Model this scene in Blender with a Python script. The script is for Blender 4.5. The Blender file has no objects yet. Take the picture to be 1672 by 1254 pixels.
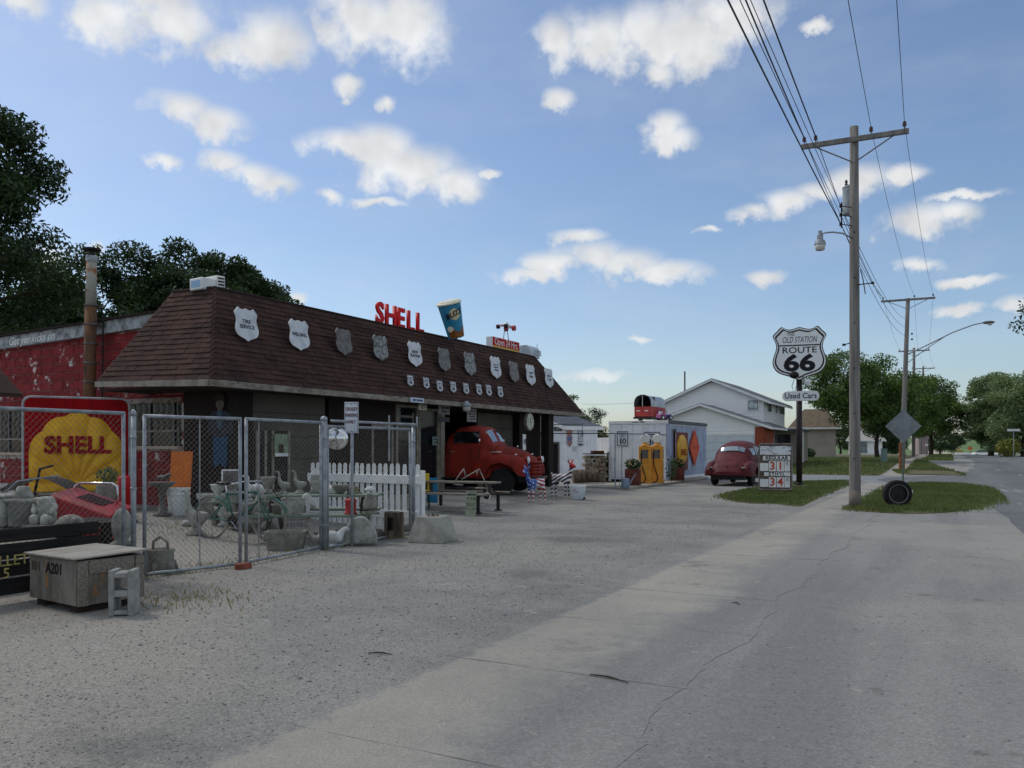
import bpy, bmesh, math, random
import numpy as np
from mathutils import Vector, Matrix, Euler
R_ = math.radians
random.seed(7); rng = np.random.default_rng(7)
SC = bpy.context.scene
COL = SC.collection

# ------------------------------------------------------------------ camera
EYE = 1.48
FOC = 1350.0                                   # focal length in pixels of a 1672 wide frame
YAW = math.atan(716 / FOC)                     # the street runs along +Y, the camera is turned left of it
cam_d = bpy.data.cameras.new('camera'); cam = bpy.data.objects.new('camera', cam_d); COL.objects.link(cam)
cam.location = (0, 0, EYE); cam.rotation_euler = (R_(90), 0, YAW)
cam_d.sensor_width = 36; cam_d.lens = 36 * FOC / 1672; cam_d.shift_y = 103 / 1672
cam_d.clip_start = 0.05; cam_d.clip_end = 3000
SC.camera = cam

# ------------------------------------------------------------------ light
SUN_EL, SUN_AZ = R_(52), math.atan2(-1, .08)           # azimuth from +Y towards +X: high on the left
sun_d = bpy.data.lights.new('sun', 'SUN'); sun = bpy.data.objects.new('sun', sun_d); COL.objects.link(sun)
sun_d.energy = 1.3; sun_d.angle = R_(9); sun_d.color = (1, .95, .87)
sdir = Vector((math.sin(SUN_AZ) * math.cos(SUN_EL), math.cos(SUN_AZ) * math.cos(SUN_EL), math.sin(SUN_EL)))
sun.rotation_euler = sdir.to_track_quat('Z', 'Y').to_euler(); sun.location = sdir * 60
SKY_STRENGTH = 0.129

def build_world():
    w = bpy.data.worlds.new('World'); SC.world = w; w.use_nodes = True
    w.cycles.sampling_method = 'MANUAL'; w.cycles.sample_map_resolution = 256
    nt = w.node_tree; nt.nodes.clear(); N = nt.nodes; L = nt.links.new
    sky = N.new('ShaderNodeTexSky'); sky.sky_type = 'NISHITA'; sky.sun_disc = False
    sky.sun_elevation = SUN_EL; sky.sun_rotation = SUN_AZ; sky.altitude = 200
    sky.air_density = 1.0; sky.dust_density = 1.2; sky.ozone_density = 3.2
    tc = N.new('ShaderNodeTexCoord')
    def math_(op, a, b=None, c=None):
        n = N.new('ShaderNodeMath'); n.operation = op
        for i, v in enumerate((a, b, c)):
            if v is None: continue
            if isinstance(v, (int, float)): n.inputs[i].default_value = v
            else: L(v, n.inputs[i])
        return n.outputs[0]
    def vmath(op, a, b=None, c=None):
        n = N.new('ShaderNodeVectorMath'); n.operation = op
        for i, v in enumerate((a, b, c)):
            if v is None: continue
            if isinstance(v, tuple): n.inputs[i].default_value = v
            else: L(v, n.inputs[i])
        return n
    def noise(vec, scale, detail, rough=.55):
        n = N.new('ShaderNodeTexNoise'); n.inputs['Scale'].default_value = scale
        n.inputs['Detail'].default_value = detail; n.inputs['Roughness'].default_value = rough
        L(vec, n.inputs['Vector']); return n
    d = tc.outputs['Generated']
    sep = N.new('ShaderNodeSeparateXYZ'); L(d, sep.inputs[0])
    az = math_('ARCTAN2', sep.outputs[0], sep.outputs[1]); el = math_('ARCSINE', sep.outputs[2])
    cmb = N.new('ShaderNodeCombineXYZ'); L(az, cmb.inputs[0]); L(el, cmb.inputs[1])
    # ragged edges: warp the sky position with noise
    n1 = noise(d, 13, 4, .6); n2 = noise(d, 26, 6, .62)
    wc = N.new('ShaderNodeCombineXYZ'); L(math_('MULTIPLY', math_('SUBTRACT', n1.outputs['Fac'], .5), .05), wc.inputs[0]); L(math_('MULTIPLY', math_('SUBTRACT', n2.outputs['Fac'], .5), .035), wc.inputs[1])
    p = vmath('ADD', cmb.outputs[0], wc.outputs[0]).outputs[0]
    # cumulus in view: (x, y, half width, half height) of each puff as seen, turned into sky angles
    puffs = [(30,5,50,26),(165,25,62,36),(250,12,100,42),(290,42,58,34),(400,82,62,26),(440,68,74,46),(600,35,72,50),
      (660,38,72,52),(300,180,52,24),(345,198,58,25),(262,260,30,12),(362,266,42,20),(405,288,52,22),(442,302,46,22),
      (575,236,72,20),(620,240,62,30),(675,278,92,36),(730,298,60,26),(536,322,24,13),(618,331,44,8),(575,137,20,13),
      (631,173,15,12),(800,282,16,8),(912,162,26,18),(905,68,36,34),(975,62,66,40),(1050,60,80,44),(1120,62,92,48),
      (1190,26,92,44),(1072,122,32,26),(1135,92,62,32),(1082,205,38,22),(1095,228,42,22),(870,448,62,13),
      (905,432,62,20),(965,420,56,27),(945,386,40,13),(1010,432,72,25),(1080,444,72,17),(1250,455,34,14),(1222,348,32,12),
      (1278,328,54,19),(1320,315,46,17),(1398,296,66,24),(1482,283,34,14),(1505,362,76,28),(1555,350,46,20),(1490,436,46,12),(1588,455,52,9),
      (1570,502,42,9),(1662,500,26,15),(70,432,46,34),(150,410,12,14),(481,486,15,12),(975,612,46,9),(1042,551,22,5),
      (1570,320,60,8),(1160,376,18,6),(1335,42,22,9)]
    field = None
    for (x, y, rx, ry) in puffs:
        a, b = (x - 836) / FOC, (730 - y) / FOC
        c_az = math.atan(a) - YAW; c_el = math.atan2(b, math.hypot(1, a)); k = math.cos(math.atan(a))
        ix = FOC / (rx * 1.22 * k * k); iy = FOC / (ry * 1.22 * k)
        v = vmath('MULTIPLY_ADD', p, (ix, iy, 0), (-c_az * ix, -c_el * iy, 0)).outputs[0]
        ln = vmath('LENGTH', v).outputs['Value']
        field = ln if field is None else math_('MINIMUM', field, ln)
    inside = math_('SUBTRACT', 1.0, field)
    # unseen cloud outside the picture, cover raised to light walls facing the camera
    big = noise(vmath('MULTIPLY', d, (1, 1, 2.2)).outputs[0], 5.5, 4, .55).outputs['Fac']
    far = math_('MULTIPLY', math_('SUBTRACT', big, .44), 4.0)
    rel = math_('ABSOLUTE', math_('ADD', az, YAW))
    outside = math_('MULTIPLY', math_('GREATER_THAN', rel, .66), 1.0)
    outside = math_('MAXIMUM', outside, math_('GREATER_THAN', el, .56))
    far = math_('ADD', far, math_('MULTIPLY', math_('SUBTRACT', outside, 1), 5))
    dens = math_('MAXIMUM', inside, far)
    wob = math_('MULTIPLY_ADD', math_('SUBTRACT', n2.outputs['Fac'], .5), 1.15, dens)
    wob = math_('MULTIPLY_ADD', math_('SUBTRACT', n1.outputs['Fac'], .5), .75, wob)
    mr = N.new('ShaderNodeMapRange'); mr.interpolation_type = 'SMOOTHSTEP'
    mr.inputs[1].default_value = -.16; mr.inputs[2].default_value = .78; L(wob, mr.inputs[0])
    hz = N.new('ShaderNodeMapRange'); hz.inputs[1].default_value = .0; hz.inputs[2].default_value = .16
    hz.inputs[3].default_value = .25; hz.inputs[4].default_value = .93; L(el, hz.inputs[0])
    veil = N.new('ShaderNodeMapRange'); veil.inputs[1].default_value = .42; veil.inputs[2].default_value = .75; veil.inputs[4].default_value = .13; L(noise(vmath('MULTIPLY', d, (1, 1, 3.0)).outputs[0], 4.0, 4, .6).outputs['Fac'], veil.inputs[0])
    fac = math_('MAXIMUM', math_('MULTIPLY', mr.outputs[0], hz.outputs[0]), veil.outputs[0])
    # cloud body: bright top, slightly grey where thick
    shade = N.new('ShaderNodeMapRange'); L(noise(d, 22, 2).outputs['Fac'], shade.inputs[0])
    shade.inputs[1].default_value = .3; shade.inputs[2].default_value = .7; shade.inputs[3].default_value = .80; shade.inputs[4].default_value = 1.07
    cc = N.new('ShaderNodeMix'); cc.data_type = 'RGBA'; cc.blend_type = 'MULTIPLY'; cc.inputs[0].default_value = 1
    cc.inputs[6].default_value = (6.6, 6.65, 6.65, 1)
    cv = N.new('ShaderNodeCombineColor'); [L(shade.outputs[0], cv.inputs[i]) for i in range(3)]; L(cv.outputs[0], cc.inputs[7])
    mx = N.new('ShaderNodeMix'); mx.data_type = 'RGBA'; L(fac, mx.inputs[0]); L(sky.outputs[0], mx.inputs[6]); L(cc.outputs[2], mx.inputs[7])
    bg = N.new('ShaderNodeBackground'); bg.inputs['Strength'].default_value = SKY_STRENGTH
    out = N.new('ShaderNodeOutputWorld'); L(mx.outputs[2], bg.inputs[0]); L(bg.outputs[0], out.inputs[0])
build_world()
SC.view_settings.view_transform = 'Standard'; SC.view_settings.look = 'None'
SC.view_settings.exposure = 0; SC.view_settings.gamma = 1; SC.view_settings.use_curve_mapping = False
SC.cycles.max_bounces = 6; SC.cycles.transparent_max_bounces = 12

# ------------------------------------------------------------------ placing: a sight line met with a real surface
FW = Vector((-math.sin(YAW), math.cos(YAW), 0)); RT = Vector((math.cos(YAW), math.sin(YAW), 0))
def ray(x, y): return FW + RT * ((x - 836) / FOC) + Vector((0, 0, (730 - y) / FOC))
def at(x, y, t): return Vector((0, 0, EYE)) + ray(x, y) * t                       # at a known distance
def hit(x, y, p0, n):
    r = ray(x, y); o = Vector((0, 0, EYE)); n = Vector(n); t = (Vector(p0) - o).dot(n) / r.dot(n); return o + r * t
def onX(x, y, X): return hit(x, y, (X, 0, 0), (1, 0, 0))
def onY(x, y, Y): return hit(x, y, (0, Y, 0), (0, 1, 0))
def sstep(a, b, v): v = min(1, max(0, (v - a) / (b - a))); return v * v * (3 - 2 * v)
def gz(x, y):
    """height of the ground: the yard climbs a little to the station, the land beyond the side street a little more"""
    z = .24 * sstep(-8.6, -13.2, x) * (1 - sstep(22, 30, y)) * sstep(-14, -2, y)
    z += .5 * sstep(47, 75, y) - 1.2 * sstep(120, 200, y) + 8.0 * sstep(230, 620, y)
    return z
def gp(x, y):
    """ground point seen at a pixel"""
    z = 0
    for _ in range(12): p = hit(x, y, (0, 0, z), (0, 0, 1)); z = gz(p.x, p.y)
    p.z = z; return p

# ------------------------------------------------------------------ mesh builder
class MB:
    def __init__(s): s.v = []; s.f = []
    def add(s, vs, fs, M=None):
        o = len(s.v); s.v += [tuple(M @ Vector(v)) if M is not None else tuple(v) for v in vs]
        s.f += [tuple(i + o for i in f) for f in fs]; return s
    def box(s, c, d, rz=0, M=None, rot=None):
        x, y, z = d[0] / 2, d[1] / 2, d[2] / 2
        T = Matrix.Translation(c) @ (rot.to_4x4() if rot else Matrix.Rotation(rz, 4, 'Z'))
        if M is not None: T = M @ T
        return s.add([(-x,-y,-z),(x,-y,-z),(x,y,-z),(-x,y,-z),(-x,-y,z),(x,-y,z),(x,y,z),(-x,y,z)],
                     [(0,3,2,1),(4,5,6,7),(0,1,5,4),(1,2,6,5),(2,3,7,6),(3,0,4,7)], T)
    def bb(s, a, b, M=None): return s.box([(a[i] + b[i]) / 2 for i in range(3)], [abs(b[i] - a[i]) for i in range(3)], M=M)
    def tube(s, pts, r, n=8, cap=True, M=None):
        pts = [Vector(p) for p in pts]; k = len(pts); rs = r if isinstance(r, (list, tuple)) else [r] * k
        vs = []; up = None
        for i, p in enumerate(pts):
            t = ((pts[min(i+1, k-1)] - p).normalized() + (p - pts[max(i-1, 0)]).normalized())
            t = t.normalized() if t.length > 1e-6 else Vector((0, 0, 1))
            if up is None: up = Vector((0, 0, 1)) if abs(t.z) < .9 else Vector((1, 0, 0))
            a = t.cross(up).normalized(); b = a.cross(t).normalized(); up = b
            vs += [p + (a * math.cos(2*math.pi*j/n) + b * math.sin(2*math.pi*j/n)) * rs[i] for j in range(n)]
        fs = [(i*n+j, i*n+(j+1) % n, (i+1)*n+(j+1) % n, (i+1)*n+j) for i in range(k-1) for j in range(n)]
        if cap: fs += [tuple(range(n))[::-1], tuple((k-1)*n + j for j in range(n))]
        return s.add(vs, fs, M)
    def lathe(s, prof, c=(0,0,0), n=20, M=None, cap=True):
        vs = [(c[0]+r*math.cos(2*math.pi*j/n), c[1]+r*math.sin(2*math.pi*j/n), c[2]+z) for r, z in prof for j in range(n)]
        k = len(prof); fs = [(i*n+j, i*n+(j+1) % n, (i+1)*n+(j+1) % n, (i+1)*n+j) for i in range(k-1) for j in range(n)]
        if cap: fs += [tuple(range(n))[::-1], tuple((k-1)*n + j for j in range(n))]
        return s.add(vs, fs, M)
    def ext(s, pts, d, M=None, z0=0):
        n = len(pts); vs = [(x, y, z0) for x, y in pts] + [(x, y, z0 + d) for x, y in pts]
        return s.add(vs, [tuple(range(n))[::-1], tuple(range(n, 2*n))] + [(i, (i+1) % n, n+(i+1) % n, n+i) for i in range(n)], M)
    def ring(s, po, pi, d, M=None):
        """flat band between two outlines of equal length"""
        n = len(po); vs = [(x, y, 0) for x, y in po] + [(x, y, 0) for x, y in pi] + [(x, y, d) for x, y in po] + [(x, y, d) for x, y in pi]
        fs = []
        for i in range(n):
            j = (i + 1) % n
            fs += [(2*n+i, 2*n+j, 3*n+j, 3*n+i), (i, n+i, n+j, j), (i, j, 2*n+j, 2*n+i), (n+i, 3*n+i, 3*n+j, n+j)]
        return s.add(vs, fs, M)
    def grid(s, rows, M=None, wrap=False):
        k, n = len(rows), len(rows[0]); m = n if wrap else n - 1
        return s.add([p for r in rows for p in r], [(i*n+j, i*n+(j+1) % n, (i+1)*n+(j+1) % n, (i+1)*n+j) for i in range(k-1) for j in range(m)], M)
    def ell(s, c, r, n=14, m=9, M=None, jit=0):
        rows = []
        for i in range(m):
            a = -math.pi/2 + math.pi * (i + .02) / (m - 1 + .04)
            rows.append([(c[0]+r[0]*math.cos(a)*math.cos(2*math.pi*j/n)*(1+random.uniform(-jit,jit)), c[1]+r[1]*math.cos(a)*math.sin(2*math.pi*j/n)*(1+random.uniform(-jit,jit)), c[2]+r[2]*math.sin(a)) for j in range(n)])
        return s.grid(rows, M, True)
    def mesh(s, name):
        me = bpy.data.meshes.new(name); me.from_pydata(s.v, [], s.f); me.update(); return me
    def obj(s, name, mat, parent=None, smooth=False, bev=0, sub=0, kind=None, loc=None, seg=1):
        bm = bmesh.new(); me0 = s.mesh(name); bm.from_mesh(me0); bmesh.ops.recalc_face_normals(bm, faces=bm.faces); bm.to_mesh(me0); bm.free()
        return link(name, me0, mat, parent, smooth, bev, sub, kind, loc, seg)
def link(name, me, mat, parent=None, smooth=False, bev=0, sub=0, kind=None, loc=None, seg=1):
    o = bpy.data.objects.new(name, me); COL.objects.link(o)
    if mat is not None and not me.materials: me.materials.append(mat)
    if smooth:
        for p in me.polygons: p.use_smooth = True
    if bev:
        m = o.modifiers.new('bevel', 'BEVEL'); m.width = bev; m.segments = seg; m.limit_method = 'ANGLE'; m.angle_limit = R_(40)
    if sub:
        m = o.modifiers.new('sub', 'SUBSURF'); m.levels = sub; m.render_levels = sub
    if parent is not None: o.parent = parent
    if kind: o['kind'] = kind
    if loc is not None: o.location = loc
    return o
def tag(o, label, cat, group=None):
    o['label'] = label; o['category'] = cat
    if group: o['group'] = group
    return o
def thing(name, label, cat, loc=(0,0,0), rz=0, group=None, rot=None):
    o = bpy.data.objects.new(name, None); COL.objects.link(o); o.empty_display_size = .1
    o.location = loc; o.rotation_euler = rot if rot is not None else (0, 0, rz)
    return tag(o, label, cat, group)
def copy_tree(o, parent=None):
    c = o.copy(); COL.objects.link(c); c.parent = parent
    for ch in list(o.children): copy_tree(ch, c)
    return c
def frame(o, xd, yd):
    x = Vector(xd).normalized(); y = Vector(yd); y = (y - x * y.dot(x)).normalized(); z = x.cross(y)
    M = Matrix((x, y, z)).transposed().to_4x4(); M.translation = Vector(o); return M
XZ = lambda o=(0,0,0): frame(o, (1,0,0), (0,0,1))          # outline in x,z; faces -y
YZ = lambda o=(0,0,0): frame(o, (0,1,0), (0,0,1))          # outline in y,z; faces +x
def text(body, h, mat, parent, M=None, bold=0, ext=.002, shear=0, sx=1, name='lettering', maxw=None, bend=None, align='CENTER', gap=1):
    c = bpy.data.curves.new('t', 'FONT'); c.body = body; c.size = h / .72; c.offset = bold * h; c.extrude = ext; c.shear = shear
    c.align_x = align; c.align_y = 'CENTER'; c.space_character = gap; c.resolution_u = 3
    o = bpy.data.objects.new('t', c); COL.objects.link(o); dg = bpy.context.evaluated_depsgraph_get()
    me = bpy.data.meshes.new_from_object(o.evaluated_get(dg)); bpy.data.objects.remove(o); bpy.data.curves.remove(c)
    if len(me.vertices):
        xs = [v.co.x for v in me.vertices]; wd = max(xs) - min(xs)
        k = sx if not maxw else min(sx, maxw / wd)
        me.transform(Matrix.Diagonal((k, 1, 1, 1)))
        if bend:
            for v in me.vertices: v.co = bend(v.co)
    if M is not None: me.transform(M)
    return link(name, me, mat, parent)
def skin(name, verts, edges, rad, mat, parent=None, sub=2, loc=None, label=None):
    """one continuous body grown over a skeleton"""
    me = bpy.data.meshes.new(name); me.from_pydata([tuple(v) for v in verts], edges, []); o = bpy.data.objects.new(name, me); COL.objects.link(o)
    o.modifiers.new('skin', 'SKIN'); o.modifiers['skin'].use_smooth_shade = True
    for i, d in enumerate(me.skin_vertices[0].data):
        r = rad[i]; d.radius = (r, r) if isinstance(r, (int, float)) else r; d.use_root = i == 0
    m = o.modifiers.new('sub', 'SUBSURF'); m.levels = sub; m.render_levels = sub
    dg = bpy.context.evaluated_depsgraph_get(); nm = bpy.data.meshes.new_from_object(o.evaluated_get(dg)); bpy.data.objects.remove(o)
    return link(name, nm, mat, parent, smooth=True, loc=loc)
def spline(pts, n=6, closed=True):
    out = []; k = len(pts)
    for i in range(k if closed else k - 1):
        p0, p1, p2, p3 = (Vector(pts[(i+j-1) % k] if closed else pts[min(max(i+j-1, 0), k-1)]) for j in range(4))
        for q in range(n):
            t = q / n; out.append(tuple(.5 * (2*p1 + (p2-p0)*t + (2*p0-5*p1+4*p2-p3)*t*t + (3*p1-p0-3*p2+p3)*t**3)))
    if not closed: out.append(tuple(pts[-1]))
    return out

# ------------------------------------------------------------------ materials
def S(r, g, b): return tuple(((v/255/12.92) if v <= 10.3 else ((v/255+.055)/1.055)**2.4) for v in (r, g, b))
MATS = {}
def mat(name, c, r=.6, c2=None, s=4, lo=.42, hi=.62, bump=0, bs=60, metal=0, rand=0, wear=None, spec=.28, coord='Object', stretch=(1,1,1), island=0, detail=5, coat=0, vor=None):
    """principled surface: base colour mottled with c2 by noise (scale s), worn spots wear=(colour, scale, threshold), bump, per-object variation"""
    m = bpy.data.materials.new(name); m.use_nodes = True; nt = m.node_tree; N = nt.nodes; L = nt.links.new
    b = N['Principled BSDF']; b.inputs['Roughness'].default_value = r; b.inputs['Metallic'].default_value = metal
    b.inputs['Specular IOR Level'].default_value = spec; b.inputs['Coat Weight'].default_value = coat
    tc = N.new('ShaderNodeTexCoord'); mp = N.new('ShaderNodeMapping'); mp.inputs['Scale'].default_value = stretch
    if coord == 'World': g = N.new('ShaderNodeNewGeometry'); L(g.outputs['Position'], mp.inputs[0])
    else: L(tc.outputs[coord], mp.inputs[0])
    V = mp.outputs[0]
    def noise(sc, det=detail, rough=.6):
        n = N.new('ShaderNodeTexNoise'); n.inputs['Scale'].default_value = sc; n.inputs['Detail'].default_value = det; n.inputs['Roughness'].default_value = rough
        L(V, n.inputs['Vector']); return n.outputs['Fac']
    def ramp(f, a, z):
        q = N.new('ShaderNodeMapRange'); q.inputs[1].default_value = a; q.inputs[2].default_value = z; L(f, q.inputs[0]); return q.outputs[0]
    def mixc(f, A, Bc, mode='MIX'):
        q = N.new('ShaderNodeMix'); q.data_type = 'RGBA'; q.blend_type = mode
        for i, v in ((0, f), (6, A), (7, Bc)):
            if isinstance(v, (tuple, list)): q.inputs[i].default_value = (*v[:3], 1)
            elif isinstance(v, (int, float)): q.inputs[i].default_value = v
            else: L(v, q.inputs[i])
        return q.outputs[2]
    col = c
    if c2 is not None: col = mixc(ramp(noise(s), lo, hi), c, c2)
    if vor is not None:                                     # stones: cells of varied tone
        for (sc, amt) in vor:
            vn = N.new('ShaderNodeTexVoronoi'); vn.inputs['Scale'].default_value = sc; L(V, vn.inputs['Vector'])
            sp = N.new('ShaderNodeSeparateColor'); L(vn.outputs['Color'], sp.inputs[0])
            q = N.new('ShaderNodeMapRange'); q.inputs[3].default_value = 1 - amt; q.inputs[4].default_value = 1 + amt; L(sp.outputs[0], q.inputs[0])
            cv = N.new('ShaderNodeCombineColor'); [L(q.outputs[0], cv.inputs[i]) for i in range(3)]
            col = mixc(1.0, col, cv.outputs[0], 'MULTIPLY')
    if wear:
        for wc, ws, wt in (wear if isinstance(wear[0], (tuple, list)) and len(wear[0]) == 3 and isinstance(wear[0][0], (tuple, list)) else [wear]):
            col = mixc(ramp(noise(ws, 8, .7), wt, wt + .06), col, wc)
    if rand or island:
        if rand: src = N.new('ShaderNodeObjectInfo').outputs['Random']
        else: src = N.new('ShaderNodeNewGeometry').outputs['Random Per Island']
        k = rand or island
        q = N.new('ShaderNodeMapRange'); q.inputs[3].default_value = 1 - k; q.inputs[4].default_value = 1 + k; L(src, q.inputs[0])
        cv = N.new('ShaderNodeCombineColor'); [L(q.outputs[0], cv.inputs[i]) for i in range(3)]
        col = mixc(1.0, col, cv.outputs[0], 'MULTIPLY')
    if isinstance(col, tuple): b.inputs['Base Color'].default_value = (*col[:3], 1)
    else: L(col, b.inputs['Base Color'])
    if bump:
        bn = N.new('ShaderNodeBump'); bn.inputs['Strength'].default_value = bump; bn.inputs['Distance'].default_value = .02
        L(noise(bs, 6, .65), bn.inputs['Height']); L(bn.outputs[0], b.inputs['Normal'])
    MATS[name] = m; return m
def leafmat(name, c, c2):
    m = bpy.data.materials.new(name); m.use_nodes = True; nt = m.node_tree; N = nt.nodes; L = nt.links.new; N.clear()
    g = N.new('ShaderNodeNewGeometry'); n = N.new('ShaderNodeTexNoise'); n.inputs['Scale'].default_value = .55; L(g.outputs['Position'], n.inputs['Vector'])
    ad = N.new('ShaderNodeMath'); ad.operation = 'MULTIPLY_ADD'; L(g.outputs['Random Per Island'], ad.inputs[0]); ad.inputs[1].default_value = .7; L(n.outputs['Fac'], ad.inputs[2])
    mr = N.new('ShaderNodeMapRange'); L(ad.outputs[0], mr.inputs[0]); mr.inputs[1].default_value = .4; mr.inputs[2].default_value = 1.15
    mx = N.new('ShaderNodeMix'); mx.data_type = 'RGBA'; L(mr.outputs[0], mx.inputs[0]); mx.inputs[6].default_value = (*c, 1); mx.inputs[7].default_value = (*c2, 1)
    d = N.new('ShaderNodeBsdfDiffuse'); t = N.new('ShaderNodeBsdfTranslucent'); L(mx.outputs[2], d.inputs[0]); L(mx.outputs[2], t.inputs[0])
    gl = N.new('ShaderNodeBsdfGlossy'); gl.inputs['Roughness'].default_value = .45; gl.inputs[0].default_value = (.8, .85, .9, 1)
    s1 = N.new('ShaderNodeMixShader'); s1.inputs[0].default_value = .3; L(d.outputs[0], s1.inputs[1]); L(t.outputs[0], s1.inputs[2])
    s2 = N.new('ShaderNodeMixShader'); s2.inputs[0].default_value = .035; L(s1.outputs[0], s2.inputs[1]); L(gl.outputs[0], s2.inputs[2])
    o = N.new('ShaderNodeOutputMaterial'); L(s2.outputs[0], o.inputs[0]); return m
def glassmat(name, tint=(.02,.025,.03), alpha=.55):
    m = bpy.data.materials.new(name); m.use_nodes = True; nt = m.node_tree; b = nt.nodes['Principled BSDF']
    b.inputs['Base Color'].default_value = (*tint, 1); b.inputs['Roughness'].default_value = .06; b.inputs['Alpha'].default_value = alpha
    return m
def groundmat(name, kind):
    """forecourt surfaces: loose gravel left of the pavement, packed limestone right of it, dusty old concrete between"""
    m = bpy.data.materials.new(name); m.use_nodes = True; nt = m.node_tree; N = nt.nodes; L = nt.links.new
    b = N['Principled BSDF']; b.inputs['Roughness'].default_value = .95; b.inputs['Specular IOR Level'].default_value = .25
    g = N.new('ShaderNodeNewGeometry'); P = g.outputs['Position']; sp = N.new('ShaderNodeSeparateXYZ'); L(P, sp.inputs[0])
    def M_(op, *a):
        n = N.new('ShaderNodeMath'); n.operation = op
        for i, v in enumerate(a):
            if isinstance(v, (int, float)): n.inputs[i].default_value = v
            else: L(v, n.inputs[i])
        return n.outputs[0]
    def ns(sc, det=4, rough=.6, st=(1,1,1)):
        mp = N.new('ShaderNodeMapping'); mp.inputs['Scale'].default_value = st; L(P, mp.inputs[0])
        n = N.new('ShaderNodeTexNoise'); n.inputs['Scale'].default_value = sc; n.inputs['Detail'].default_value = det; n.inputs['Roughness'].default_value = rough; L(mp.outputs[0], n.inputs['Vector']); return n.outputs['Fac']
    def rp(f, a, z, c=0, d=1):
        q = N.new('ShaderNodeMapRange'); q.interpolation_type = 'SMOOTHSTEP'
        for i, v in ((1,a),(2,z),(3,c),(4,d)): q.inputs[i].default_value = v
        L(f, q.inputs[0]); return q.outputs[0]
    def mx(f, A, B, mode='MIX'):
        q = N.new('ShaderNodeMix'); q.data_type = 'RGBA'; q.blend_type = mode
        for i, v in ((0,f),(6,A),(7,B)):
            if isinstance(v, tuple): q.inputs[i].default_value = (*v[:3],1)
            elif isinstance(v, (int, float)): q.inputs[i].default_value = v
            else: L(v, q.inputs[i])
        return q.outputs[2]
    def grain(col, sc, amt):
        v = N.new('ShaderNodeTexVoronoi'); v.inputs['Scale'].default_value = sc; L(P, v.inputs['Vector']); s_ = N.new('ShaderNodeSeparateColor'); L(v.outputs['Color'], s_.inputs[0])
        k = rp(s_.outputs[0], 0, 1, 1-amt, 1+amt); c = N.new('ShaderNodeCombineColor'); [L(k, c.inputs[i]) for i in range(3)]; return mx(1.0, col, c.outputs[0], 'MULTIPLY')
    big = ns(.11, 4, .6); mid = ns(.55, 5, .65); fine = ns(7, 4, .7); trk = ns(.9, 4, .6, (1,.10,1))
    gravel = mx(rp(mid, .35, .65), S(143,142,137), S(123,124,121)); gravel = mx(rp(big, .45, .62), gravel, S(153,149,140)); gravel = mx(rp(ns(.3,4), .56, .68), gravel, S(113,112,108)); gravel = mx(rp(ns(2.6,5,.7), .60, .72), gravel, S(160,158,152))
    gravel = grain(grain(gravel, 95, .20), 48, .08)
    packed = mx(rp(trk, .38, .64), S(139,139,135), S(121,122,120)); packed = mx(rp(big, .48, .60), packed, S(149,147,140)); packed = mx(rp(ns(1.7,5,.7), .60, .70), packed, S(112,111,107)); packed = mx(rp(ns(4.5,5,.75), .62, .70), packed, S(160,156,146)); packed = grain(grain(packed, 95, .14), 40, .06)
    conc = mx(rp(mid, .35, .65), S(164,160,150), S(150,147,139)); conc = mx(rp(ns(1.3,5,.7), .56, .68), conc, S(128,126,121)); conc = grain(conc, 90, .10)
    edge = M_('MULTIPLY_ADD', M_('SUBTRACT', mid, .5), 1.3, M_('MULTIPLY_ADD', M_('SUBTRACT', fine, .5), .5, sp.outputs[0]))
    right = rp(edge, -2.45, -1.85); col = mx(right, gravel, packed)
    if kind == 'walk':
        le = M_('MULTIPLY_ADD', M_('SUBTRACT', fine, .5), .35, sp.outputs[0]); left = rp(le, -3.06, -2.98)
        dust = rp(M_('MULTIPLY_ADD', M_('SUBTRACT', fine, .5), .5, ns(.42, 5, .7)), .56, .70)
        keep = M_('MULTIPLY', M_('MULTIPLY', left, M_('SUBTRACT', 1.0, right)), M_('MULTIPLY_ADD', dust, -.8, 1.0)); col = mx(keep, col, conc)
    L(col, b.inputs['Base Color'])
    bn = N.new('ShaderNodeBump'); bn.inputs['Distance'].default_value = .02; L(M_('MULTIPLY_ADD', right, -.35, .65), bn.inputs['Strength']); L(ns(70, 5, .65), bn.inputs['Height']); L(bn.outputs[0], b.inputs['Normal']); return m
m_gravel = groundmat('gravel', 'ground'); m_walk_near = groundmat('dusty_pavement', 'walk')
m_pebble = mat('pebbles', S(146,145,140), .9, S(126,126,123), 3, coord='World', island=.2)
m_walk = mat('old_concrete', S(160,154,141), .95, S(146,142,132), .8, .35, .65, bump=.4, bs=50, coord='World', vor=[(90,.10)], wear=[(S(140,136,127), 1.1, .58), (S(136,133,125), 9, .64)])
m_pad = mat('pad_concrete', S(168,163,150), .9, S(140,138,130), .9, bump=.3, bs=30, coord='World', wear=(S(98,96,90), 2.2, .58))
m_road = mat('chip_seal', S(118,120,120), .93, S(96,99,101), .5, .35, .65, bump=.5, bs=60, coord='World', stretch=(1,.12,1), vor=[(60,.12)], wear=(S(142,143,138), .8, .58))
m_street = mat('street', S(136,140,140), .93, S(118,122,124), .6, bump=.4, bs=50, coord='World', stretch=(.2,1,1), vor=[(40,.1)])
m_dirt = mat('dirt', S(110,100,84), .95, S(92,88,76), 1.5, bump=.7, bs=20, coord='World', vor=[(40,.2)])
m_soil = mat('lawn_soil', S(86,88,56), .95, S(112,102,76), 1.2, bump=.6, bs=20, coord='World')
m_field = mat('field', S(88,116,70), .95, S(112,130,84), .02, coord='World', stretch=(1,.3,1))
m_white = mat('white_paint', S(236,236,232), .55, S(216,218,216), 3, rand=.04, wear=(S(168,168,162), 14, .68))
m_trim = mat('white_trim', S(236,237,234), .5, S(220,222,220), 2)
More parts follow.
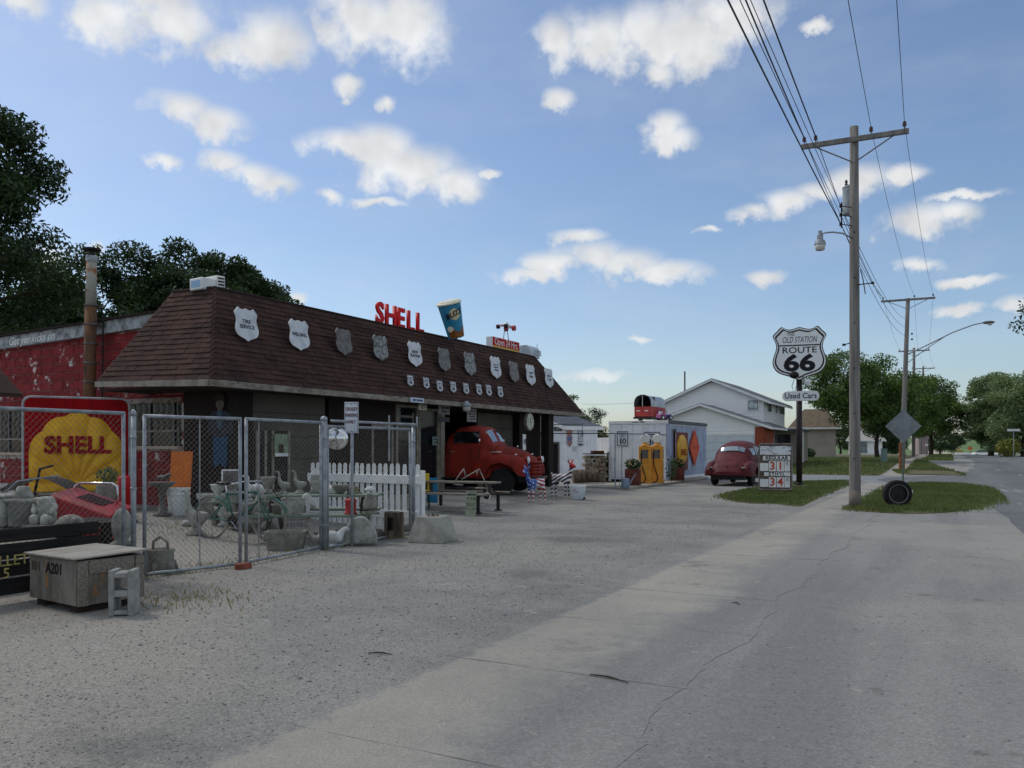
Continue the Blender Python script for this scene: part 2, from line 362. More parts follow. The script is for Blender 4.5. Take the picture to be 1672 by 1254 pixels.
m_blackp = mat('black_paint', S(24,24,26), .45, S(38,38,40), 6)
m_galv = mat('galvanised_pipe', S(160,166,170), .45, S(130,136,142), 8, metal=.4, wear=(S(92,84,76), 30, .68))
m_wire = mat('fence_wire', S(140,136,128), .6, S(108,104,98), 20, metal=.2)
m_conc = mat('cast_concrete', S(168,168,160), .92, S(126,126,118), 7, bump=.35, bs=45, rand=.14, wear=(S(92,94,84), 16, .64))
m_block = mat('grey_block', S(160,160,156), .95, S(138,138,134), 9, bump=.5, bs=70)
m_rust = mat('rust', S(108,66,40), .85, S(70,44,32), 9, bump=.3, bs=40)
m_wood_old = mat('weathered_plank', S(140,134,122), .85, S(106,100,90), 5, stretch=(1,9,9), bump=.3, bs=25, rand=.12)
m_red_let = mat('red_enamel', S(222,10,20), .5, S(200,8,16), 4)
m_dark_metal = mat('dark_metal', S(34,34,36), .5, S(52,44,38), 14, metal=.3)
m_rubber = mat('rubber', S(26,26,27), .8, S(36,36,36), 10)
m_chrome = mat('chrome', S(210,212,214), .12, metal=1)
m_glass = glassmat('window_glass')
m_dwin = mat('dark_window', S(16,18,20), .08, S(26,28,30), 2, spec=.7)
m_clear = glassmat('clear_glass', (.05,.06,.06), .25)
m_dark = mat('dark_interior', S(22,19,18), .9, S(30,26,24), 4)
# ================================================================== the setting
def struct(o): o['kind'] = 'structure'; return o
def stuff(o, label, cat): o['kind'] = 'stuff'; return tag(o, label, cat)
def sheet(name, xs, ys, lift, m, keep=None, zf=gz):
    """surface following the ground"""
    mb = MB(); mb.grid([[(x, y, zf(x, y) + lift) for x in xs] for y in ys]); return struct(mb.obj(name, m, smooth=True))
def lin(a, b, n): return [a + (b - a) * i / n for i in range(n + 1)]
xs = [-900,-500,-300,-180,-110,-70,-45,-32] + lin(-26, 14, 60) + [18,26,40,60,90,140,220,400,900]
ys = [-120,-60,-35,-20] + lin(-14, 60, 84) + lin(62, 130, 34) + lin(140, 240, 20) + lin(260, 700, 30) + [900, 1400]
sheet('ground', xs, ys, 0, m_gravel)
def wob_sheet(name, pts, lift, m, jit=.05, n=5):
    """flat sheet with a ragged, worn outline"""
    out = []
    k = len(pts)
    for i in range(k):
        a, b = Vector(pts[i]), Vector(pts[(i+1) % k]); q = max(2, int((b - a).length / .25))
        for j in range(q):
            p = a + (b - a) * (j / q); out.append((p.x + random.gauss(0, jit), p.y + random.gauss(0, jit)))
    mb = MB(); mb.add([(x, y, gz(x, y) + lift) for x, y in out], [tuple(range(len(out)))]); return struct(mb.obj(name, m))
# main road, side street, pavement, concrete apron of the station
def road_x(y): return 1.25 + .25 * math.sin(y * .21) + 1.4 * math.exp(-((y - 41) / 7) ** 2) * -3.2
rows = []
for y in lin(-14, 46, 60) + lin(48, 130, 60) + lin(135, 215, 30):
    x0 = max(-3.0, road_x(y)) + random.gauss(0, .07) * (y < 60)
    rows.append([(x0 + (7.1 - x0) * u, y, gz(x0, y) + .008) for u in (0, .2, .4, .6, .8, 1)])
mb = MB(); mb.grid(rows); struct(mb.obj('road', m_road))
wob_sheet('side_street', [(-70, 37.2), (-20, 37.0), (-1, 36.9), (.5, 38), (.6, 45), (-1, 46.2), (-20, 46.0), (-70, 46)], .004, m_street, .03)
y = -8.0; walk_lines = []
def edge_x(base, y, k): return base + .05 * math.sin(y * 1.9 + k) + .03 * math.sin(y * 4.7 + k * 2) + random.gauss(0, .012)
while y < 36.2:
    y2 = y + 1.62; sk = random.uniform(-.002, .002); g = .0035; mb = MB()
    e = [(-3.12 + 1.7 * j / 8, y + g + random.gauss(0, .004)) for j in range(1, 8)]
    e += [(edge_x(-1.42, y + g + (1.62 - 2*g) * j / 16, 1.3), y + g + (1.62 - 2*g) * j / 16) for j in range(17)]
    e += [(-1.42 - 1.7 * j / 8, y2 - g + random.gauss(0, .004)) for j in range(1, 8)]
    e += [(edge_x(-3.12, y2 - g - (1.62 - 2*g) * j / 16, .2), y2 - g - (1.62 - 2*g) * j / 16) for j in range(17)]
    mb.ext(e, .014, z0=-.0105 + sk*.5); walk_lines.append(mb); y = y2
walk = MB().box((-2.3, 14, -.0125), (1.3, 44.6, .026)).obj('sidewalk', m_dirt); struct(walk)
for mb in walk_lines: mb.obj('slab', m_walk_near, walk)
sheet('sidewalk_far', [-3.15, -2.05], lin(46.2, 118, 40), .012, m_walk)
# pale concrete in front of the station doors
pad = MB()
for j, yy in enumerate(lin(13.0, 22.0, 3)[:-1]):
    e = []
    for (ax, ay, bx, by) in ((-14, yy, -10.25, yy+.35*(j == 0)), (-10.25, yy+.35*(j==0), -9.85, yy+2.98), (-9.85, yy+2.98, -14, yy+2.98), (-14, yy+2.98, -14, yy)):
        for q in range(12): t = q / 12; e.append((ax+(bx-ax)*t+random.gauss(0,.02), ay+(by-ay)*t+random.gauss(0,.012)))
    pad.add([(x, y2, gz(x, y2)+.02) for x, y2 in e] + [(x, y2, gz(x, y2)-.1) for x, y2 in e],
            [tuple(range(len(e)))] + [(i, (i+1) % len(e), len(e)+(i+1) % len(e), len(e)+i) for i in range(len(e))])
struct(pad.obj('concrete_pad', m_pad))
# lawns
m_grass = leafmat('grass', S(78,94,44), S(118,130,72))
m_grass_dry = leafmat('dry_grass', S(150,138,92), S(120,122,66))
def inside(poly, x, y):
    c = False; n = len(poly); j = n - 1
    for i in range(n):
        (x1, y1), (x2, y2) = poly[i], poly[j]
        if (y1 > y) != (y2 > y) and x < (x2-x1)*(y-y1)/(y2-y1)+x1: c = not c
        j = i
    return c
def blades(name, spots, h, w, m, label, cat):
    """grass: one thin bent blade at each spot"""
    n = len(spots); P = np.array(spots); ang = rng.uniform(0, 6.283, n); hh = h * rng.uniform(.5, 1.35, n); lean = rng.uniform(.1, .8, n) * hh; la = rng.uniform(0, 6.283, n)
    wx, wy = np.cos(ang)*w/2, np.sin(ang)*w/2
    v = np.zeros((n, 4, 3)); v[:,0] = P + np.stack([-wx,-wy,wx*0-.01],1); v[:,1] = P + np.stack([wx,wy,wx*0-.01],1)
    v[:,2] = P + np.stack([np.cos(la)*lean*.35+wx*.7, np.sin(la)*lean*.35+wy*.7, hh*.6],1); v[:,3] = P + np.stack([np.cos(la)*lean, np.sin(la)*lean, hh],1)
    fs = np.stack([np.arange(n)*4, np.arange(n)*4+1, np.arange(n)*4+2, np.arange(n)*4+3],1)
    me = bulk(name, v.reshape(-1,3), fs); o = link(name, me, m); return stuff(o, label, cat)
def bulk(name, v, f):
    me = bpy.data.meshes.new(name); v = np.ascontiguousarray(v, np.float32); f = np.ascontiguousarray(f, np.int32); k = f.shape[1]
    me.vertices.add(len(v)); me.vertices.foreach_set('co', v.ravel()); me.loops.add(f.size); me.loops.foreach_set('vertex_index', f.ravel())
    me.polygons.add(len(f)); me.polygons.foreach_set('loop_start', np.arange(len(f), dtype=np.int32)*k); me.polygons.foreach_set('loop_total', np.full(len(f), k, np.int32))
    me.update(); me.validate(); return me
def fill(poly, n, z=0, edge=.0):
    a = np.array(poly); out = []
    while len(out) < n:
        x, y = random.uniform(a[:,0].min(), a[:,0].max()), random.uniform(a[:,1].min(), a[:,1].max())
        if math.sin(x*1.7+y*.9)+math.sin(x*.8-y*2.3+1)+math.sin(x*4.1+y*3.7) < -1.25 and random.random() < .75: continue
        if inside(poly, x + random.gauss(0, edge), y + random.gauss(0, edge)): out.append((x, y, gz(x, y) + z))
    return out
def px_poly(pts): return [tuple(gp(*p)[:2]) for p in spline(pts, 3)]
lawnA = px_poly([(1181,813),(1215,801),(1290,789.5),(1370,786.5),(1392,788),(1352,803),(1318,822),(1303,827),(1262,822),(1225,822)])
lawnB = px_poly([(1379,832),(1400,826),(1432,808),(1458,795),(1490,790),(1560,791),(1612,799),(1637,811),(1600,829),(1530,838),(1450,838)])
for nm, poly in (('lawn', lawnA), ('lawn', lawnB)):
    mb = MB(); mb.add([(x, y, .02) for x, y in poly] + [(x, y, -.02) for x, y in poly], [tuple(range(len(poly)))] + [(i, (i+1) % len(poly), len(poly)+(i+1) % len(poly), len(poly)+i) for i in range(len(poly))])
    struct(mb.obj(nm, m_soil))
sheet('lawn_far', lin(-75, -3.3, 20), lin(46.6, 118, 34), .010, m_soil)
lawnC = px_poly([(1457,767.5),(1472,763),(1490,754),(1502,751),(1530,755),(1560,758.5),(1578,763),(1560,766.5),(1510,768.5)])
mb = MB(); mb.add([(x, y, gz(x, y) + .03) for x, y in lawnC], [tuple(range(len(lawnC)))]); struct(mb.obj('lawn', m_soil))
sheet('lawn_verge', lin(-1.95, .2, 4), lin(70, 118, 24), .012, m_soil)
vg = [(random.uniform(-1.95, .2), random.uniform(70, 118)) for _ in range(5000)]
sheet('lawn_right', lin(7.6, 70, 14), lin(46, 128, 40), .06, m_soil)
blades('grass', fill(lawnA, 24000, .015, .22) , .085, .016, m_grass, 'short mown grass round the tall road shield sign', 'grass')
blades('grass', fill(lawnB, 38000, .015, .22), .085, .015, m_grass, 'green grass island between the pavement and the road junction', 'grass')
far_g = [(random.uniform(-42, -3.3), random.uniform(46.8, 78)) for _ in range(60000)]
blades('grass', fill(lawnC, 9000, .02, .1), .11, .04, m_grass, 'shaded grass spit between the far pavement and the road', 'grass')
blades('grass', [(x, y, gz(x, y)+.01) for x, y in far_g], .12, .06, m_grass, 'mown lawn beyond the side street in front of the houses', 'grass')
blades('grass', [(x, y, gz(x, y)+.01) for x, y in vg], .13, .08, m_grass, 'strip of grass between far pavement and road below the street trees', 'grass')
rg = [(random.uniform(7.6, 30), random.uniform(48, 128)) for _ in range(14000)]
blades('grass', [(x, y, gz(x, y)+.06) for x, y in rg], .14, .08, m_grass, 'grass verge right of the road under the trees', 'grass')
kerb = MB(); kerb.grid([[(7.12, y, gz(0, y)+.006), (7.14, y, gz(0, y)+.13), (7.45, y, gz(0, y)+.13), (7.6, y, gz(0, y)+.05)] for y in lin(30, 128, 40)]); struct(kerb.obj('kerb', m_walk))
# fields beyond the town
fl = MB(); fl.grid([[(x, y, gz(x, y) + .15) for x in (-700, -300, -120, -40, 0, 40, 120, 300, 700)] for y in lin(212, 700, 30) + [900, 1390]]); struct(fl.obj('far_field', m_field))
lane = MB(); lane.grid([[(-1.5 - sstep(130, 400, y)*14, y, gz(0, y)+.25), (6 - sstep(130, 400, y)*12, y, gz(0, y)+.25)] for y in lin(205, 420, 40)]); struct(lane.obj('gravel_lane', mat('lane_dust', S(178,172,152), .95)))
# straw-like weeds along the fence and in the yard
weeds = []
for _ in range(2000):
    k = random.random()
    if k < .5: y = random.uniform(5.2, 11.6); x = -7.95 + random.gauss(0, .16) - .1
    elif k < .88: x = random.gauss(-10.9, .8); y = random.gauss(9.6, .7)
    else: x = random.gauss(-6.5, .35); y = random.gauss(5.6, .3)
    weeds.append((x, y, gz(x, y)))
blades('weeds', weeds, .045, .009, m_grass_dry, 'dry straw coloured weeds along the foot of the wire fence', 'weeds')
# loose stones
def pebbles(n, xr, yr, smin, smax, bias=1.0):
    P = []
    while len(P) < n:
        y = yr[0] + (yr[1]-yr[0]) * random.random() ** bias; x = random.uniform(*xr)
        if -3.15 < x < -1.9 and random.random() < (.93 if -3.0 < x < -2.15 else .35): continue
        if x > -1.9 and random.random() < .8: continue
        P.append((x, y, gz(x, y)))
    P = np.array(P); s = rng.uniform(0, 1, n) ** 2.6 * (smax - smin) + smin
    base = np.array([(1,0,0),(0,1,0),(-1,0,0),(0,-1,0),(0,0,.8),(0,0,-.5)], float)
    V = base[None] * rng.uniform(.6, 1.25, (n, 6, 3)) ; a = rng.uniform(0, 6.283, n); c, sn = np.cos(a), np.sin(a)
    X = V[:,:,0]*c[:,None] - V[:,:,1]*sn[:,None]; Y = V[:,:,0]*sn[:,None] + V[:,:,1]*c[:,None]
    V = np.stack([X, Y*rng.uniform(.6,1,(n,1)), V[:,:,2]*.8],2) * s[:,None,None] + P[:,None,:] + np.array([0,0,.15])*s[:,None,None]
    F = np.array([(0,1,4),(1,2,4),(2,3,4),(3,0,4),(1,0,5),(2,1,5),(3,2,5),(0,3,5)])
    return V.reshape(-1,3), (F[None] + (np.arange(n)*6)[:,None,None]).reshape(-1,3)
v1, f1 = pebbles(26000, (-8.0, 2.2), (2.2, 14), .003, .011, 1.5); v2, f2 = pebbles(9000, (-13, -3.4), (4, 22), .005, .019, 1.2)
stuff(link('gravel_stones', bulk('gravel_stones', np.concatenate([v1, v2]), np.concatenate([f1, f2 + len(v1)])), m_pebble), 'loose grey gravel stones scattered over the forecourt', 'gravel')
# twigs lying on the forecourt
m_twig = mat('twig', S(70,60,50), .9, S(50,44,38), 20)
for (x0, y0, x1, y1, lab) in ((602,1069,640,1071,'short dark twig lying on gravel in front of the fence'), (963,1104,1026,1118,'long grey stick lying across the edge of the old pavement'),
      (1196,986,1208,989,'tiny dark twig on the pale forecourt')):
    a, b = gp(x0, y0), gp(x1, y1); mid = (a + b) / 2 + Vector((.01, .02, 0)); up = Vector((0, 0, .012))
    tag(MB().tube([a+up, a.lerp(mid, .8)+up*1.4, mid+up*1.2, b+up], [.004, .006, .006, .003], 6).obj('twig', m_twig), lab, 'twig')
# ================================================================== trees
m_bark = mat('bark', S(74,64,54), .95, S(50,44,38), 6, stretch=(1,1,.25), bump=.8, bs=18)
lf_dark = leafmat('leaves_dark', S(34,48,26), S(66,86,42))
lf_mid = leafmat('leaves_mid', S(52,76,32), S(108,134,58))
lf_pale = leafmat('leaves_pale', S(80,100,64), S(146,164,110))
def tree(label, base, h, crown, leafm, n=16000, leaf=.16, clumps=60, trunk_r=.28, fork=.3, seed=1, group=None, droop=.0, spread=.16):
    """trunk with limbs to every clump of leaves; crown = list of (dx,dy,z,rx,ry,rz) lobes relative to base"""
    r = random.Random(seed); g = np.random.default_rng(seed)
    t = thing('broadleaf_tree', label, 'tree', base, group=group)
    wood = MB(); top = Vector((r.uniform(-.3,.3), r.uniform(-.3,.3), h * .72)); k0 = Vector((0, 0, h * fork))
    wood.tube([(0,0,-.2), (0,0,.15), k0 * .5 + Vector((r.uniform(-.1,.1), 0, 0)), k0, k0.lerp(top, .5) + Vector((r.uniform(-.4,.4), r.uniform(-.4,.4), 0)), top], [trunk_r*1.35, trunk_r*1.05, trunk_r*.92, trunk_r*.8, trunk_r*.5, trunk_r*.15], 9)
    cs = []; vol = [c[3]*c[4]*c[5] for c in crown]; tot = sum(vol)
    for i in range(clumps):
        c = r.choices(crown, vol)[0]
        while True:
            p = Vector((r.uniform(-1,1), r.uniform(-1,1), r.uniform(-1,1)))
            if .35 < p.length < 1: break
        q = Vector((c[0]+p.x*c[3], c[1]+p.y*c[4], c[2]+p.z*c[5])); sz = r.uniform(.55, 1.25); cs.append((q, sz))
        if i % 2 == 0:
            s = k0.lerp(top, min(1, max(0, (q.z - h*fork) / (h*.55)) * .7)); m = s.lerp(q, .5) + Vector((r.uniform(-.3,.3), r.uniform(-.3,.3), r.uniform(0,.4)))
            R0 = trunk_r * r.uniform(.16, .34); wood.tube([s, m, q], [R0, R0*.6, R0*.18], 6)
    wood.obj('trunk', m_bark, t, smooth=True)
    size = (tot / len(crown)) ** (1/3); C = np.array([tuple(q) for q, _ in cs]); Z = np.array([s for _, s in cs])
    idx = g.choice(len(cs), n, p=Z**2 / (Z**2).sum()); sp = spread * size * 2.2 * Z[idx]
    u = g.normal(0, 1, (n, 3)); u /= np.linalg.norm(u, axis=1)[:,None]; rad = g.uniform(0, 1, n) ** .5
    P = C[idx] + u * (sp * rad)[:,None] * np.array([1.15, 1.15, .75]); P[:,2] -= droop * rad * sp
    ax = g.normal(0, 1, (n, 3)); ax /= np.linalg.norm(ax, axis=1)[:,None]; bx = np.cross(ax, g.normal(0, 1, (n, 3))); bx /= np.linalg.norm(bx, axis=1)[:,None]
    L = leaf * g.uniform(.6, 1.3, n)[:,None]; ax = ax * L; bx = bx * L * .42
    V = np.stack([P - ax*.5, P + bx*.5, P + ax*.5, P - bx*.5], 1).reshape(-1, 3)
    link('crown', bulk('crown', V, np.arange(4*n).reshape(-1, 4)), leafm, t); return t
# big tree at the left edge, nearer than the ones behind the station
b = at(-95, 700, 27); tree('big dark leafy tree cut off by the left edge of the picture', (b.x, b.y, .2), 13.5, [(0,0,9.6,3.2,3.3,3.2),(1.5,.7,7.2,2.6,2.6,1.9),(1.0,.5,10.6,1.8,2,1.8),(1.2,.5,8.6,2.5,2.4,1.6),(.6,.3,5.0,2.6,2.6,1.8)], lf_dark, 46000, .2, 84, .4, .25, 3, spread=.165)
b = at(120, 640, 40); tree('dark round tree rising behind the rusty stovepipe', (b.x, b.y, .2), 10, [(0,0,7.6,3.2,3.2,2.9),(1.5,0,6.2,2.6,2.6,2.6),(-2.2,0,5,2.2,2.2,2)], lf_dark, 40000, .25, 75, .3, .3, 5, spread=.165)
b = at(285, 640, 43); tree('dark tree behind the left corner of the shingled roof', (b.x, b.y, .2), 10, [(0,0,8.9,3.0,3,3.0),(-1.8,0,8.2,2,2.4,2.4),(1.9,0,7.9,2.2,2.4,2.3)], lf_dark, 44000, .25, 80, .3, .3, 6, spread=.165)
b = at(395, 640, 44); tree('dark tree whose rounded top ends above the welding shield', (b.x, b.y, .2), 9, [(0,0,8.3,2.4,2.6,2.8),(1.3,0,7.6,1.6,2,2.3)], lf_dark, 32000, .25, 60, .3, .3, 7, spread=.165)
b = at(40, 640, 45); tree('shady tree low behind the red block building', (b.x, b.y, .2), 8, [(0,0,6.0,3.6,3,3.4)], lf_dark, 28000, .25, 60, .3, .3, 8, spread=.165)
# behind the white shed
b = at(968, 740, 52); tree('small dense bush tree between white shed and container', (b.x, b.y, 0), 4, [(0,0,2.7,1.05,1,1.5),(.2,0,1.6,1.2,1,1)], lf_dark, 9000, .11, 36, .1, .25, 11, spread=.165)
b = at(938, 740, 54); tree('slender young tree above the far end of the shingled roof', (b.x, b.y, 0), 5, [(0,0,4.2,.45,.5,1.4),(.1,0,3,.8,.7,.9)], lf_mid, 3000, .13, 22, .07, .3, 12, spread=.22)
# row along the street to the right
def tree_at(px, t, lab, h, crown, lm, n, leaf, cl, tr, fk, sd, grp=None, sp=.165):
    x = at(px, 730, t); z = gz(x.x, x.y); return tree(lab, (x.x, x.y, z), h, crown, lm, n, leaf, cl, tr, fk, sd, grp, spread=sp)
tree_at(1392, 62, 'green maple-like tree partly hidden by the near utility pole', 9, [(0,0,5.8,3.1,3.2,2.6),(-1.6,0,5.0,2.2,2.2,2.0),(2.1,.3,4.6,2.4,2.4,2.0)], lf_mid, 32000, .22, 80, .18, .2, 21, None)
tree_at(1475, 82, 'dark green street tree behind the grey diamond sign', 9, [(0,0,5.3,3.6,3,3.0),(-2.4,0,4.4,2.6,2.6,2.2)], lf_mid, 27000, .26, 70, .22, .22, 22)
tree_at(1520, 96, 'street tree at the end of the row beside the road', 10, [(0,0,5.6,3.6,3.4,3.4),(1.3,0,4.4,2.6,2.6,2.2)], lf_mid, 27000, .28, 70, .25, .22, 23)
tree_at(1432, 74, 'shaded tree in the middle of the street row', 7.5, [(0,0,4.6,3.0,3,2.4)], lf_dark, 14000, .24, 50, .2, .25, 24)
tree_at(1618, 92, 'large pale green tree on the right side of the road', 11, [(0,0,6.3,2.9,3,2.9),(-1.3,0,3.6,1.8,2,2.3),(.8,0,3.2,2.6,2.6,2.6)], lf_pale, 38000, .28, 80, .3, .15, 25)
tree_at(1672, 84, 'pale leafy tree cut by the right edge of the picture', 11, [(0,0,5.6,2.9,3,3.0),(0,0,3.0,2.9,2.6,2.3)], lf_pale, 32000, .27, 72, .3, .15, 26)
tree_at(1700, 24, 'near tree whose branch tip pokes in at the right edge', 8, [(.2,0,5.1,.75,1,1.0),(1.6,0,5.5,1.4,1.6,1.4)], lf_dark, 5000, .13, 26, .14, .3, 27)
tree_at(1560, 230, 'tiny lone dark tree far off above the fields', 6, [(0,0,4.6,2.4,2.4,2.3)], lf_dark, 3000, .5, 16, .25, .3, 28)
for i, (px, t_, hh) in enumerate(((1405, 135, 5.5), (1425, 150, 6), (1446, 132, 5), (1462, 145, 6.5), (1372, 140, 6), (1535, 175, 5.5))):
    tree_at(px, t_, ('low', 'broad', 'small', 'rounded', 'dim', 'distant')[i] + ' background tree ' + ('behind the pale bungalow', 'right of the pale bungalow', 'behind the green cabinet', 'behind the second pole', 'left of the near pole', 'past the end of the street row')[i], hh, [(0,0,hh*.55,hh*.62,3,hh*.45)], lf_dark, 5000, .4, 30, .2, .2, 40+i)
def scribble(parent, M, w, h, rows, m):
    """print too small to read: short uneven strokes"""
    mb = MB(); lh = h / rows; r = random.Random(int(w*9999) + rows)
    for i in range(rows):
        x = -w/2 * r.uniform(.7, 1)
        while x < w/2 * .9:
            k = lh * r.uniform(.2, .45); mb.box((x + k/2, h/2 - lh*(i+.5) + r.uniform(-.05,.05)*lh, .001), (k*.62, lh*r.uniform(.35,.6), .003), rz=r.uniform(-.25,.25), M=M); x += k + (lh*.3 if r.random() < .15 else 0)
    return mb.obj('lettering', m, parent)
# ================================================================== the filling station
WX, WY = -12.8, 12.0                                  # front wall plane, side wall plane
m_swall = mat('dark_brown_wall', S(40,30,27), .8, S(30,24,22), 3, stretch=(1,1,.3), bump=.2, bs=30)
m_deck = mat('roof_felt', S(50,38,36), .95)
m_shingle = mat('brown_shingle', S(74,53,46), .95, S(58,42,37), 2.2, bump=.5, bs=120, rand=.16, coord='World')
m_shingle2 = mat('brown_shingle_field', S(74,52,45), .95, S(58,41,36), 2.2, bump=.5, bs=120, island=.16, coord='World')
m_fascia = mat('peeling_fascia', S(150,142,132), .8, S(120,110,100), 4, wear=[(S(70,56,48), 9, .56)], coord='World', stretch=(1,1,2))
m_soffit = mat('soffit', S(60,52,46), .9, S(44,38,34), 3)
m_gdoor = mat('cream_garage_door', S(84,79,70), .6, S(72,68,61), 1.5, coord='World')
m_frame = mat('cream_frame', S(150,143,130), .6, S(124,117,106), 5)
def fy(px): return onX(px, 700, WX).y
def fz(px, py): return onX(px, py, WX).z
st = thing('filling_station', 'long single-storey filling station under a steep brown shingled roof', 'building', (WX, WY, .2))
SO = Vector((WX, WY, .2)); TS = Matrix.Translation(-SO)            # station parts are written in world numbers, then moved to its base
def sp(mb, name, m, parent=st, **k): mb.v = [tuple(Vector(v) - SO) for v in mb.v]; return mb.obj(name, m, parent, **k)
BAY = (fy(721), fy(779)); YE = 26.3
w = MB()
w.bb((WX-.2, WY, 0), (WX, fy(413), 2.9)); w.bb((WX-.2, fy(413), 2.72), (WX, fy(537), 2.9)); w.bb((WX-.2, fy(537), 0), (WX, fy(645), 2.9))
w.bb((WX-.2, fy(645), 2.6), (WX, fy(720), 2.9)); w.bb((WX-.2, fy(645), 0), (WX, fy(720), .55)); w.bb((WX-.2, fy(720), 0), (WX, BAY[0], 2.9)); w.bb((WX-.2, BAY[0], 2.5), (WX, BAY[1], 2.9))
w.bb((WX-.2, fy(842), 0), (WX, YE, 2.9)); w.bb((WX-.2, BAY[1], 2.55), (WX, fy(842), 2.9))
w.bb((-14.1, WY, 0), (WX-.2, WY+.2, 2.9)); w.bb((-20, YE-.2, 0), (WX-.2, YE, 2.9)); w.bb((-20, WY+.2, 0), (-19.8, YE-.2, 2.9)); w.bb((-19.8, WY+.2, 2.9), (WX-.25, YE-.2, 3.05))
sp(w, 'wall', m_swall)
# mansard
BL, BR, TR, TL = Vector((-12.1, 10.9, 2.75)), Vector((-12.1, 28.35, 2.75)), Vector((-13.2, 26.6, 4.7)), Vector((-13.2, 12.0, 4.7))
LB, LT = Vector((-15.3, 10.9, 2.82)), Vector((-14.4, 12.0, 4.72))
FB, FT = Vector((-15.3, 28.35, 2.75)), Vector((-14.4, 26.6, 4.7))
rf = MB(); rf.add([BL, BR, TR, TL, LB, LT, FB, FT], [(0,1,2,3), (4,0,3,5), (1,6,7,2), (3,2,7,5), (6,4,5,7), (0,4,6,1)])
roof = sp(rf, 'roof', m_deck)
tabm = MB(); tabm.add([(-.5,0,.014),(.5,0,.014),(.5,1.25,.0),(-.5,1.25,.0),(-.5,0,-.002),(.5,0,-.002)], [(0,1,2,3),(4,5,1,0),(1,5,2),(4,0,3)]); tab_me = tabm.mesh('shingle'); tab_me.materials.append(m_shingle)
rest = MB(); tabs = []
def shingle_face(a, b, c, d, rows, w0):
    """courses of tabs on the quad a b (eave) c d (top)"""
    up = ((c + d) / 2 - (a + b) / 2).normalized(); x = (b - a).normalized(); n = x.cross(up).normalized()
    for i in range(rows):
        e0, e1 = a.lerp(d, (i - .15) / rows), b.lerp(c, (i - .15) / rows); L = (e1 - e0).length; k = max(1, round(L / w0)); wd = L / k; off = (i % 2) * .5
        H = (a.lerp(d, 1/rows) - a).length * .98
        for j in range(k + (1 if off else 0)):
            s0, s1 = max(0, (j - off)) * wd, min(k, j + 1 - off) * wd
            if s1 - s0 < .05: continue
            w_ = s1 - s0 - .008; p = e0 + x * ((s0 + s1) / 2) + n * (.006 + random.uniform(0, .004)) - up * random.uniform(0, .008)
            M = frame(p, x, up + n * random.uniform(-.01, .02)) @ Matrix.Diagonal((w_, H, 1 + random.uniform(0, .9), 1)); tabs.append((p, M))
shingle_face(LB, BL, TL, LT, 18, .31); shingle_face(BL, BR, TR, TL, 18, .31)
tabs.sort(key=lambda q: (q[0] - Vector((0, 0, EYE))).length)
for p, M in tabs[:298]:
    o = bpy.data.objects.new('shingle', tab_me); COL.objects.link(o); o.parent = roof; o.matrix_local = TS @ M
for p, M in tabs[298:]: rest.add(tabm.v, tabm.f, M)
sp(rest, 'shingle_field', m_shingle2, roof)['kind'] = 'stuff'
caps = MB()
for i in range(20):
    p = BL.lerp(TL, (i + .1) / 20); q = BL.lerp(TL, (i + 1.25) / 20); out = Vector((.55, -.55, .35)).normalized() * .016
    for s in (Vector((-.14, 0, 0)), Vector((0, .14, 0))): caps.add([p + out*1.5, q + out*.6, q + s + out*.5, p + s + out*1.2], [(0,1,2,3)])
sp(caps, 'hip_caps', m_shingle2, roof)
rg = MB(); rg.tube([TL + Vector((0,0,.02)), TR + Vector((0,0,.02))], .035, 6); rg.tube([LT + Vector((0,0,.02)), TL + Vector((0,0,.02))], .035, 6); rg.tube([TR + Vector((0,0,.01)), BR + Vector((0,0,.01))], .03, 6); sp(rg, 'ridge_edge', m_deck, roof)
fa = MB(); fa.bb((-12.14, 10.86, 2.61), (-12.06, 28.4, 2.735)); sp(fa, 'fascia', m_fascia, bev=.006)
fb = MB(); fb.add([(-15.35,10.86,2.70),(-12.06,10.86,2.61),(-12.06,10.86,2.735),(-15.35,10.86,2.81),(-15.35,10.93,2.70),(-12.15,10.93,2.61),(-12.15,10.93,2.735),(-15.35,10.93,2.81)], [(0,1,2,3),(7,6,5,4),(0,4,5,1),(3,2,6,7),(0,3,7,4),(1,5,6,2)]); sp(fb, 'fascia', m_frame)
so = MB(); so.bb((-15.3, 10.95, 2.62), (-12.16, WY - .003, 2.66)); so.bb((WX, WY - .003, 2.62), (-12.16, 28.3, 2.66)); sp(so, 'soffit', m_soffit)
# garage doors with raised panels
def garage_door(ya, yb, z0, z1, X, rows, cols, m):
    d = MB(); d.bb((X-.12, ya, z0), (X-.08, yb, z1)); o = sp(d, 'garage_door', m)
    for i in range(rows):
        q = MB(); h = (z1-z0)/rows; q.bb((X-.08, ya+.02, z0+i*h+.012), (X-.055, yb-.02, z0+(i+1)*h-.012)); sp(q, 'door_panel', m, o, bev=.008)
    return o
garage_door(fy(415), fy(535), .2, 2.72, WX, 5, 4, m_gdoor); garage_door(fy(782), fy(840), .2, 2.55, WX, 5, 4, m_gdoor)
# window let into the first garage door, with green picture
wy0, wy1 = fy(409), fy(427); zz0, zz1 = fz(430, 752), fz(430, 703)
wn = MB(); wn.bb((WX-.05, fy(420), fz(430,800)), (WX-.03, fy(472), fz(430, 703))); wo = sp(wn, 'window', m_dark)
q = MB(); q.bb((WX-.028, fy(422), fz(430,790)), (WX-.026, fy(470), fz(430,706))); sp(q, 'pane', m_glass, wo)
for px in (420, 434, 446, 472):
    q = MB(); q.bb((WX-.03, fy(px)-.03, fz(430,800)), (WX+.005, fy(px)+.03, fz(430,703))); sp(q, 'mullion', m_frame, wo)
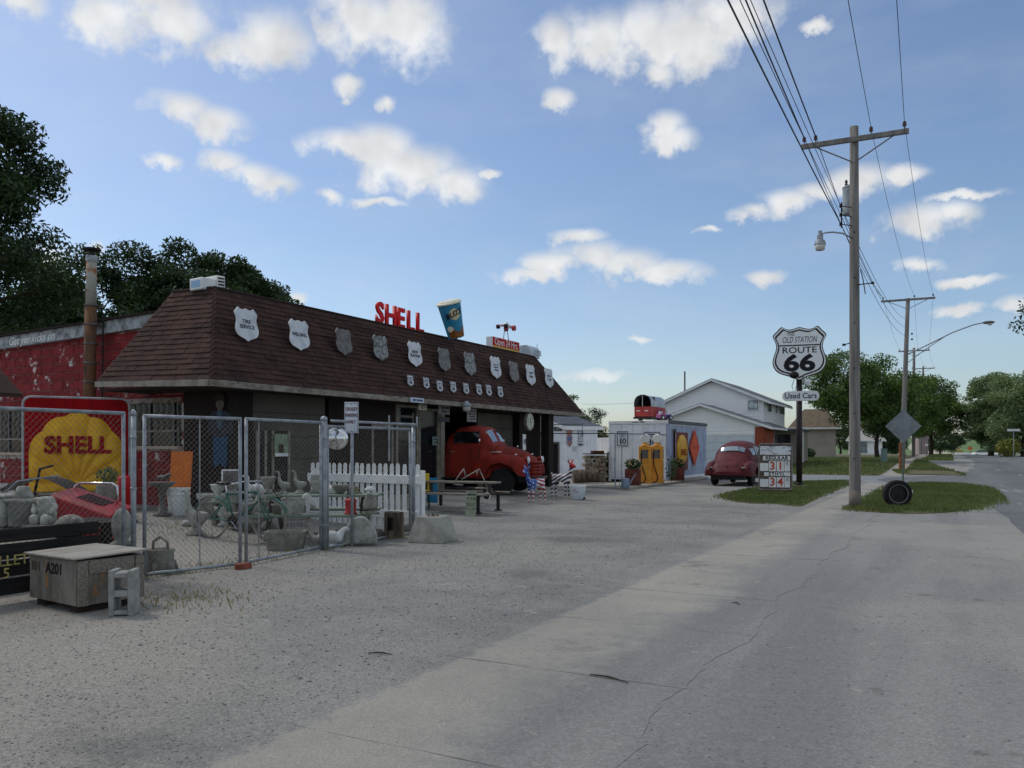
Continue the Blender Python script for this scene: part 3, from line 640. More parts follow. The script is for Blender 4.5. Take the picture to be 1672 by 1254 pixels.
# shop front: frames, glass, doors
def opening(pxa, pxb, za, zb, label, curtain=None):
    ya, yb = fy(pxa), fy(pxb); f = MB(); k = .07
    for (a, b, c, d) in ((ya, yb, zb-k, zb), (ya, yb, za, za+k), (ya, ya+k, za+k, zb-k), (yb-k, yb, za+k, zb-k)): f.bb((WX-.06, a, c), (WX+.03, b, d))
    o = sp(f, label, m_frame); g = MB(); g.bb((WX-.03, ya+k, za+k), (WX-.02, yb-k, zb-k)); sp(g, 'pane', m_glass, o)
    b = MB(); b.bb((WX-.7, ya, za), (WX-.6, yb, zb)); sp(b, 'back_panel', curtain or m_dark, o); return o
m_teal = mat('teal_curtain', S(64,92,96), .8, S(38,56,60), 9, stretch=(4,4,.2))
opening(606, 641, .28, 2.05, 'door', m_teal); opening(646, 682, .55, 2.6, 'window'); opening(683, 716, .28, 2.55, 'door')
q = MB(); q.bb((WX+.001, fy(716), .2), (WX+.09, fy(722), 2.62)); sp(q, 'post', m_frame)
q = MB(); q.bb((WX+.001, fy(843), .2), (WX+.12, fy(852), 2.62)); sp(q, 'post', m_swall); q = MB(); q.bb((WX+.25, YE-.5, .1), (WX+.55, YE-.1, 2.62)); sp(q, 'post', m_swall)
# inside of the open truck bay
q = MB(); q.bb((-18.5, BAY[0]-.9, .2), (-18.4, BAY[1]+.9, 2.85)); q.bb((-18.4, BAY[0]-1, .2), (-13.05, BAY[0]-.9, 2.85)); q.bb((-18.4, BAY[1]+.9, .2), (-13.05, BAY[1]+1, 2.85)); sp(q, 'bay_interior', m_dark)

# ---------------- things fixed to the front of the roof
FN = Vector((1.95, 0, 1.1)).normalized(); FU = Vector((-1.1, 0, 1.95)).normalized(); FX = Vector((0, 1, 0))
def on_roof(px, py): return hit(px, py, BL, FN)
SHIELD = spline([(0,.585),(.09,.555),(.18,.535),(.26,.555),(.34,.60),(.42,.50),(.5,.40),(.455,.28),(.43,.14),(.46,0),(.5,-.16),(.485,-.30),(.40,-.43),(.25,-.50),(.10,-.555),(0,-.62),
                 (-.10,-.555),(-.25,-.50),(-.40,-.43),(-.485,-.30),(-.5,-.16),(-.46,0),(-.43,.14),(-.455,.28),(-.5,.40),(-.42,.50),(-.34,.60),(-.26,.555),(-.18,.535),(-.09,.555)], 2)
m_shw = mat('shield_white', S(214,219,225), .5, S(192,198,206), 5, wear=(S(120,112,108), 14, .66))
m_shg = mat('shield_plastic_grey', S(122,120,118), .4, S(92,88,86), 9, bump=.9, bs=14, rand=.1)
m_shs = mat('shield_foil', S(150,152,150), .3, S(84,84,82), 16, lo=.45, hi=.55, bump=1, bs=20, metal=.2)
m_ink = mat('black_lettering', S(28,28,34), .6)
big = [(402,530,54,'TIRE\nSERVICE',0,'white shield sign reading TIRE SERVICE on the roof'),
       (488,547,50,'WELDING',0,'white shield sign reading WELDING on the roof'),
       (561,558,43,None,1,'dull grey plastic-wrapped shield sign right of the welding shield'),
       (621,568,42,None,2,'blotchy silver shield sign left of the sand blasting shield'),
       (677,578,41,'SAND\nBLASTING',0,'white shield sign reading SAND BLASTING'),
       (725,587,38,None,1,'grey plastic-wrapped shield sign below the big paper cup'),
       (767,594,38,None,2,'crinkled silver-wrapped shield sign left of the open sign'),
       (809,600,36,'~3',0,'white shield sign below the open 24 hours sign'),
       (839,607,34,None,1,'dark grey shield sign between two white ones at the far end'),
       (866,612,34,'~2',0,'narrow white shield sign second from the far end of the roof'),
       (896,617,32,'~2',0,'last white shield sign at the far hip of the roof')]
for (px, py, h, tx, k, lab) in big:
    c = hit(px, py, BL + Vector((.24, 0, 0)), FN); t_ = (c - Vector((0,0,EYE))).dot(FW); hh = h / FOC * t_ * 1.02
    t = thing('shield_sign', lab, 'sign', c, group='large shield signs along the roof')
    M = frame((0,0,0), FX, Vector((-.12,0,1))); o = [(x*hh*.90, y*hh*.82) for x, y in SHIELD]
    MB().ext(o, .018, M).obj('plate', (m_shw, m_shg, m_shs)[k], t)
    MB().box((0, -hh*.1, -.10), (.03, .03, .2), M=M).obj('bracket', m_dark_metal, t)
    if k == 0: MB().ring([(x*1.0, y*1.0) for x, y in o], [(x*.95, y*.96) for x, y in o], .004, M @ Matrix.Translation((0,0,.018))).obj('rim', m_white, t)
    if tx and tx[0] == '~': scribble(t, M @ Matrix.Translation((0, 0, .020)), hh*.42, hh*.36, int(tx[1]), m_ink)
    elif tx: text(tx, hh*.115, m_ink, t, M @ Matrix.Translation((0, 0, .021)), bold=.02, maxw=hh*.66)
small = [(670,621.5),(696,625.5),(718,630.5),(740,632),(761,634.5),(782,636),(798,637.5),(817,640)]
ordn = ['first (leftmost)','second','third','fourth','fifth','sixth','seventh','last (rightmost)']
for i, (px, py) in enumerate(small):
    c = on_roof(px, py); t_ = (c - Vector((0,0,EYE))).dot(FW); hh = 19 / FOC * t_ * 1.02; c = hit(px, py, BL + Vector((.14, 0, 0)), FN)
    t = thing('route_shield', ordn[i] + ' small white 66 shield from the left in the low row', 'sign', c, group='small 66 shields in a row')
    M = frame((0,0,0), FX, Vector((-.12,0,1))); o = [(x*hh*.92, y*hh*.82) for x, y in SHIELD]
    MB().ext(o, .012, M).obj('plate', m_shw, t); MB().box((0,0,-.06), (.02, .02, .12), M=M).obj('bracket', m_dark_metal, t)
    MB().ring([(x*.97, y*.97) for x, y in o], [(x*.90, y*.90) for x, y in o], .003, M @ Matrix.Translation((0,0,.012))).obj('border', m_ink, t)
    text('66', hh*.30, m_ink, t, M @ Matrix.Translation((0, -hh*.14, .015)), bold=.03); text('ROUTE', hh*.12, m_ink, t, M @ Matrix.Translation((0, hh*.22, .015)))
    MB().box((0, hh*.09, .014), (hh*.55, hh*.03, .004), M=M).obj('line', m_ink, t)
# slack wires between the shields
wl = MB()
for (a, b) in zip(big[:-1], big[1:]):
    p, q = on_roof(a[0], a[1]-8) + FN*.05, on_roof(b[0], b[1]-8) + FN*.05; m = p.lerp(q, .5) - FU*.09; wl.tube([p, p.lerp(m,.6)-FU*.02, m, q.lerp(m,.6)-FU*.02, q], .006, 4)
tag(wl.obj('light_cable', m_dark_metal), 'thin slack cable strung between the roof shields', 'cable')

# ---------------- on top of the roof
def onTop(px, py, X=-13.3): return onX(px, py, X)
t = thing('roof_letters', 'big red SHELL letters standing on the roof edge', 'sign', Vector((-13.35, onTop(650,500).y, 4.68)))
oy = t.location.y
for ch, px, py, h in (('S',620,512.5,34),('H',638,517,33),('E',654,521.5,32.5),('L',670,526,32),('L',685,529.5,31.5)):
    c = onTop(px, py, -13.35); t_ = (c - Vector((0,0,EYE))).dot(FW); hh = h / FOC * t_
    text(ch, hh, m_red_let, t, frame((0, c.y-oy, c.z-4.68), (0,1,0), (0,0,1)), bold=.042, ext=.03, name='letter', sx=.98)
MB().tube([(-.02, -1.6, .03), (-.02, 1.6, .03)], .02, 6).obj('rail', m_dark_metal, t)
# big tilted paper cup
cb, ct = at(745, 551, 24.2), at(732.5, 493, 23.9); t = thing('giant_cup', 'giant tilted blue drinks cup with cream lid on the roof', 'cup', (cb.x, cb.y, 4.6))
ax = (ct - cb); ch = ax.length; zc = ax.normalized(); view = (Vector((0,0,EYE)) - cb); xc = (view - zc * view.dot(zc)).normalized(); yc = zc.cross(xc)
MC = Matrix((xc, yc, zc)).transposed().to_4x4(); MC.translation = cb - Vector((cb.x, cb.y, 4.6))
m_cup = mat('cup_blue', S(52,140,176), .45, S(44,124,160), 3); m_lid = mat('cup_lid', S(232,230,206), .5, S(214,210,184), 8, wear=(S(150,140,110), 20, .66))
rb, rt = .235, .345
MB().lathe([(rb*.2, .01), (rb, .0), (rb+(rt-rb)*.97, ch*.97)], n=28, M=MC).obj('cup_wall', m_cup, t, smooth=False)
MB().lathe([(rb*.9, ch*.95), (rt*1.07, ch*.95), (rt*1.08, ch*.985), (rt*.98, ch*1.0), (rt*.9, ch*1.03), (.02, ch*1.05)], n=28, M=MC).obj('lid', m_lid, t)
def wrap(R0, R1):
    def f(co):
        z = co.y; rr = rb + (rt - rb) * z / ch + .004 + co.z; a = co.x / (rb + (rt-rb)*z/ch); return Vector((rr*math.cos(a), rr*math.sin(a), z))
    return f
def cup_patch(fn, n=20, m=6, name='print', mt=None):
    rows = []
    for i in range(m + 1):
        rows.append([wrap(0,0)(Vector((*fn(j / n, i / m), 0))) for j in range(n + 1)])
    return MB().grid(rows, MC).obj(name, mt, t)
m_cream = mat('cream_print', S(214,204,160), .5); m_amber = mat('amber_print', S(176,112,40), .5, S(84,56,36), 22, lo=.4, hi=.6); m_navy = mat('navy_print', S(30,34,52), .5)
cup_patch(lambda u, v: (.10 + (u-.5)*.34*math.sin(math.pi*v)**.5, ch*(.5 + .34*v)), name='badge', mt=m_cream)
cup_patch(lambda u, v: (-.2 + u*.62, ch*(.02 + .22*v*(1+.3*math.sin(u*9)))), name='cereal_print', mt=m_amber)
cup_patch(lambda u, v: (-.12 + (u-.5)*.2*math.sin(math.pi*max(.05,v))**.5, ch*(.2 + .17*v)), name='white_badge', mt=m_lid)
text('BUZZ', .15, m_navy, t, MC @ Matrix.Translation((.004,0,0)), bold=.05, ext=.001, bend=lambda co: wrap(0,0)(Vector((co.x + .1, co.y + co.x*.25 + ch*.68, .004 + co.z))))
MB().tube([(0,0,.0), tuple(cb - Vector((cb.x, cb.y, 4.6)) + Vector((0,0,.05)))], .03, 8).obj('post', m_dark_metal, t)
# lightbox sign
c = onTop(825, 563, -13.25); t = thing('light_box_sign', 'red lit-box sign reading Open 24 Hrs. with yellow stripe', 'sign', (c.x, c.y, 4.68))
y0, y1 = onTop(804, 560, -13.25).y - c.y, onTop(848, 560, -13.25).y - c.y; z0, z1 = onTop(804, 577, -13.25).z - 4.68, onTop(804, 548.5, -13.25).z - 4.68
z0 = .02
MB().bb((-.24, y0, z0), (0, y1, z1)).obj('cabinet', m_trim, t, bev=.012)
m_rface = mat('red_face', S(196,14,22), .5, S(178,12,18), 2, spec=.1); m_yel = mat('yellow_face', S(214,170,40), .4)
MB().bb((.001, y0+.02, z0+.13), (.012, y1-.02, z1-.02)).obj('red_face', m_rface, t); MB().bb((.001, y0+.02, z0+.02), (.010, y1-.02, z0+.125)).obj('yellow_stripe', m_yel, t)
text('Open 24 Hrs.', .24, m_white, t, frame((.015, (y0+y1)/2, (z0+z1)/2+.05), (0,1,0), (0,0,1)), bold=.008, maxw=(y1-y0)*.86)
# toy racing car on two struts above it
c2 = onTop(826, 534, -13.4); t = thing('toy_racing_car', 'small red and white model racing car on struts above the open sign', 'toy car', (c2.x, c2.y, 5.15))
dz = c2.z - 5.15; m_tr = mat('toy_red', S(170,40,48), .4); L = .36
MB().tube([(0,-.06,dz), (0,-.18,-.02)], .012, 6).obj('strut', m_dark_metal, t); MB().tube([(0,.06,dz), (0,.22,-.06)], .012, 6).obj('strut', m_dark_metal, t)
MB().tube([(0,-.42,dz+.0),(0,-.2,dz+.03),(0,.1,dz+.07),(0,.36,dz+.03)], [.03,.055,.075,.05], 8).obj('body', m_trim, t, smooth=True)
MB().box((0,.40,dz+.08),(.3,.1,.015)).obj('rear_wing', m_tr, t); MB().box((0,-.40,dz+.0),(.3,.07,.015)).obj('front_wing', m_tr, t); MB().ell((0,.07,dz+.14),(.04,.05,.05),8,6).obj('driver', m_trim, t, smooth=True)
for sx in (-.15, .15):
    for yy, rr in ((-.27, .075), (.3, .095)): MB().tube([(sx-.045,yy,dz-.01),(sx+.045,yy,dz-.01)], rr, 12).obj('wheel', m_tr if rr > .08 else m_rubber, t)
# vent hood at the far end, cooler box at the near end
c = onTop(866, 585, -13.5); t = thing('roof_vent', 'pale rounded metal vent hood at the far end of the roof', 'vent', (c.x, c.y, 4.68))
prof = spline([(-.3,0),(-.3,.28),(-.2,.42),(0,.45),(.2,.42),(.3,.28),(.3,0)], 3, False)
MB().ext(prof, .75, frame((0,-.3,0), (1,0,0), (0,0,1)) @ Matrix.Translation((0,0,-.45))).obj('hood', mat('pale_metal', S(196,204,212), .4, S(170,178,188), 4, metal=.2), t, bev=.01); MB().tube([(0,.55,.3),(0,.56,.62)],.008,5).obj('aerial', m_dark_metal, t)
for k in range(5): MB().box((.306, -.05+.1*k-.12, .2),(.01,.05,.2)).obj('louvre', m_galv, t)
c = onTop(338, 470, -13.4); t = thing('air_cooler', 'white box air cooler on the near corner of the roof', 'air conditioner', (-13.6, c.y+.1, 4.68), rot=(R_(2), 0, R_(-6)))
MB().box((0, -.02, .14), (.42, .34, .24)).obj('casing', m_trim, t, bev=.015); MB().box((.02, .26, .19), (.40, .20, .30)).obj('grille_box', m_white, t, bev=.01)
for k in range(4): MB().box((.225, .26, .09+.065*k), (.012, .15, .03)).obj('louvre', m_dark_metal, t)
MB().box((.0, -.192, .14), (.3, .006, .14)).obj('label_panel', mat('pale_blue', S(150,184,214), .5), t)
# ---------------- small things under the eave
def plate(px, py, w, h, X, lab, m, tx=None, tm=None, fac='sign', th=.02, name='eave_sign'):
    c = onX(px, py, X); t_ = (c - Vector((0,0,EYE))).dot(FW); k = t_ / FOC; ww = abs(onX(px+w/2, py, X).y - onX(px-w/2, py, X).y); t = thing(name, lab, fac, c)
    MB().box((0,0,0), (th, ww, h*k)).obj('plate', m, t, bev=.004); MB().tube([(-.01,-ww*.3,h*k/2),(-.02,-ww*.3,h*k/2+.07)],.005,5).obj('hanger', m_dark_metal, t); MB().tube([(-.01,ww*.3,h*k/2),(-.02,ww*.3,h*k/2+.07)],.005,5).obj('hanger', m_dark_metal, t)
    if tx and tx[0] == '~': scribble(t, frame((th/2+.002,0,0),(0,1,0),(0,0,1)), ww*.8, h*k*.75, int(tx[1]), tm or m_ink)
    elif tx: text(tx, h*k*.2 if '\n' in tx else h*k*.5, tm or m_ink, t, frame((th/2+.003,0,0),(0,1,0),(0,0,1)), maxw=ww*.86)
    return t
m_dull = mat('dull_tin', S(112,108,104), .6, S(84,80,78), 8)
plate(681, 653.5, 22, 8, -12.0, 'small pale blue sign plate fixed to the eave', mat('pale_plate', S(186,200,220), .5), '~1')
plate(690, 665, 13, 9, -12.3, 'small cream notice plate under the eave', mat('cream_plate', S(198,192,172), .6), '~3')
plate(725, 669, 18, 16, -12.2, 'dull grey hanging tin sign with dark foot under the eave', m_dull, '~2'); plate(725, 685, 18, 8, -12.2, 'dark lower tin panel hanging below the dull grey sign', m_blackp)
plate(770, 678, 15, 22, -12.4, 'grey notice sign behind the eave lamp', mat('grey_notice', S(150,148,146), .6), '~4')
plate(688, 686, 8, 9, WX+.05, 'small framed notice on the shop door', mat('notice', S(150,146,138), .6), '~2')
plate(710, 720, 8, 14, WX+.05, 'round-cornered pale sticker sign on the shop door glass', mat('sticker', S(120,140,136), .6), '~2')
plate(856, 722, 5, 26, WX+.6, 'narrow white thermometer sign on the far post', m_white, '~1', fac='thermometer')
c = at(762, 664, 23); t = thing('eave_lamp', 'silver gooseneck barn lamp hanging at the roof edge', 'lamp', c)
MB().lathe([(.02,.16),(.06,.15),(.07,.10),(.11,.07),(.125,.03),(.125,-.0)], n=18).obj('shade', m_galv, t, smooth=True); MB().lathe([(.11,-.001),(.115,-.06),(.09,-.13),(.02,-.135)], n=18).obj('globe', mat('frosted', S(180,176,166), .4), t, smooth=True); MB().tube([(0,0,.15),(-.1,0,.18),(-.25,0,.16)],.012,6).obj('arm', m_dark_metal, t)
c = onX(864, 689, WX+.75); t = thing('round_clock', 'round white wall clock sign on the far post of the station', 'clock', c)
Mc = YZ(); MB().lathe([(.26,-.06),(.29,-.05),(.29,.03),(.26,.045)], n=28, M=Mc).obj('case', m_dull, t, smooth=False); MB().lathe([(.255,.046),(.25,.05),(.001,.052)], n=28, M=Mc).obj('face', mat('clock_face', S(196,196,180), .5, S(170,170,156), 5), t)
MB().box((.06,.0,.07),(.008,.014,.15)).obj('hand', m_ink, t); MB().box((.06,.04,-.02),(.008,.11,.014)).obj('hand', m_ink, t); MB().box((-.09,0,0),(.08,.1,.1)).obj('mount', m_dark_metal, t)
for k in range(12): a = k*math.pi/6; MB().box((.056,.21*math.cos(a),.21*math.sin(a)),(.006,.02,.02)).obj('hour_mark', m_ink, t)
# picture in the garage-door window
t = plate(459, 727, 22, 36, WX+.04, 'green and white poster in the garage door window', mat('poster_green', S(140,160,132), .6, S(116,136,112), 6))
k = onX(459, 727, WX+.04); MB().bb((.012,-.09,-.16),(.018,.06,.02)).obj('dark_figure', mat('poster_brown', S(60,44,36), .7), t); MB().bb((.012,-.2,-.24),(.016,.2,-.17)).obj('white_band', m_white, t)
# cut-out figure on the side wall
t = thing('cutout_figure', 'life-size cut-out of a man in dull blue jacket and jeans against dark wall', 'cutout', (-13.0, WY-.03, 1.12))
def outl(pts): return spline(pts, 3)
MX = XZ((0,0,0))
m_jean = mat('cutout_jeans', S(44,86,116), .8, S(34,70,100), 7); m_jack = mat('cutout_jacket', S(62,66,76), .85, S(48,52,60), 6); m_skin = mat('cutout_skin', S(108,96,88), .8); m_hair = mat('cutout_hair', S(54,48,44), .9)
MB().ext(outl([(-.17,.0),(-.03,0),(0,.3),(.03,0),(.17,0),(.19,.35),(.17,.62),(-.17,.62),(-.19,.35)]), .022, MX).obj('jeans', m_jean, t)
MB().ext(outl([(-.2,.58),(.2,.58),(.22,.8),(.27,.62),(.34,.66),(.31,.95),(.22,1.06),(.06,1.10),(-.06,1.10),(-.22,1.06),(-.31,.95),(-.34,.66),(-.27,.62),(-.22,.8)]), .028, MX).obj('jacket', m_jack, t)
MB().ext(outl([(-.05,.75),(.05,.75),(.06,1.06),(-.06,1.06)]), .032, MX).obj('shirt', mat('cutout_shirt', S(72,94,110), .8), t)
MB().ext(outl([(-.05,1.06),(.05,1.06),(.06,1.14),(.10,1.2),(.105,1.3),(.06,1.36),(-.06,1.36),(-.105,1.3),(-.10,1.2),(-.06,1.14)]), .026, MX).obj('face', m_skin, t)
MB().ext(outl([(-.115,1.27),(-.06,1.29),(.06,1.30),(.115,1.27),(.12,1.37),(.06,1.43),(-.06,1.43),(-.12,1.37)]), .032, MX).obj('hair', m_hair, t)
for sx in (-.04,.04): MB().box((sx, -.03, 1.24),(.03,.006,.012)).obj('eye', m_ink, t)
MB().box((0,-.03,1.16),(.05,.006,.01)).obj('mouth', m_rust, t)

# ================================================================== red block building
m_redblk = mat('red_painted_block', S(136,42,43), .8, S(112,32,35), 3, rand=.12, bump=.3, bs=50, wear=[(S(210,202,195), 4.2, .595), (S(206,198,190), 16, .66)], coord='World')
m_mortar = mat('mortar_white', S(206,198,192), .9, S(110,40,42), 4, lo=.52, hi=.60, coord='World')
rb_ = thing('block_building', 'red painted concrete block building with pale lettered fascia', 'building', (-18, WY, .2)); RO = Vector((-18, WY, .2))
def rp(mb, name, m, parent=rb_, **k): mb.v = [tuple(Vector(v) - RO) for v in mb.v]; return mb.obj(name, m, parent, **k)
XR = -14.1
def topz(x): return 4.29 + (4.13-4.29) * (x + 15.3) / (-20.5 + 15.3)
w = MB(); w.add([(XR,WY+.03,0),(-27,WY+.03,0),(-27,WY+.03,topz(-27)),(XR,WY+.03,topz(XR)),(XR,WY+8,0),(-27,WY+8,0),(-27,WY+8,3.8),(XR,WY+8,3.8)], [(0,1,2,3),(4,7,6,5),(0,3,7,4),(1,5,6,2),(3,2,6,7)])
wall = rp(w, 'wall', m_mortar)
bl_me = MB().box((0,0,0),(1,1,1)).mesh('block'); bl_me.materials.append(m_redblk)
wins = [(-16.6, -14.2, 1.5, 2.42), (-24.5, -18.9, 1.35, 2.35)]
nb = 0
for i in range(20):
    z = .2 + .2*i
    for j in range(30):
        xc = XR - .2 - .4*j - (.2 if i % 2 else 0) + .2; x1 = min(XR, xc + .2); x0 = xc - .2
        if x0 < -21.6: continue
        if x1 - x0 < .08 or z + .2 > topz(xc) - .12 or z < .5 and x0 < -17: continue
        if any(x1 > a + .02 and x0 < b - .02 and z + .2 > c + .02 and z < d - .02 for a, b, c, d in wins): continue
        o = bpy.data.objects.new('block', bl_me); COL.objects.link(o); o.parent = wall; o.scale = (x1-x0-.014, .06, .186)
        o.location = Vector(((x0+x1)/2, WY+.028+random.uniform(-.003,.003), z+.1)) - RO; nb += 1
f = MB(); z0, z1 = topz(-27), topz(XR)
f.add([(-27,WY-.12,z0-.30),(XR,WY-.12,z1-.26),(XR,WY-.12,z1),(-27,WY-.12,z0),(-27,WY+.05,z0-.3),(XR,WY+.05,z1-.26),(XR,WY+.05,z1),(-27,WY+.05,z0)], [(0,1,2,3),(0,4,5,1),(3,2,6,7),(4,7,6,5),(1,5,6,2)])
m_fb = mat('weathered_fascia', S(172,176,178), .8, S(104,108,110), 5, lo=.4, hi=.65, coord='World', wear=(S(168,172,174), 7, .62))
fo = rp(f, 'fascia', m_fb); r2 = MB(); r2.add([(-27,WY-.2,z0+.0),(XR,WY-.2,z1+.0),(XR,WY+8,z1),(-27,WY+8,z0),(-27,WY-.2,z0+.04),(XR,WY-.2,z1+.04),(XR,WY+8,z1+.04),(-27,WY+8,z0+.04)], [(0,1,5,4),(4,5,6,7),(0,3,2,1),(1,2,6,5)]); rp(r2, 'roof_edge', m_deck)
pc = onY(46, 560, WY-.13); sl = (z1-z0)/(XR+27)
text('Get yer kicks on', .19, m_white, fo, Matrix.Translation(-RO) @ frame((pc.x+.1, WY-.125, topz(pc.x)-.15), (1,0,sl), (0,0,1)), shear=.35, bold=.02, maxw=3.9); text('66', .16, m_white, fo, Matrix.Translation(-RO) @ frame((onY(152,540,WY).x, WY-.125, topz(-16.3)-.15), (1,0,sl), (0,0,1)), shear=.3, bold=.015)
for a, b, c, d in wins:                                             # barred windows
    g = MB(); g.bb((a, WY+.024, c), (b, WY+.026, d)); wo = rp(g, 'window', m_dark); q = MB(); q.bb((a, WY+.012, c), (b, WY+.016, d)); rp(q, 'pane', m_glass, wo)
    f = MB(); f.bb((a-.05, WY-.03, d), (b+.05, WY+.02, d+.1)); f.bb((a-.05, WY-.03, c+.3), (b, WY+.0, c+.34)); rp(f, 'head', m_fascia, wo); f = MB(); f.bb((a-.08, WY-.1, c-.06), (b+.04, WY+.02, c)); rp(f, 'sill', mat('pale_sill', S(186,168,148), .7), wo)
    n = int((b-a)/.18)
    for k in range(n+1):
        bar = MB(); x = a+(b-a)*k/n
        if k % 4 == 0: bar.bb((x-.025, WY-.02, c), (x+.025, WY+.0, d))
        else:
            z = c + .34; s = (d-z)
            bar.tube([(x,WY-.015,z),(x+.05,WY-.015,z+s*.25),(x-.05,WY-.015,z+s*.5),(x+.05,WY-.015,z+s*.75),(x,WY-.015,d)], .011, 5)
        rp(bar, 'bar', m_dull, wo)
# stovepipe with its ladder frame
pb = at(127, 640, 17.9); t = thing('stovepipe_stack', 'tall rusty stovepipe chimney with ladder frame beside the block building', 'chimney', (pb.x, WY-.35, .2))
m_pipe = mat('rusty_pipe', S(118,84,58), .8, S(64,50,44), 3.2, bump=.2, bs=20, stretch=(1,1,.5), wear=(S(150,150,140), 2.2, .62)); zt = 5.95 - .2; lx = .12
MB().tube([(0,0,.1),(lx*.5,0,3),(lx*.8,0,4.35)], .125, 16).obj('pipe', m_pipe, t, smooth=True); MB().tube([(lx*.8,0,4.36),(lx,0,zt-.42)], .11, 16).obj('upper_pipe', mat('pale_rusty_pipe', S(160,158,146), .7, S(140,92,54), 3, lo=.45, hi=.55), t, smooth=True)
MB().lathe([(.118,0),(.118,.12)], (lx,0,zt-.42), 16).obj('collar', m_galv, t); MB().lathe([(.06,.12),(.06,.22),(.2,.25),(.19,.28),(.03,.32)], (lx,0,zt-.42), 16).obj('rain_cap', m_dark_metal, t)
for k in range(9):
    z = 1.0+.42*k; MB().lathe([(.13,0),(.14,.005),(.14,.035),(.13,.04)], (lx*z/5.5,0,z), 16).obj('band', m_dull, t); MB().box((lx*z/5.5-.02,.16,z+.02),(.42,.05,.03)).obj('rung', m_dull, t)
for sx in (-.2, .2): MB().tube([(sx,.16,.1),(sx+lx*.75,.16,4.2)], .018, 6).obj('ladder_rail', m_dark_metal, t)
# ================================================================== the yard
def post_pipe(p, h, r, lab, grp='galvanised fence posts'):
    t = thing('fence_post', lab, 'post', p, group=grp); MB().tube([(0,0,-.05),(0,0,h)], r, 12).obj('pipe', m_galv, t, smooth=True); MB().lathe([(r*1.05,0),(r*1.12,.02),(r*.9,.05),(.004,.07)], (0,0,h), 12).obj('cap', m_galv, t, smooth=True)
    for z in (.35, h*.55, h*.86): MB().lathe([(r*1.0,0),(r*1.25,.004),(r*1.25,.024),(r*1.0,.028)], (0,0,z), 12).obj('clamp', m_galv, t)
    return t
def chain_panel(a, b, z0, z1, lab, bottom=True, ends=(1, 1), sp=.066, rr=.021, mid=False, extra=None):
    a, b = Vector((a[0], a[1], 0)), Vector((b[0], b[1], 0)); L = (b - a).length; t = thing('chain_link_panel', lab, 'fence', (a.x, a.y, 0), rot=(0, 0, math.atan2(b.y-a.y, b.x-a.x)), group='chain-link fence panels')
    MB().tube([(-.01,0,z1),(L+.01,0,z1)], rr, 10).obj('top_rail', m_galv, t, smooth=True)
    if bottom: MB().tube([(0,0,z0),(L,0,z0)], rr, 10).obj('bottom_rail', m_galv, t, smooth=True)
    for x, e in ((0, ends[0]), (L, ends[1])):
        if e: MB().tube([(x,0,z0-.02),(x,0,z1)], rr, 10).obj('stile', m_galv, t, smooth=True)
    if mid: MB().tube([(L*mid,.01,z0),(L*mid,.01,z1)], .008, 6).obj('tension_bar', m_galv, t)
    w = MB(); h = z1 - z0; r = .0017
    k = -h
    while k < L:
        for s in (1, -1):
            x0, x1 = k, k + h
            c0, c1 = max(x0, 0), min(x1, L)
            if c1 - c0 < .01: continue
            za, zb = (c0 - x0), (c1 - x0)
            if s < 0: za, zb = h - za, h - zb
            dy = .004 * s
            m_ = 4; pts = [(c0 + (c1-c0)*i/m_, dy + (random.uniform(-.004,.004)), z0 + za + (zb-za)*i/m_) for i in range(m_ + 1)]
            w.tube(pts, r, 3, cap=False)
        k += sp
    o = w.obj('wire_mesh', m_wire, t); o['kind'] = 'stuff'; return t
P0, P1, P2, P3 = gp(236, 944), gp(397, 925), gp(529, 898), gp(675, 872)
chain_panel((-8.0, 3.0), (-8.02, 6.02), .05, 1.85, 'left fence panel running out of the picture in front of the red hood', bottom=False, ends=(1, 1))
post_pipe((-8.0, 6.13, 0), 1.83, .029, 'thick gate post at the left gate between the wooden crate and the yard')
chain_panel(P0[:2], (P1.x-.02, P1.y-.03), .04, 1.83, 'wire gate leaf right of the crate with the cut-out figure behind it', mid=.56)
chain_panel((P1.x+.0, P1.y+.05), (P2.x, P2.y-.07), .05, 1.83, 'second wire gate leaf in front of the green bicycle', mid=.16)
post_pipe((P2.x, P2.y, 0), 1.86, .048, 'thickest fence post left of the parking sign')
chain_panel((P2.x-.02, P2.y+.1), (P3.x, P3.y-.1), .03, 1.78, 'fence panel in front of the white picket fence', mid=False)
post_pipe((P3.x, P3.y, 0), 1.82, .033, 'end post of the wire fence beside the concrete footing')
t = thing('loose_pipe', 'bright galvanised pipe lashed along the top of the last fence panel', 'pipe', (P2.x+.05, P2.y+.1, 1.86)); d = (P3 - P2); MB().tube([(0,0,0),(d.x*.97, d.y*.97, .0)], .02, 10).obj('tube', m_galv, t, smooth=True); MB().tube([(d.x*.97,d.y*.97,-.05),(d.x*.97,d.y*.97,.14)], .014, 8).obj('stub', m_galv, t); MB().tube([(d.x*.62,d.y*.62,-.6),(d.x*.62,d.y*.62,.13)], .014, 8).obj('stub', m_galv, t)
b = gp(397, 929); tag(MB().box((0,0,.035),(.09,.2,.07)).obj('brick', mat('red_brick', S(150,84,66), .9, S(120,66,54), 8), loc=b, bev=.005), 'red brick propping the meeting gate leaves', 'brick')
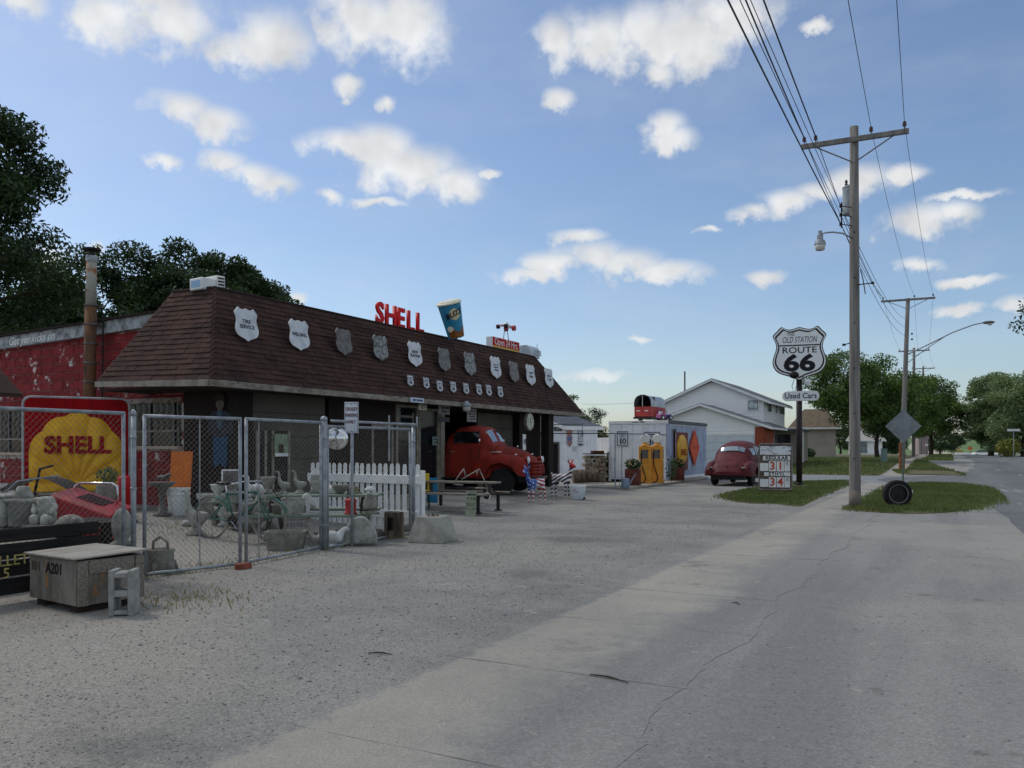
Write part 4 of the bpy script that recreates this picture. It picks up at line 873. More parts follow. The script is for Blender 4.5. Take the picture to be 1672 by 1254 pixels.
# parking sign
b = gp(568, 891) + Vector((.12,-.05,0)); t = thing('parking_sign', 'white CROSLEY PARKING ONLY sign on a pipe in front of the fence', 'sign', b); k = 12.45 / FOC; RZ = Matrix.Rotation(R_(24), 4, 'Z')
MB().tube([(0,0,-.1),(0,0,2.05)], .024, 10).obj('post', m_galv, t, smooth=True)
W_, H_ = 23*k, 50*k; cz = EYE - (682.5-730)*k
MB().box((0,-.035,cz),(W_,.006,H_),M=RZ).obj('plate', m_shw, t, bev=.004)
po = [(-W_*.46,-H_*.47),(W_*.46,-H_*.47),(W_*.46,H_*.47),(-W_*.46,H_*.47)]; pi = [(x*.95,y*.975) for x,y in po]
MB().ring(po, pi, .002, RZ @ XZ((0,-.038,cz))).obj('border', m_ink, t)
text('CROSLEY', .05, mat('dark_red_ink', S(96,26,38), .6), t, RZ @ XZ((0,-.040,cz+H_*.27)), maxw=W_*.84, bold=.03); text('PARKING', .05, MATS['dark_red_ink'], t, RZ @ XZ((0,-.040,cz+H_*.07)), maxw=W_*.84, bold=.03); text('ONLY', .05, MATS['dark_red_ink'], t, RZ @ XZ((0,-.040,cz-H_*.14)), maxw=W_*.6, bold=.03)
for zz in (.42, -.42): MB().ell((0,0,0),(.008,.008,.008),8,5,RZ @ Matrix.Translation((0,-.04,cz+H_*zz))).obj('bolt', m_dark_metal, t)
c = at(550, 716, 12.25); t = thing('hubcap', 'chrome hubcap hung on the fence left of the parking sign', 'hubcap', c); Mh = frame((0,0,0), RT, (0,0,1))
MB().lathe([(.165,.0),(.17,.012),(.17,.022),(.13,.012),(.10,.02),(.06,.045),(.02,.052),(.001,.053)], n=32, M=Mh).obj('dish', m_chrome, t, smooth=True)
for q in range(3): a = q*2.094+.5; MB().box((.1*math.cos(a),.1*math.sin(a),.025),(.06,.03,.012),rz=a,M=Mh).obj('blade', m_chrome, t, bev=.004)
# wooden crate
m_ply = mat('weathered_plywood', S(138,132,122), .9, S(106,100,92), 3.5, bump=.35, bs=22, wear=[(S(168,118,66), 3.1, .60), (S(96,90,82), 6, .62)], stretch=(1.6,1.6,.7)); m_plyt = mat('lid_plywood', S(168,164,154), .9, S(140,134,124), 4, bump=.25, bs=25, stretch=(3,.6,1))
C = gp(126, 1004); t = thing('wooden_crate', 'weathered plywood crate with hinged lid and stencilled number by the fence', 'crate', C, rz=R_(-7)); L_, D_, Hc = .86, .62, .42
MB().bb((-L_,0,.07),(-.02,.02,Hc+.05)).obj('front_board', m_ply, t, bev=.003); MB().bb((-.02,.021,.07),(0,D_,Hc+.05)).obj('side_board', m_ply, t, bev=.003); MB().bb((-L_,.021,.07),(-L_+.02,D_,Hc+.05)).obj('side_board', m_ply, t); MB().bb((-L_+.021,D_-.02,.07),(-.021,D_,Hc+.05)).obj('back_board', m_ply, t); MB().bb((-L_+.021,.021,.07),(-.021,D_-.021,.09)).obj('bottom', m_ply, t)
MB().box((-L_/2-.01, D_/2+.0, Hc+.078),(L_+.06,D_+.08,.018),rot=Euler((R_(1.5),R_(-.6),0)).to_matrix()).obj('lid', m_plyt, t, bev=.003)
MB().bb((.001,.0,.07),(.02,.09,Hc+.045)).obj('batten', m_wood_old, t); MB().bb((.001,.1,Hc-.07),(.018,D_-.1,Hc+.045)).obj('batten', m_wood_old, t); MB().bb((.001,D_-.085,.07),(.02,D_,Hc+.045)).obj('batten', m_wood_old, t)
for x in (-L_+.12, -.14): MB().bb((x-.06,.04,0),(x+.06,D_-.05,.068)).obj('skid', mat('dark_skid', S(58,50,44), .9), t)
text('A201', .10, m_ink, t, XZ((-.40,-.003,.37)), bold=.02); text('RH', .085, mat('faded_ink', S(92,80,68), .8), t, XZ((-.74,-.003,.37)), bold=.03)
# hollow concrete block on end
b = gp(203, 1003); t = thing('cinder_block', 'grey hollow concrete block standing on end beside the crate', 'concrete block', (b.x+.0, b.y+.0, 0), rz=R_(34))
bx = MB(); W2, D2, H2 = .205, .19, .40; hw, hh = .05, .125
for z0, z1 in ((0,.05),(.168,.225),(.335,.38)): bx.bb((-W2/2+.045,-D2/2,z0 if z0 else .012),(W2/2-.045,D2/2,z1))
bx.bb((-W2/2,-D2/2,0),(-W2/2+.045,D2/2,H2)); bx.bb((W2/2-.045,-D2/2,0),(W2/2,D2/2,H2)); bx.obj('block', m_block, t, bev=.006)
# dark board leaning at the fence foot
t = thing('lettered_boards', 'dark boards with yellow lettering about pallets behind the crate', 'sign', (-7.9, 4.2, 0)); m_tar = mat('black_boards', S(40,38,36), .85, S(28,26,26), 6, stretch=(1,.4,4), bump=.3, bs=20); m_ylt = mat('yellow_lettering', S(196,180,110), .8, S(120,110,70), 12)
for i, (z0, z1) in enumerate(((.08,.235),(.25,.40),(.415,.56),(.575,.70))): MB().box((-.02*i*.5, 0, (z0+z1)/2), (.03, 2.9, z1-z0)).obj('board', m_tar, t, bev=.004)
c1 = onX(58, 911, -7.87); c2_ = onX(17, 936, -7.87)
text('PALLETS', .10, m_ylt, t, frame((.026, c1.y-4.2, c1.z), (0,1,0), (0,0,1)), bold=.01, align='RIGHT'); text("4 x 5", .10, m_ylt, t, frame((.026, c2_.y-4.2, c2_.z), (0,1,0), (0,0,1)), bold=.01, align='RIGHT')
for y_ in (-1.1, 0, 1.1): MB().bb((-.12,y_-.05,0),(-.036,y_+.05,.7)).obj('prop', m_tar, t)
# dark shelf with cast ornaments behind the left panel
t = thing('display_bench', 'dark plank bench loaded with cast ornaments behind left fence panel', 'bench', (-9.0, 5.0, 0))
for k in range(3): MB().box((-.36+.28*k,.1,.585),(.26,3.2,.04)).obj('plank', m_tar, t, bev=.004)
for y_ in (-1.2, 1.3): 
    for x_ in (-.35,.3): MB().box((x_, y_, .28),(.09,.09,.56)).obj('leg', m_tar, t)
# ---- cast concrete ornaments
def lat(name, lab, cat, p, prof, m=m_conc, n=22, sc=1, extra=None):
    t = thing(name, lab, cat, p); MB().lathe([(r*sc, z*sc) for r, z in prof], n=n).obj('body', m, t, smooth=True); return t
URN = [(.10,0),(.11,.03),(.05,.06),(.04,.12),(.06,.16),(.13,.24),(.15,.32),(.17,.35),(.14,.355),(.11,.30)]
POT = [(.12,0),(.15,.02),(.17,.22),(.20,.24),(.20,.29),(.17,.29),(.15,.2)]
BOWL = [(.06,0),(.07,.02),(.13,.07),(.17,.14),(.18,.17),(.16,.165),(.1,.09)]
DOME = [(.16,0),(.165,.04),(.15,.1),(.1,.15),(.04,.17),(.004,.172)]
def bird(name, lab, p, h, rz, m=m_conc, base=True, neck=1.0):
    """goose: one body with neck and head, standing on a small round base"""
    t = thing(name, lab, 'statue', p, rz=rz); s = h
    V = [(0,0,.34),(-.16,0,.36),(-.30,0,.42),(.12,0,.42),(.17,0,.58),(.16,0,.74),(.19,0,.86),(.24,0,.90),(.33,0,.87),(-.03,.05,.12),(-.03,-.05,.12)]
    E = [(0,1),(1,2),(0,3),(3,4),(4,5),(5,6),(6,7),(7,8),(0,9),(0,10)]
    V = [Vector(v) * s for v in V]
    for i in (5,6,7,8): V[i].z = V[4].z + (V[i].z - V[4].z) * neck
    skin('body', V, E, [q*s for q in (.15,.13,.05,.12,.07,.05,.05,.05,.018,.05,.05)], m, t)
    MB().lathe([(.19*s,0),(.2*s,.02*s),(.17*s,.06*s),(.12*s,.1*s),(.1*s,.14*s)], n=18).obj('base', m, t, smooth=True); return t
def onb(px, py, t_): return at(px, py, t_)
TZ = .608
def shelf(px, t_): p = at(px, 860, t_); p.z = TZ; return p
t = thing('stone_trough', 'flat topped concrete box at the left edge behind the fence', 'planter', shelf(10, 9.2)); MB().box((0,0,.16),(.42,.3,.32)).obj('box', m_conc, t, bev=.015); MB().box((0,0,.335),(.46,.34,.03)).obj('rim', m_conc, t, bev=.006)
lat('round_planter', 'round concrete planter under a small cone cap', 'planter', shelf(38, 9.1), [(.13,0),(.145,.02),(.155,.26),(.20,.275),(.20,.31),(.16,.31)]); 
p = shelf(38, 9.1); p.z += .312; lat('cone_cap', 'small tapered concrete cap on the round planter', 'ornament', p, [(.115,0),(.10,.03),(.075,.08),(.062,.12),(.05,.13),(.004,.132)])
t = thing('seated_statue', 'pale seated cherub figure among the cast ornaments', 'statue', shelf(76, 9.0), rz=R_(-60))
skin('figure', [(0,0,.10),(0,0,.20),(.01,0,.28),(.02,0,.345),(.05,.07,.05),(.15,.06,.13),(.16,.05,.02),(.05,-.07,.05),(.15,-.06,.13),(.16,-.05,.02),(.02,.11,.23),(.10,.09,.15),(.02,-.11,.23),(.10,-.09,.15)], [(0,1),(1,2),(2,3),(0,4),(4,5),(5,6),(0,7),(7,8),(8,9),(2,10),(10,11),(2,12),(12,13)], [.10,.085,.05,.075,.06,.05,.035,.06,.05,.035,.04,.03,.04,.03], m_conc, t); MB().box((.04,0,.02),(.34,.3,.04)).obj('base', m_conc, t, bev=.01)
t = thing('stone_turtle', 'small greenish concrete turtle on the end of the dark bench', 'statue', shelf(115, 8.8), rz=R_(-20)); m_mos = mat('mossy_concrete', S(140,138,128), .92, S(112,110,102), 8, bump=.3, bs=40)
MB().lathe([(.15,.02),(.145,.06),(.11,.12),(.05,.15),(.004,.155)], n=18).obj('shell', m_mos, t, smooth=True); MB().ell((.18,0,.10),(.05,.04,.04)).obj('head', m_mos, t, smooth=True)
for a in (45,135,225,315): MB().ell((.13*math.cos(R_(a)),.13*math.sin(R_(a)),.03),(.05,.035,.03)).obj('foot', m_mos, t, smooth=True)
for (px, py, t_, lab) in ((102, 892, 8.75, 'white cast frog lying left of the painted pig ornament'), (122, 893, 8.7, 'white and dark painted pig ornament behind the crate lid')):
    p = gp(px, 940); p = at(px, py, t_); gq = Vector((p.x, p.y, p.z-.06)); t = thing('pig_ornament', lab, 'ornament', gq, rz=R_(20)); MB().ell((0,0,.08),(.14,.075,.075)).obj('body', m_conc, t, smooth=True); MB().ell((.13,0,.10),(.06,.055,.055)).obj('head', m_conc, t, smooth=True); MB().ell((.19,0,.09),(.02,.025,.02)).obj('snout', m_conc, t)
    MB().lathe([(.077,-.012),(.079,.012)], n=14, M=frame((.04,0,.08),(0,1,0),(0,0,1))).obj('dark_band', m_blackp, t); MB().box((0,0,.0),(.24,.13,.03)).obj('base', m_conc, t)
    MB().box((0,0,-.2),(.2,.12,.37)).obj('pedestal', m_tar, t)
t = thing('egg_finial', 'large pale egg shaped concrete finial on pedestal beside the gate post', 'ornament', Vector((at(199, 880, 9.4).x, at(199, 880, 9.4).y, 0))); MB().lathe([(.12,.36),(.13,.39),(.07,.42),(.085,.46),(.105,.54),(.11,.62),(.095,.70),(.06,.76),(.02,.785),(.003,.79)], n=24).obj('egg', m_conc, t, smooth=True); MB().lathe([(.13,0),(.13,.05),(.09,.08),(.08,.30),(.11,.34),(.12,.36)], n=20).obj('pedestal', m_conc, t)
b = gp(262, 934); t = thing('stump_planter', 'squat concrete planter shaped like a tree stump behind the gate', 'planter', b); MB().lathe([(.17,0),(.16,.06),(.15,.22),(.165,.27),(.15,.28),(.12,.27),(.11,.2)], n=18).obj('stump', m_mos, t, smooth=True)
for a in (0,70,150,230,300): MB().tube([(.14*math.cos(R_(a)),.14*math.sin(R_(a)),.12),(.2*math.cos(R_(a)),.2*math.sin(R_(a)),.01)],[.04,.02],6).obj('root', m_mos, t, smooth=True)
MB().tube([(-.13,0,.27),(-.12,0,.36),(0,0,.42),(.12,0,.36),(.13,0,.27)], .016, 8).obj('handle', m_mos, t, smooth=True)
# red tractor hood with chrome bar
p = at(150, 838, 11.2); t = thing('tractor_hood', 'red slatted tractor hood lying tilted behind the fence', 'hood', (p.x, p.y, gz(p.x, p.y)), rz=YAW + R_(-12)); zc = p.z - gz(p.x, p.y); m_hood = mat('hood_red', S(150,16,30), .4, S(120,12,22), 5)
Mt = Matrix.Translation((0,0,zc)) @ Euler((R_(8), R_(17), R_(4))).to_matrix().to_4x4()
MB().ext([(-.30,-.20),(-.34,-.05),(-.28,.16),(-.20,.20),(.20,.20),(.28,.16),(.34,-.05),(.30,-.20)], .92, Mt @ frame((-.46,0,0),(0,1,0),(0,0,1))).obj('shell', m_hood, t, bev=.02, seg=2)
for k in range(9): MB().box((-.16+.045*k,0,.206),(.018,.26,.012),M=Mt).obj('louvre', m_blackp, t)
MB().box((.462,0,-.0),(.012,.48,.26),M=Mt).obj('dark_mouth', m_blackp, t); MB().box((.0,0,-.35),(.7,.4,.3),M=Mt).obj('engine_block', m_dark_metal, t, bev=.03)
MB().bb((-.3,-.2,0),(.3,.2,.35)).obj('stand', m_tar, t)
MB().tube([(-.34,.12,zc+.22),(-.36,.12,zc+.36),(-.28,.12,zc+.40),(.22,.12,zc+.40),(.30,.12,zc+.36),(.30,.12,zc+.05)], .018, 10).obj('chrome_bar', m_chrome, t, smooth=True)
p = at(70, 812, 12.4); t = thing('dark_machine', 'dark jumble of old machine parts with curved shield left of the red hood', 'machine', (p.x, p.y, gz(p.x, p.y)), rz=YAW)
rows = [[(-.55+.11*i, y_, .55+.28*math.sin(math.pi*(i+1)/12)) for y_ in (-.25,.25)] for i in range(11)]
MB().grid(rows).obj('curved_shield', m_dark_metal, t); MB().box((0,0,.3),(.8,.4,.5)).obj('frame', m_blackp, t, bev=.02); MB().tube([(-.5,-.3,.5),(-.2,-.3,.78),(.4,-.3,.86)], .015, 6).obj('strap', m_galv, t); MB().lathe([(.1,-.03),(.22,-.03),(.22,.03),(.1,.03)], n=18, M=frame((.25,-.28,.24),(1,0,0),(0,0,1))).obj('wheel', m_rubber, t)
MB().tube([(-.2,.1,.5),(-.1,.1,.95),(.1,.1,1.0)], .02, 6).obj('lever', m_dark_metal, t)
# ---- big shell sign leaning at the block building
sc_ = onY(127, 728, 10.45); t = thing('scallop_sign', 'big square red sign with raised yellow scallop reading SHELL', 'sign', (sc_.x, sc_.y, .2), rot=(R_(-3), 0, R_(58))); W2 = .96
m_sred = mat('sign_red', S(150,4,14), .6, S(124,3,10), 3, spec=.12); m_syel = mat('scallop_yellow', S(226,172,22), .45, S(208,150,14), 3, wear=(S(120,84,20), 7, .68)); m_sfr = mat('sign_frame', S(182,184,186), .5, S(150,152,154), 6)
def rrect(w, h, r, n=5):
    out = []
    for cx, cy, a0 in ((w-r,h-r,0),(-w+r,h-r,90),(-w+r,-h+r,180),(w-r,-h+r,270)): out += [(cx+r*math.cos(R_(a0+90*i/n)), cy+r*math.sin(R_(a0+90*i/n))) for i in range(n+1)]
    return out
cz = 1.33; MS = XZ((0,0,cz))
MB().ext(rrect(W2,W2,.16), .16, MS @ Matrix.Translation((0,0,-.16))).obj('frame', m_sfr, t, bev=.02, seg=2); MB().ring(rrect(W2*.99,W2*.99,.15), rrect(W2*.972,W2*.972,.14), .02, MS).obj('rim', m_sfr, t)
MB().ext(rrect(W2*.955,W2*.955,.13), .008, MS).obj('red_panel', m_sred, t)
rows = []; nr, na = 10, 126                                       # scalloped dome: ribs fan out from the hinge at the foot
def scal(a):
    u = (a - math.pi/2) / (math.pi*.72); return u
for i in range(nr + 1):
    q = i / nr; row = []
    for j in range(na + 1):
        u = -1 + 2*j/na; ang = math.pi/2 - u*math.pi*.62; edge = (.86 + .035*abs(math.cos(u*math.pi*4.5))) * (1.62 - .50*abs(u)**1.8); 
        x = q*edge*math.cos(ang)*.80*(.86+.10*q); y = -.80 + q*edge*math.sin(ang)*1.0
        rib = (.05*abs(math.cos(u*math.pi*4.5))**.7)*min(1, q*2)*1.2
        dome = .085*math.sin(math.pi*min(1, q*.97+.02))**.6*(1-abs(u)**4*.6) + rib*(1 if q < 1 else 0)
        row.append((max(-.84,min(.84,x)), max(-.93, y), .010 + (dome if q < 1 else 0)))
    rows.append(row)
MB().grid(rows, MS).obj('scallop', m_syel, t, smooth=True)
MB().ext([(-.34,-.94),(.34,-.94),(.30,-.72),(-.30,-.72)], .10, MS).obj('scallop_foot', m_syel, t, bev=.03)
def dome_z(x, y): return .165 - .04*abs(x)**2
text('SHELL', .33, m_sred, t, MS, bold=.05, ext=.004, sx=1.25, maxw=1.18, bend=lambda c: Vector((c.x*1.0, c.y-.03, dome_z(c.x, c.y)+c.z)))
MB().bb((-.9,.02,-.02),(.9,.2,cz-W2-.01)).obj('sleeper', m_wood_old, t); MB().tube([(-.7,.17,cz+.5),(-.7,.6,.0)],.03,6).obj('brace', m_dark_metal, t)
# corner of a small white hut at the left edge
p = at(-128, 730, 10.4); t = thing('white_hut', 'gable corner of small white wooden hut at the left edge', 'hut', (p.x, p.y, .05), rz=R_(8)); hw = .72
MB().bb((-hw,0,0),(hw,.5,1.95)).obj('wall', mat('white_board', S(190,200,206), .6, S(168,178,186), 6, stretch=(6,6,.4)), t); MB().bb((hw-.1,-.02,0),(hw+.01,.08,1.95)).obj('corner_post', m_white, t, bev=.004)
for s in (-1, 1):
    M = Matrix.Identity(4); v = [(0,-.25,2.92),(s*1.06,-.25,2.06),(s*1.06,.55,2.06),(0,.55,2.92)]; MB().add(v + [(x,y,z+.05) for x,y,z in v], [(0,1,2,3),(7,6,5,4),(0,4,5,1),(1,5,6,2),(2,6,7,3),(3,7,4,0)]).obj('roof_slope', m_shingle2, t)
    MB().add([(0,-.27,2.80),(s*1.08,-.27,1.94),(s*1.08,-.27,2.10),(0,-.27,2.98),(0,-.252,2.80),(s*1.08,-.252,1.94),(s*1.08,-.252,2.10),(0,-.252,2.98)], [(0,1,2,3),(7,6,5,4),(0,4,5,1),(3,2,6,7),(1,5,6,2)]).obj('barge_board', m_trim, t)
MB().add([(-hw,-.004,1.95),(hw,-.004,1.95),(0,-.004,2.78),(-hw,.05,1.95),(hw,.05,1.95),(0,.05,2.78)], [(0,1,2),(5,4,3),(0,3,4,1),(1,4,5,2),(2,5,3,0)]).obj('gable', m_soffit, t)
# orange panel, birdbath, bucket
p = at(291, 780, 16.0); t = thing('orange_panel', 'flat orange board propped against the dark wall', 'panel', (p.x, p.y, .24), rot=(R_(-5),0,R_(8))); m_or = mat('orange_paint', S(214,112,24), .55, S(196,98,20), 5); MB().bb((-.25,-.01,.16),(.26,.012,1.16)).obj('board', m_or, t, bev=.004); MB().bb((-.02,.014,-.02),(.03,.05,1.1)).obj('stake', m_wood_old, t); MB().bb((-.25,.013,.0),(.26,.03,.2)).obj('foot', m_tar, t)
p = at(265, 800, 15.0); t = thing('bird_bath', 'dark birdbath with small bird perched on its rim', 'birdbath', (p.x, p.y, gz(p.x,p.y)), rz=R_(10)); zz = .62
MB().lathe([(.16,0),(.16,.04),(.07,.08),(.05,.3),(.08,.5),(.2,.56),(.24,.62),(.22,.62),(.1,.57)], n=18).obj('basin', m_dull, t, smooth=True); skin('bird', [(.0,0,.68),(-.12,0,.72),(.1,0,.72),(.16,0,.76),(.21,0,.75)], [(0,1),(0,2),(2,3),(3,4)], [.05,.02,.045,.035,.008], m_dull, t)
def bucket(px, py, s, lab, m):
    b = gp(px, py); t = thing('bucket', lab, 'bucket', b); MB().lathe([(.001,.01),(.12*s,.0),(.155*s,.36*s),(.165*s,.362*s),(.165*s,.385*s),(.145*s,.385*s),(.12*s,.06*s)], n=24).obj('pail', m, t, smooth=False); MB().lathe([(.156*s,.29*s),(.166*s,.292*s),(.166*s,.31*s),(.157*s,.312*s)], n=24, cap=False).obj('collar', m, t); MB().tube([(.16*s*math.cos(a),.02,.30*s-.13*s*math.sin(a)) for a in [math.pi*i/8 for i in range(9)]], .004, 5).obj('handle', m_galv, t); MB().lathe([(.13*s,.335*s),(.135*s,.336*s)], n=24).obj('green_content', mat('green_fill', S(96,134,110), .7), t); return t
m_pail = mat('white_plastic', S(232,236,232), .45, S(208,216,212), 4, wear=(S(120,150,130), 9, .68)); bucket(291, 841, 1.3, 'white plastic bucket with green smear in front of the orange board', m_pail)
# goose by the bicycle
b = gp(319, 873); bird('goose_statue', 'tall pale goose statue left of the green bicycle', b, .78, math.pi + YAW - R_(10))
b = gp(345, 850); t = lat('large_pot', 'large grey flowerpot with pale rim behind the bicycle', 'pot', b + Vector((-.3,.3,0)), [(.17,0),(.18,.03),(.21,.3),(.25,.34),(.26,.46),(.235,.46),(.21,.36)]); MB().lathe([(.262,.36),(.275,.38),(.275,.455),(.26,.465)], n=22, cap=False).obj('rim', m_conc, t)
# green picnic table with ornaments
m_gpl = mat('green_plank', S(128,144,128), .8, S(108,122,110), 4, stretch=(1,8,8), wear=(S(150,150,138), 9, .64), rand=.08)
tc_ = at(522, 800, 13.4); TBL = thing('picnic_table', 'picnic table of faded green planks crowded with ornaments', 'table', (tc_.x, tc_.y, gz(tc_.x, tc_.y)), rz=YAW + R_(2)); gz0 = TBL.location.z
for k in range(4): MB().box((0,-.27+.18*k,.70),(1.95,.165,.036)).obj('plank', m_gpl, TBL, bev=.004)
for s in (-1,1):
    for k in (0,1): MB().box((-.05,s*(.58+.17*k),.42),(1.9,.155,.036)).obj('seat_plank', m_gpl, TBL, bev=.004)
    for q in (-1,1): MB().box((s*.72,q*.33,.34),(.07,.05,.82),rot=Euler((q*R_(33),0,0)).to_matrix()).obj('leg', m_dark_metal, TBL)
    MB().box((s*.72+.04,0,.38),(.04,1.5,.06)).obj('crossbar', m_dark_metal, TBL)
TM = Matrix.Translation(TBL.location) @ Matrix.Rotation(TBL.rotation_euler.z, 4, 'Z')
def on_table(x, y=-.05, seat=False): return TM @ Vector((x, (-.66 if seat else y), .44 if seat else .72))
def tx(px): return (at(px, 800, 13.35) - tc_).dot(RT)
bird('goose_statue', 'grey goose statue raising its head on the left half of the green table', on_table(tx(463)), .40, math.pi + YAW); bird('goose_statue', 'grey goose statue with bent neck at the middle of the green table', on_table(tx(487), .05), .41, math.pi + YAW + .25)
lat('pedestal_urn', 'small pedestal urn on the left end of the green table', 'urn', on_table(tx(438)), URN, sc=.78); 
t = thing('swan_planter', 'pale swan planter with curled neck at the left end of green table', 'planter', on_table(tx(424), -.2), rz=math.pi + YAW); skin('swan', [(0,0,.07),(-.12,0,.1),(.1,0,.1),(.16,0,.18),(.13,0,.26),(.17,0,.31),(.23,0,.28)], [(0,1),(0,2),(2,3),(3,4),(4,5),(5,6)], [.085,.05,.06,.03,.024,.026,.012], mat('pale_cast', S(206,208,204), .8, S(180,182,178), 8), t); m_pale = MATS['pale_cast']
lat('ribbed_vase', 'ribbed concrete vase at the right end of green table top', 'vase', on_table(tx(512), .1), [(.09,0),(.1,.03),(.06,.07),(.09,.14),(.11,.2),(.07,.27),(.09,.3),(.07,.3)], n=12)
lat('dome_ornament', 'pale upturned bowl on the green table behind the thick post', 'bowl', on_table(tx(541), 0), DOME, m_pale, sc=.8); lat('mossy_bowl', 'mottled round bowl right of the pale upturned bowl', 'bowl', on_table(tx(556), -.05), BOWL, m_mos, sc=.85)
lat('hat_ornament', 'brown and green hat shaped cast piece right of the parking sign post', 'ornament', on_table(tx(577), 0), [(.13,0),(.12,.02),(.075,.03),(.07,.09),(.05,.12),(.004,.125)], mat('brown_cast', S(132,112,88), .9, S(104,120,92), 9)); 
t = lat('red_tin', 'red lantern-like tin on the seat under the hat ornament', 'tin', on_table(tx(582), 0, True) + Vector((.0,.0,0)), [(.10,0),(.10,.02),(.085,.03),(.085,.19),(.10,.2),(.10,.215),(.03,.25),(.005,.26)], mat('red_tin', S(186,34,28), .5, S(150,24,22), 8), n=14); MB().tube([(.09,0,.2),(.06,0,.3),(-.06,0,.3),(-.09,0,.2)], .006, 5).obj('bail', m_dark_metal, t)
t = thing('hooded_statue', 'grey hooded bust statue at the right end of the table', 'statue', on_table(tx(604), -.30, True) + Vector((.1,0,0)), rz=YAW - R_(70)); skin('figure', [(0,0,.06),(0,0,.16),(.01,0,.24),(.02,0,.32),(.0,.1,.14),(.0,-.1,.14)], [(0,1),(1,2),(2,3),(1,4),(1,5)], [.13,.12,.07,.075,.07,.07], m_mos, t); MB().box((0,0,.02),(.24,.26,.04)).obj('base', m_mos, t, bev=.01); MB().lathe([(.09,.36),(.085,.39),(.04,.43),(.004,.435)], n=14).obj('cap', m_pale, t, smooth=True)
t = thing('torso_vase', 'rounded pale torso shaped vase on the near seat', 'vase', on_table(tx(443), 0, True)); skin('vase', [(0,0,.03),(0,0,.10),(0,0,.17),(0,0,.25),(0,0,.31),(.0,0,.36)], [(0,1),(1,2),(2,3),(3,4),(4,5)], [.10,.06,.09,.10,.04,.045], m_conc, t)
t = thing('square_planter', 'square pale concrete planter on the near seat of green table', 'planter', on_table(tx(494), 0, True), rz=YAW+.1); bx = MB(); bx.box((0,0,.012),(.34,.26,.024)); [bx.box((sx*.16,0,.13),(.022,.26,.21)) for sx in (-1,1)]; [bx.box((0,sy*.12,.13),(.298,.022,.21)) for sy in (-1,1)]; bx.obj('box', m_conc, t, bev=.006); MB().ring(rrect(.18,.14,.02),rrect(.14,.10,.02),.02,Matrix.Translation((0,0,.232))).obj('rim', m_conc, t)
t = thing('lion_statue', 'bumpy whitish lion statuette beside the thick fence post', 'statue', on_table(tx(517), 0, True), rz=YAW-R_(120)); skin('lion', [(0,0,.08),(-.04,0,.12),(.05,0,.2),(.07,0,.29),(.12,0,.28),(.06,.05,.1),(.08,.05,.01),(.06,-.05,.1),(.08,-.05,.01)], [(0,1),(0,2),(2,3),(3,4),(2,5),(5,6),(2,7),(7,8)], [.09,.07,.07,.075,.03,.035,.03,.035,.03], m_pale, t); MB().box((.02,0,.01),(.24,.18,.03)).obj('base', m_pale, t, bev=.006)
for (px, lab, prof, s, m) in ((420, 'round ribbed jar on the left end of the near seat', POT, .6, m_conc), (467, 'dark mossy pot with twigs on the near seat', POT, .55, m_mos)):
    t = lat('garden_pot', lab, 'pot', on_table(tx(px), 0, True) + Vector((0,.04,0)), prof, m, sc=s)
for k in range(7): MB().tube([(0,0,.1),(.04*math.cos(k),.04*math.sin(k),.25),(.1*math.cos(k*1.7),.1*math.sin(k*1.7),.36)], .005, 4).obj('twig', m_twig, t)
# ground pieces before the table
b = gp(467, 897); t = thing('stone_trough', 'rectangular tapered concrete trough on the ground behind second gate leaf', 'trough', b, rz=YAW+R_(6)); v = [(-.24,-.13,0),(.24,-.13,0),(.24,.13,0),(-.24,.13,0),(-.29,-.17,.27),(.29,-.17,.27),(.29,.17,.27),(-.29,.17,.27),(-.24,-.13,.27),(.24,-.13,.27),(.24,.13,.27),(-.24,.13,.27),(-.22,-.11,.06),(.22,-.11,.06),(.22,.11,.06),(-.22,.11,.06)]
MB().add(v, [(3,2,1,0),(0,1,5,4),(1,2,6,5),(2,3,7,6),(3,0,4,7),(4,5,9,8),(5,6,10,9),(6,7,11,10),(7,4,8,11),(8,9,13,12),(9,10,14,13),(10,11,15,14),(11,8,12,15),(12,13,14,15)]).obj('trough', m_mos, t, bev=.008)
b = gp(514, 896); bird('goose_statue', 'pale goose statue low on the ground left of the thick post', b, .40, YAW + math.pi*.9, m_conc, neck=1.0)
b = gp(541, 893); t = thing('duck_statue', 'whitish low duck statue on the ground right of the thick post', 'statue', b, rz=YAW+.2); skin('duck', [(0,0,.12),(-.13,0,.15),(-.2,0,.19),(.11,0,.14),(.16,0,.23),(.2,0,.27),(.27,0,.25)], [(0,1),(1,2),(0,3),(3,4),(4,5),(5,6)], [.11,.08,.02,.09,.04,.045,.015], m_pale, t); MB().lathe([(.13,0),(.12,.03),(.09,.06)],n=16).obj('base', m_pale, t)
b = gp(590, 892); t = thing('millstone', 'grey half-round concrete slab leaning behind the parking sign', 'stone', b + Vector((-.1,.1,0)), rz=YAW); MB().ext([(.26*math.cos(a)*(1+.03*math.sin(a*5)), .02+.42*math.sin(a)) for a in [math.pi*i/16 for i in range(17)]], .14, XZ((0,.05,0))).obj('slab', m_conc, t, bev=.02); MB().bb((-.32,-.05,0),(-.1,.12,.18)).obj('broken_piece', m_conc, t, bev=.02)
b = gp(640, 879); t = thing('tree_stump', 'weathered upright wooden stump with dark hollow inside fence', 'stump', b + Vector((-.05,.1,0))); rows = []
for z in (0,.12,.28,.42): rows.append([(r_*math.cos(a), r_*math.sin(a), z) for a, r_ in [(2*math.pi*j/18, .15*(1+.12*math.sin(3*2*math.pi*j/18)+.05*math.sin(7*2*math.pi*j/18+z*9))*(1.1-.25*z)) for j in range(18)]])
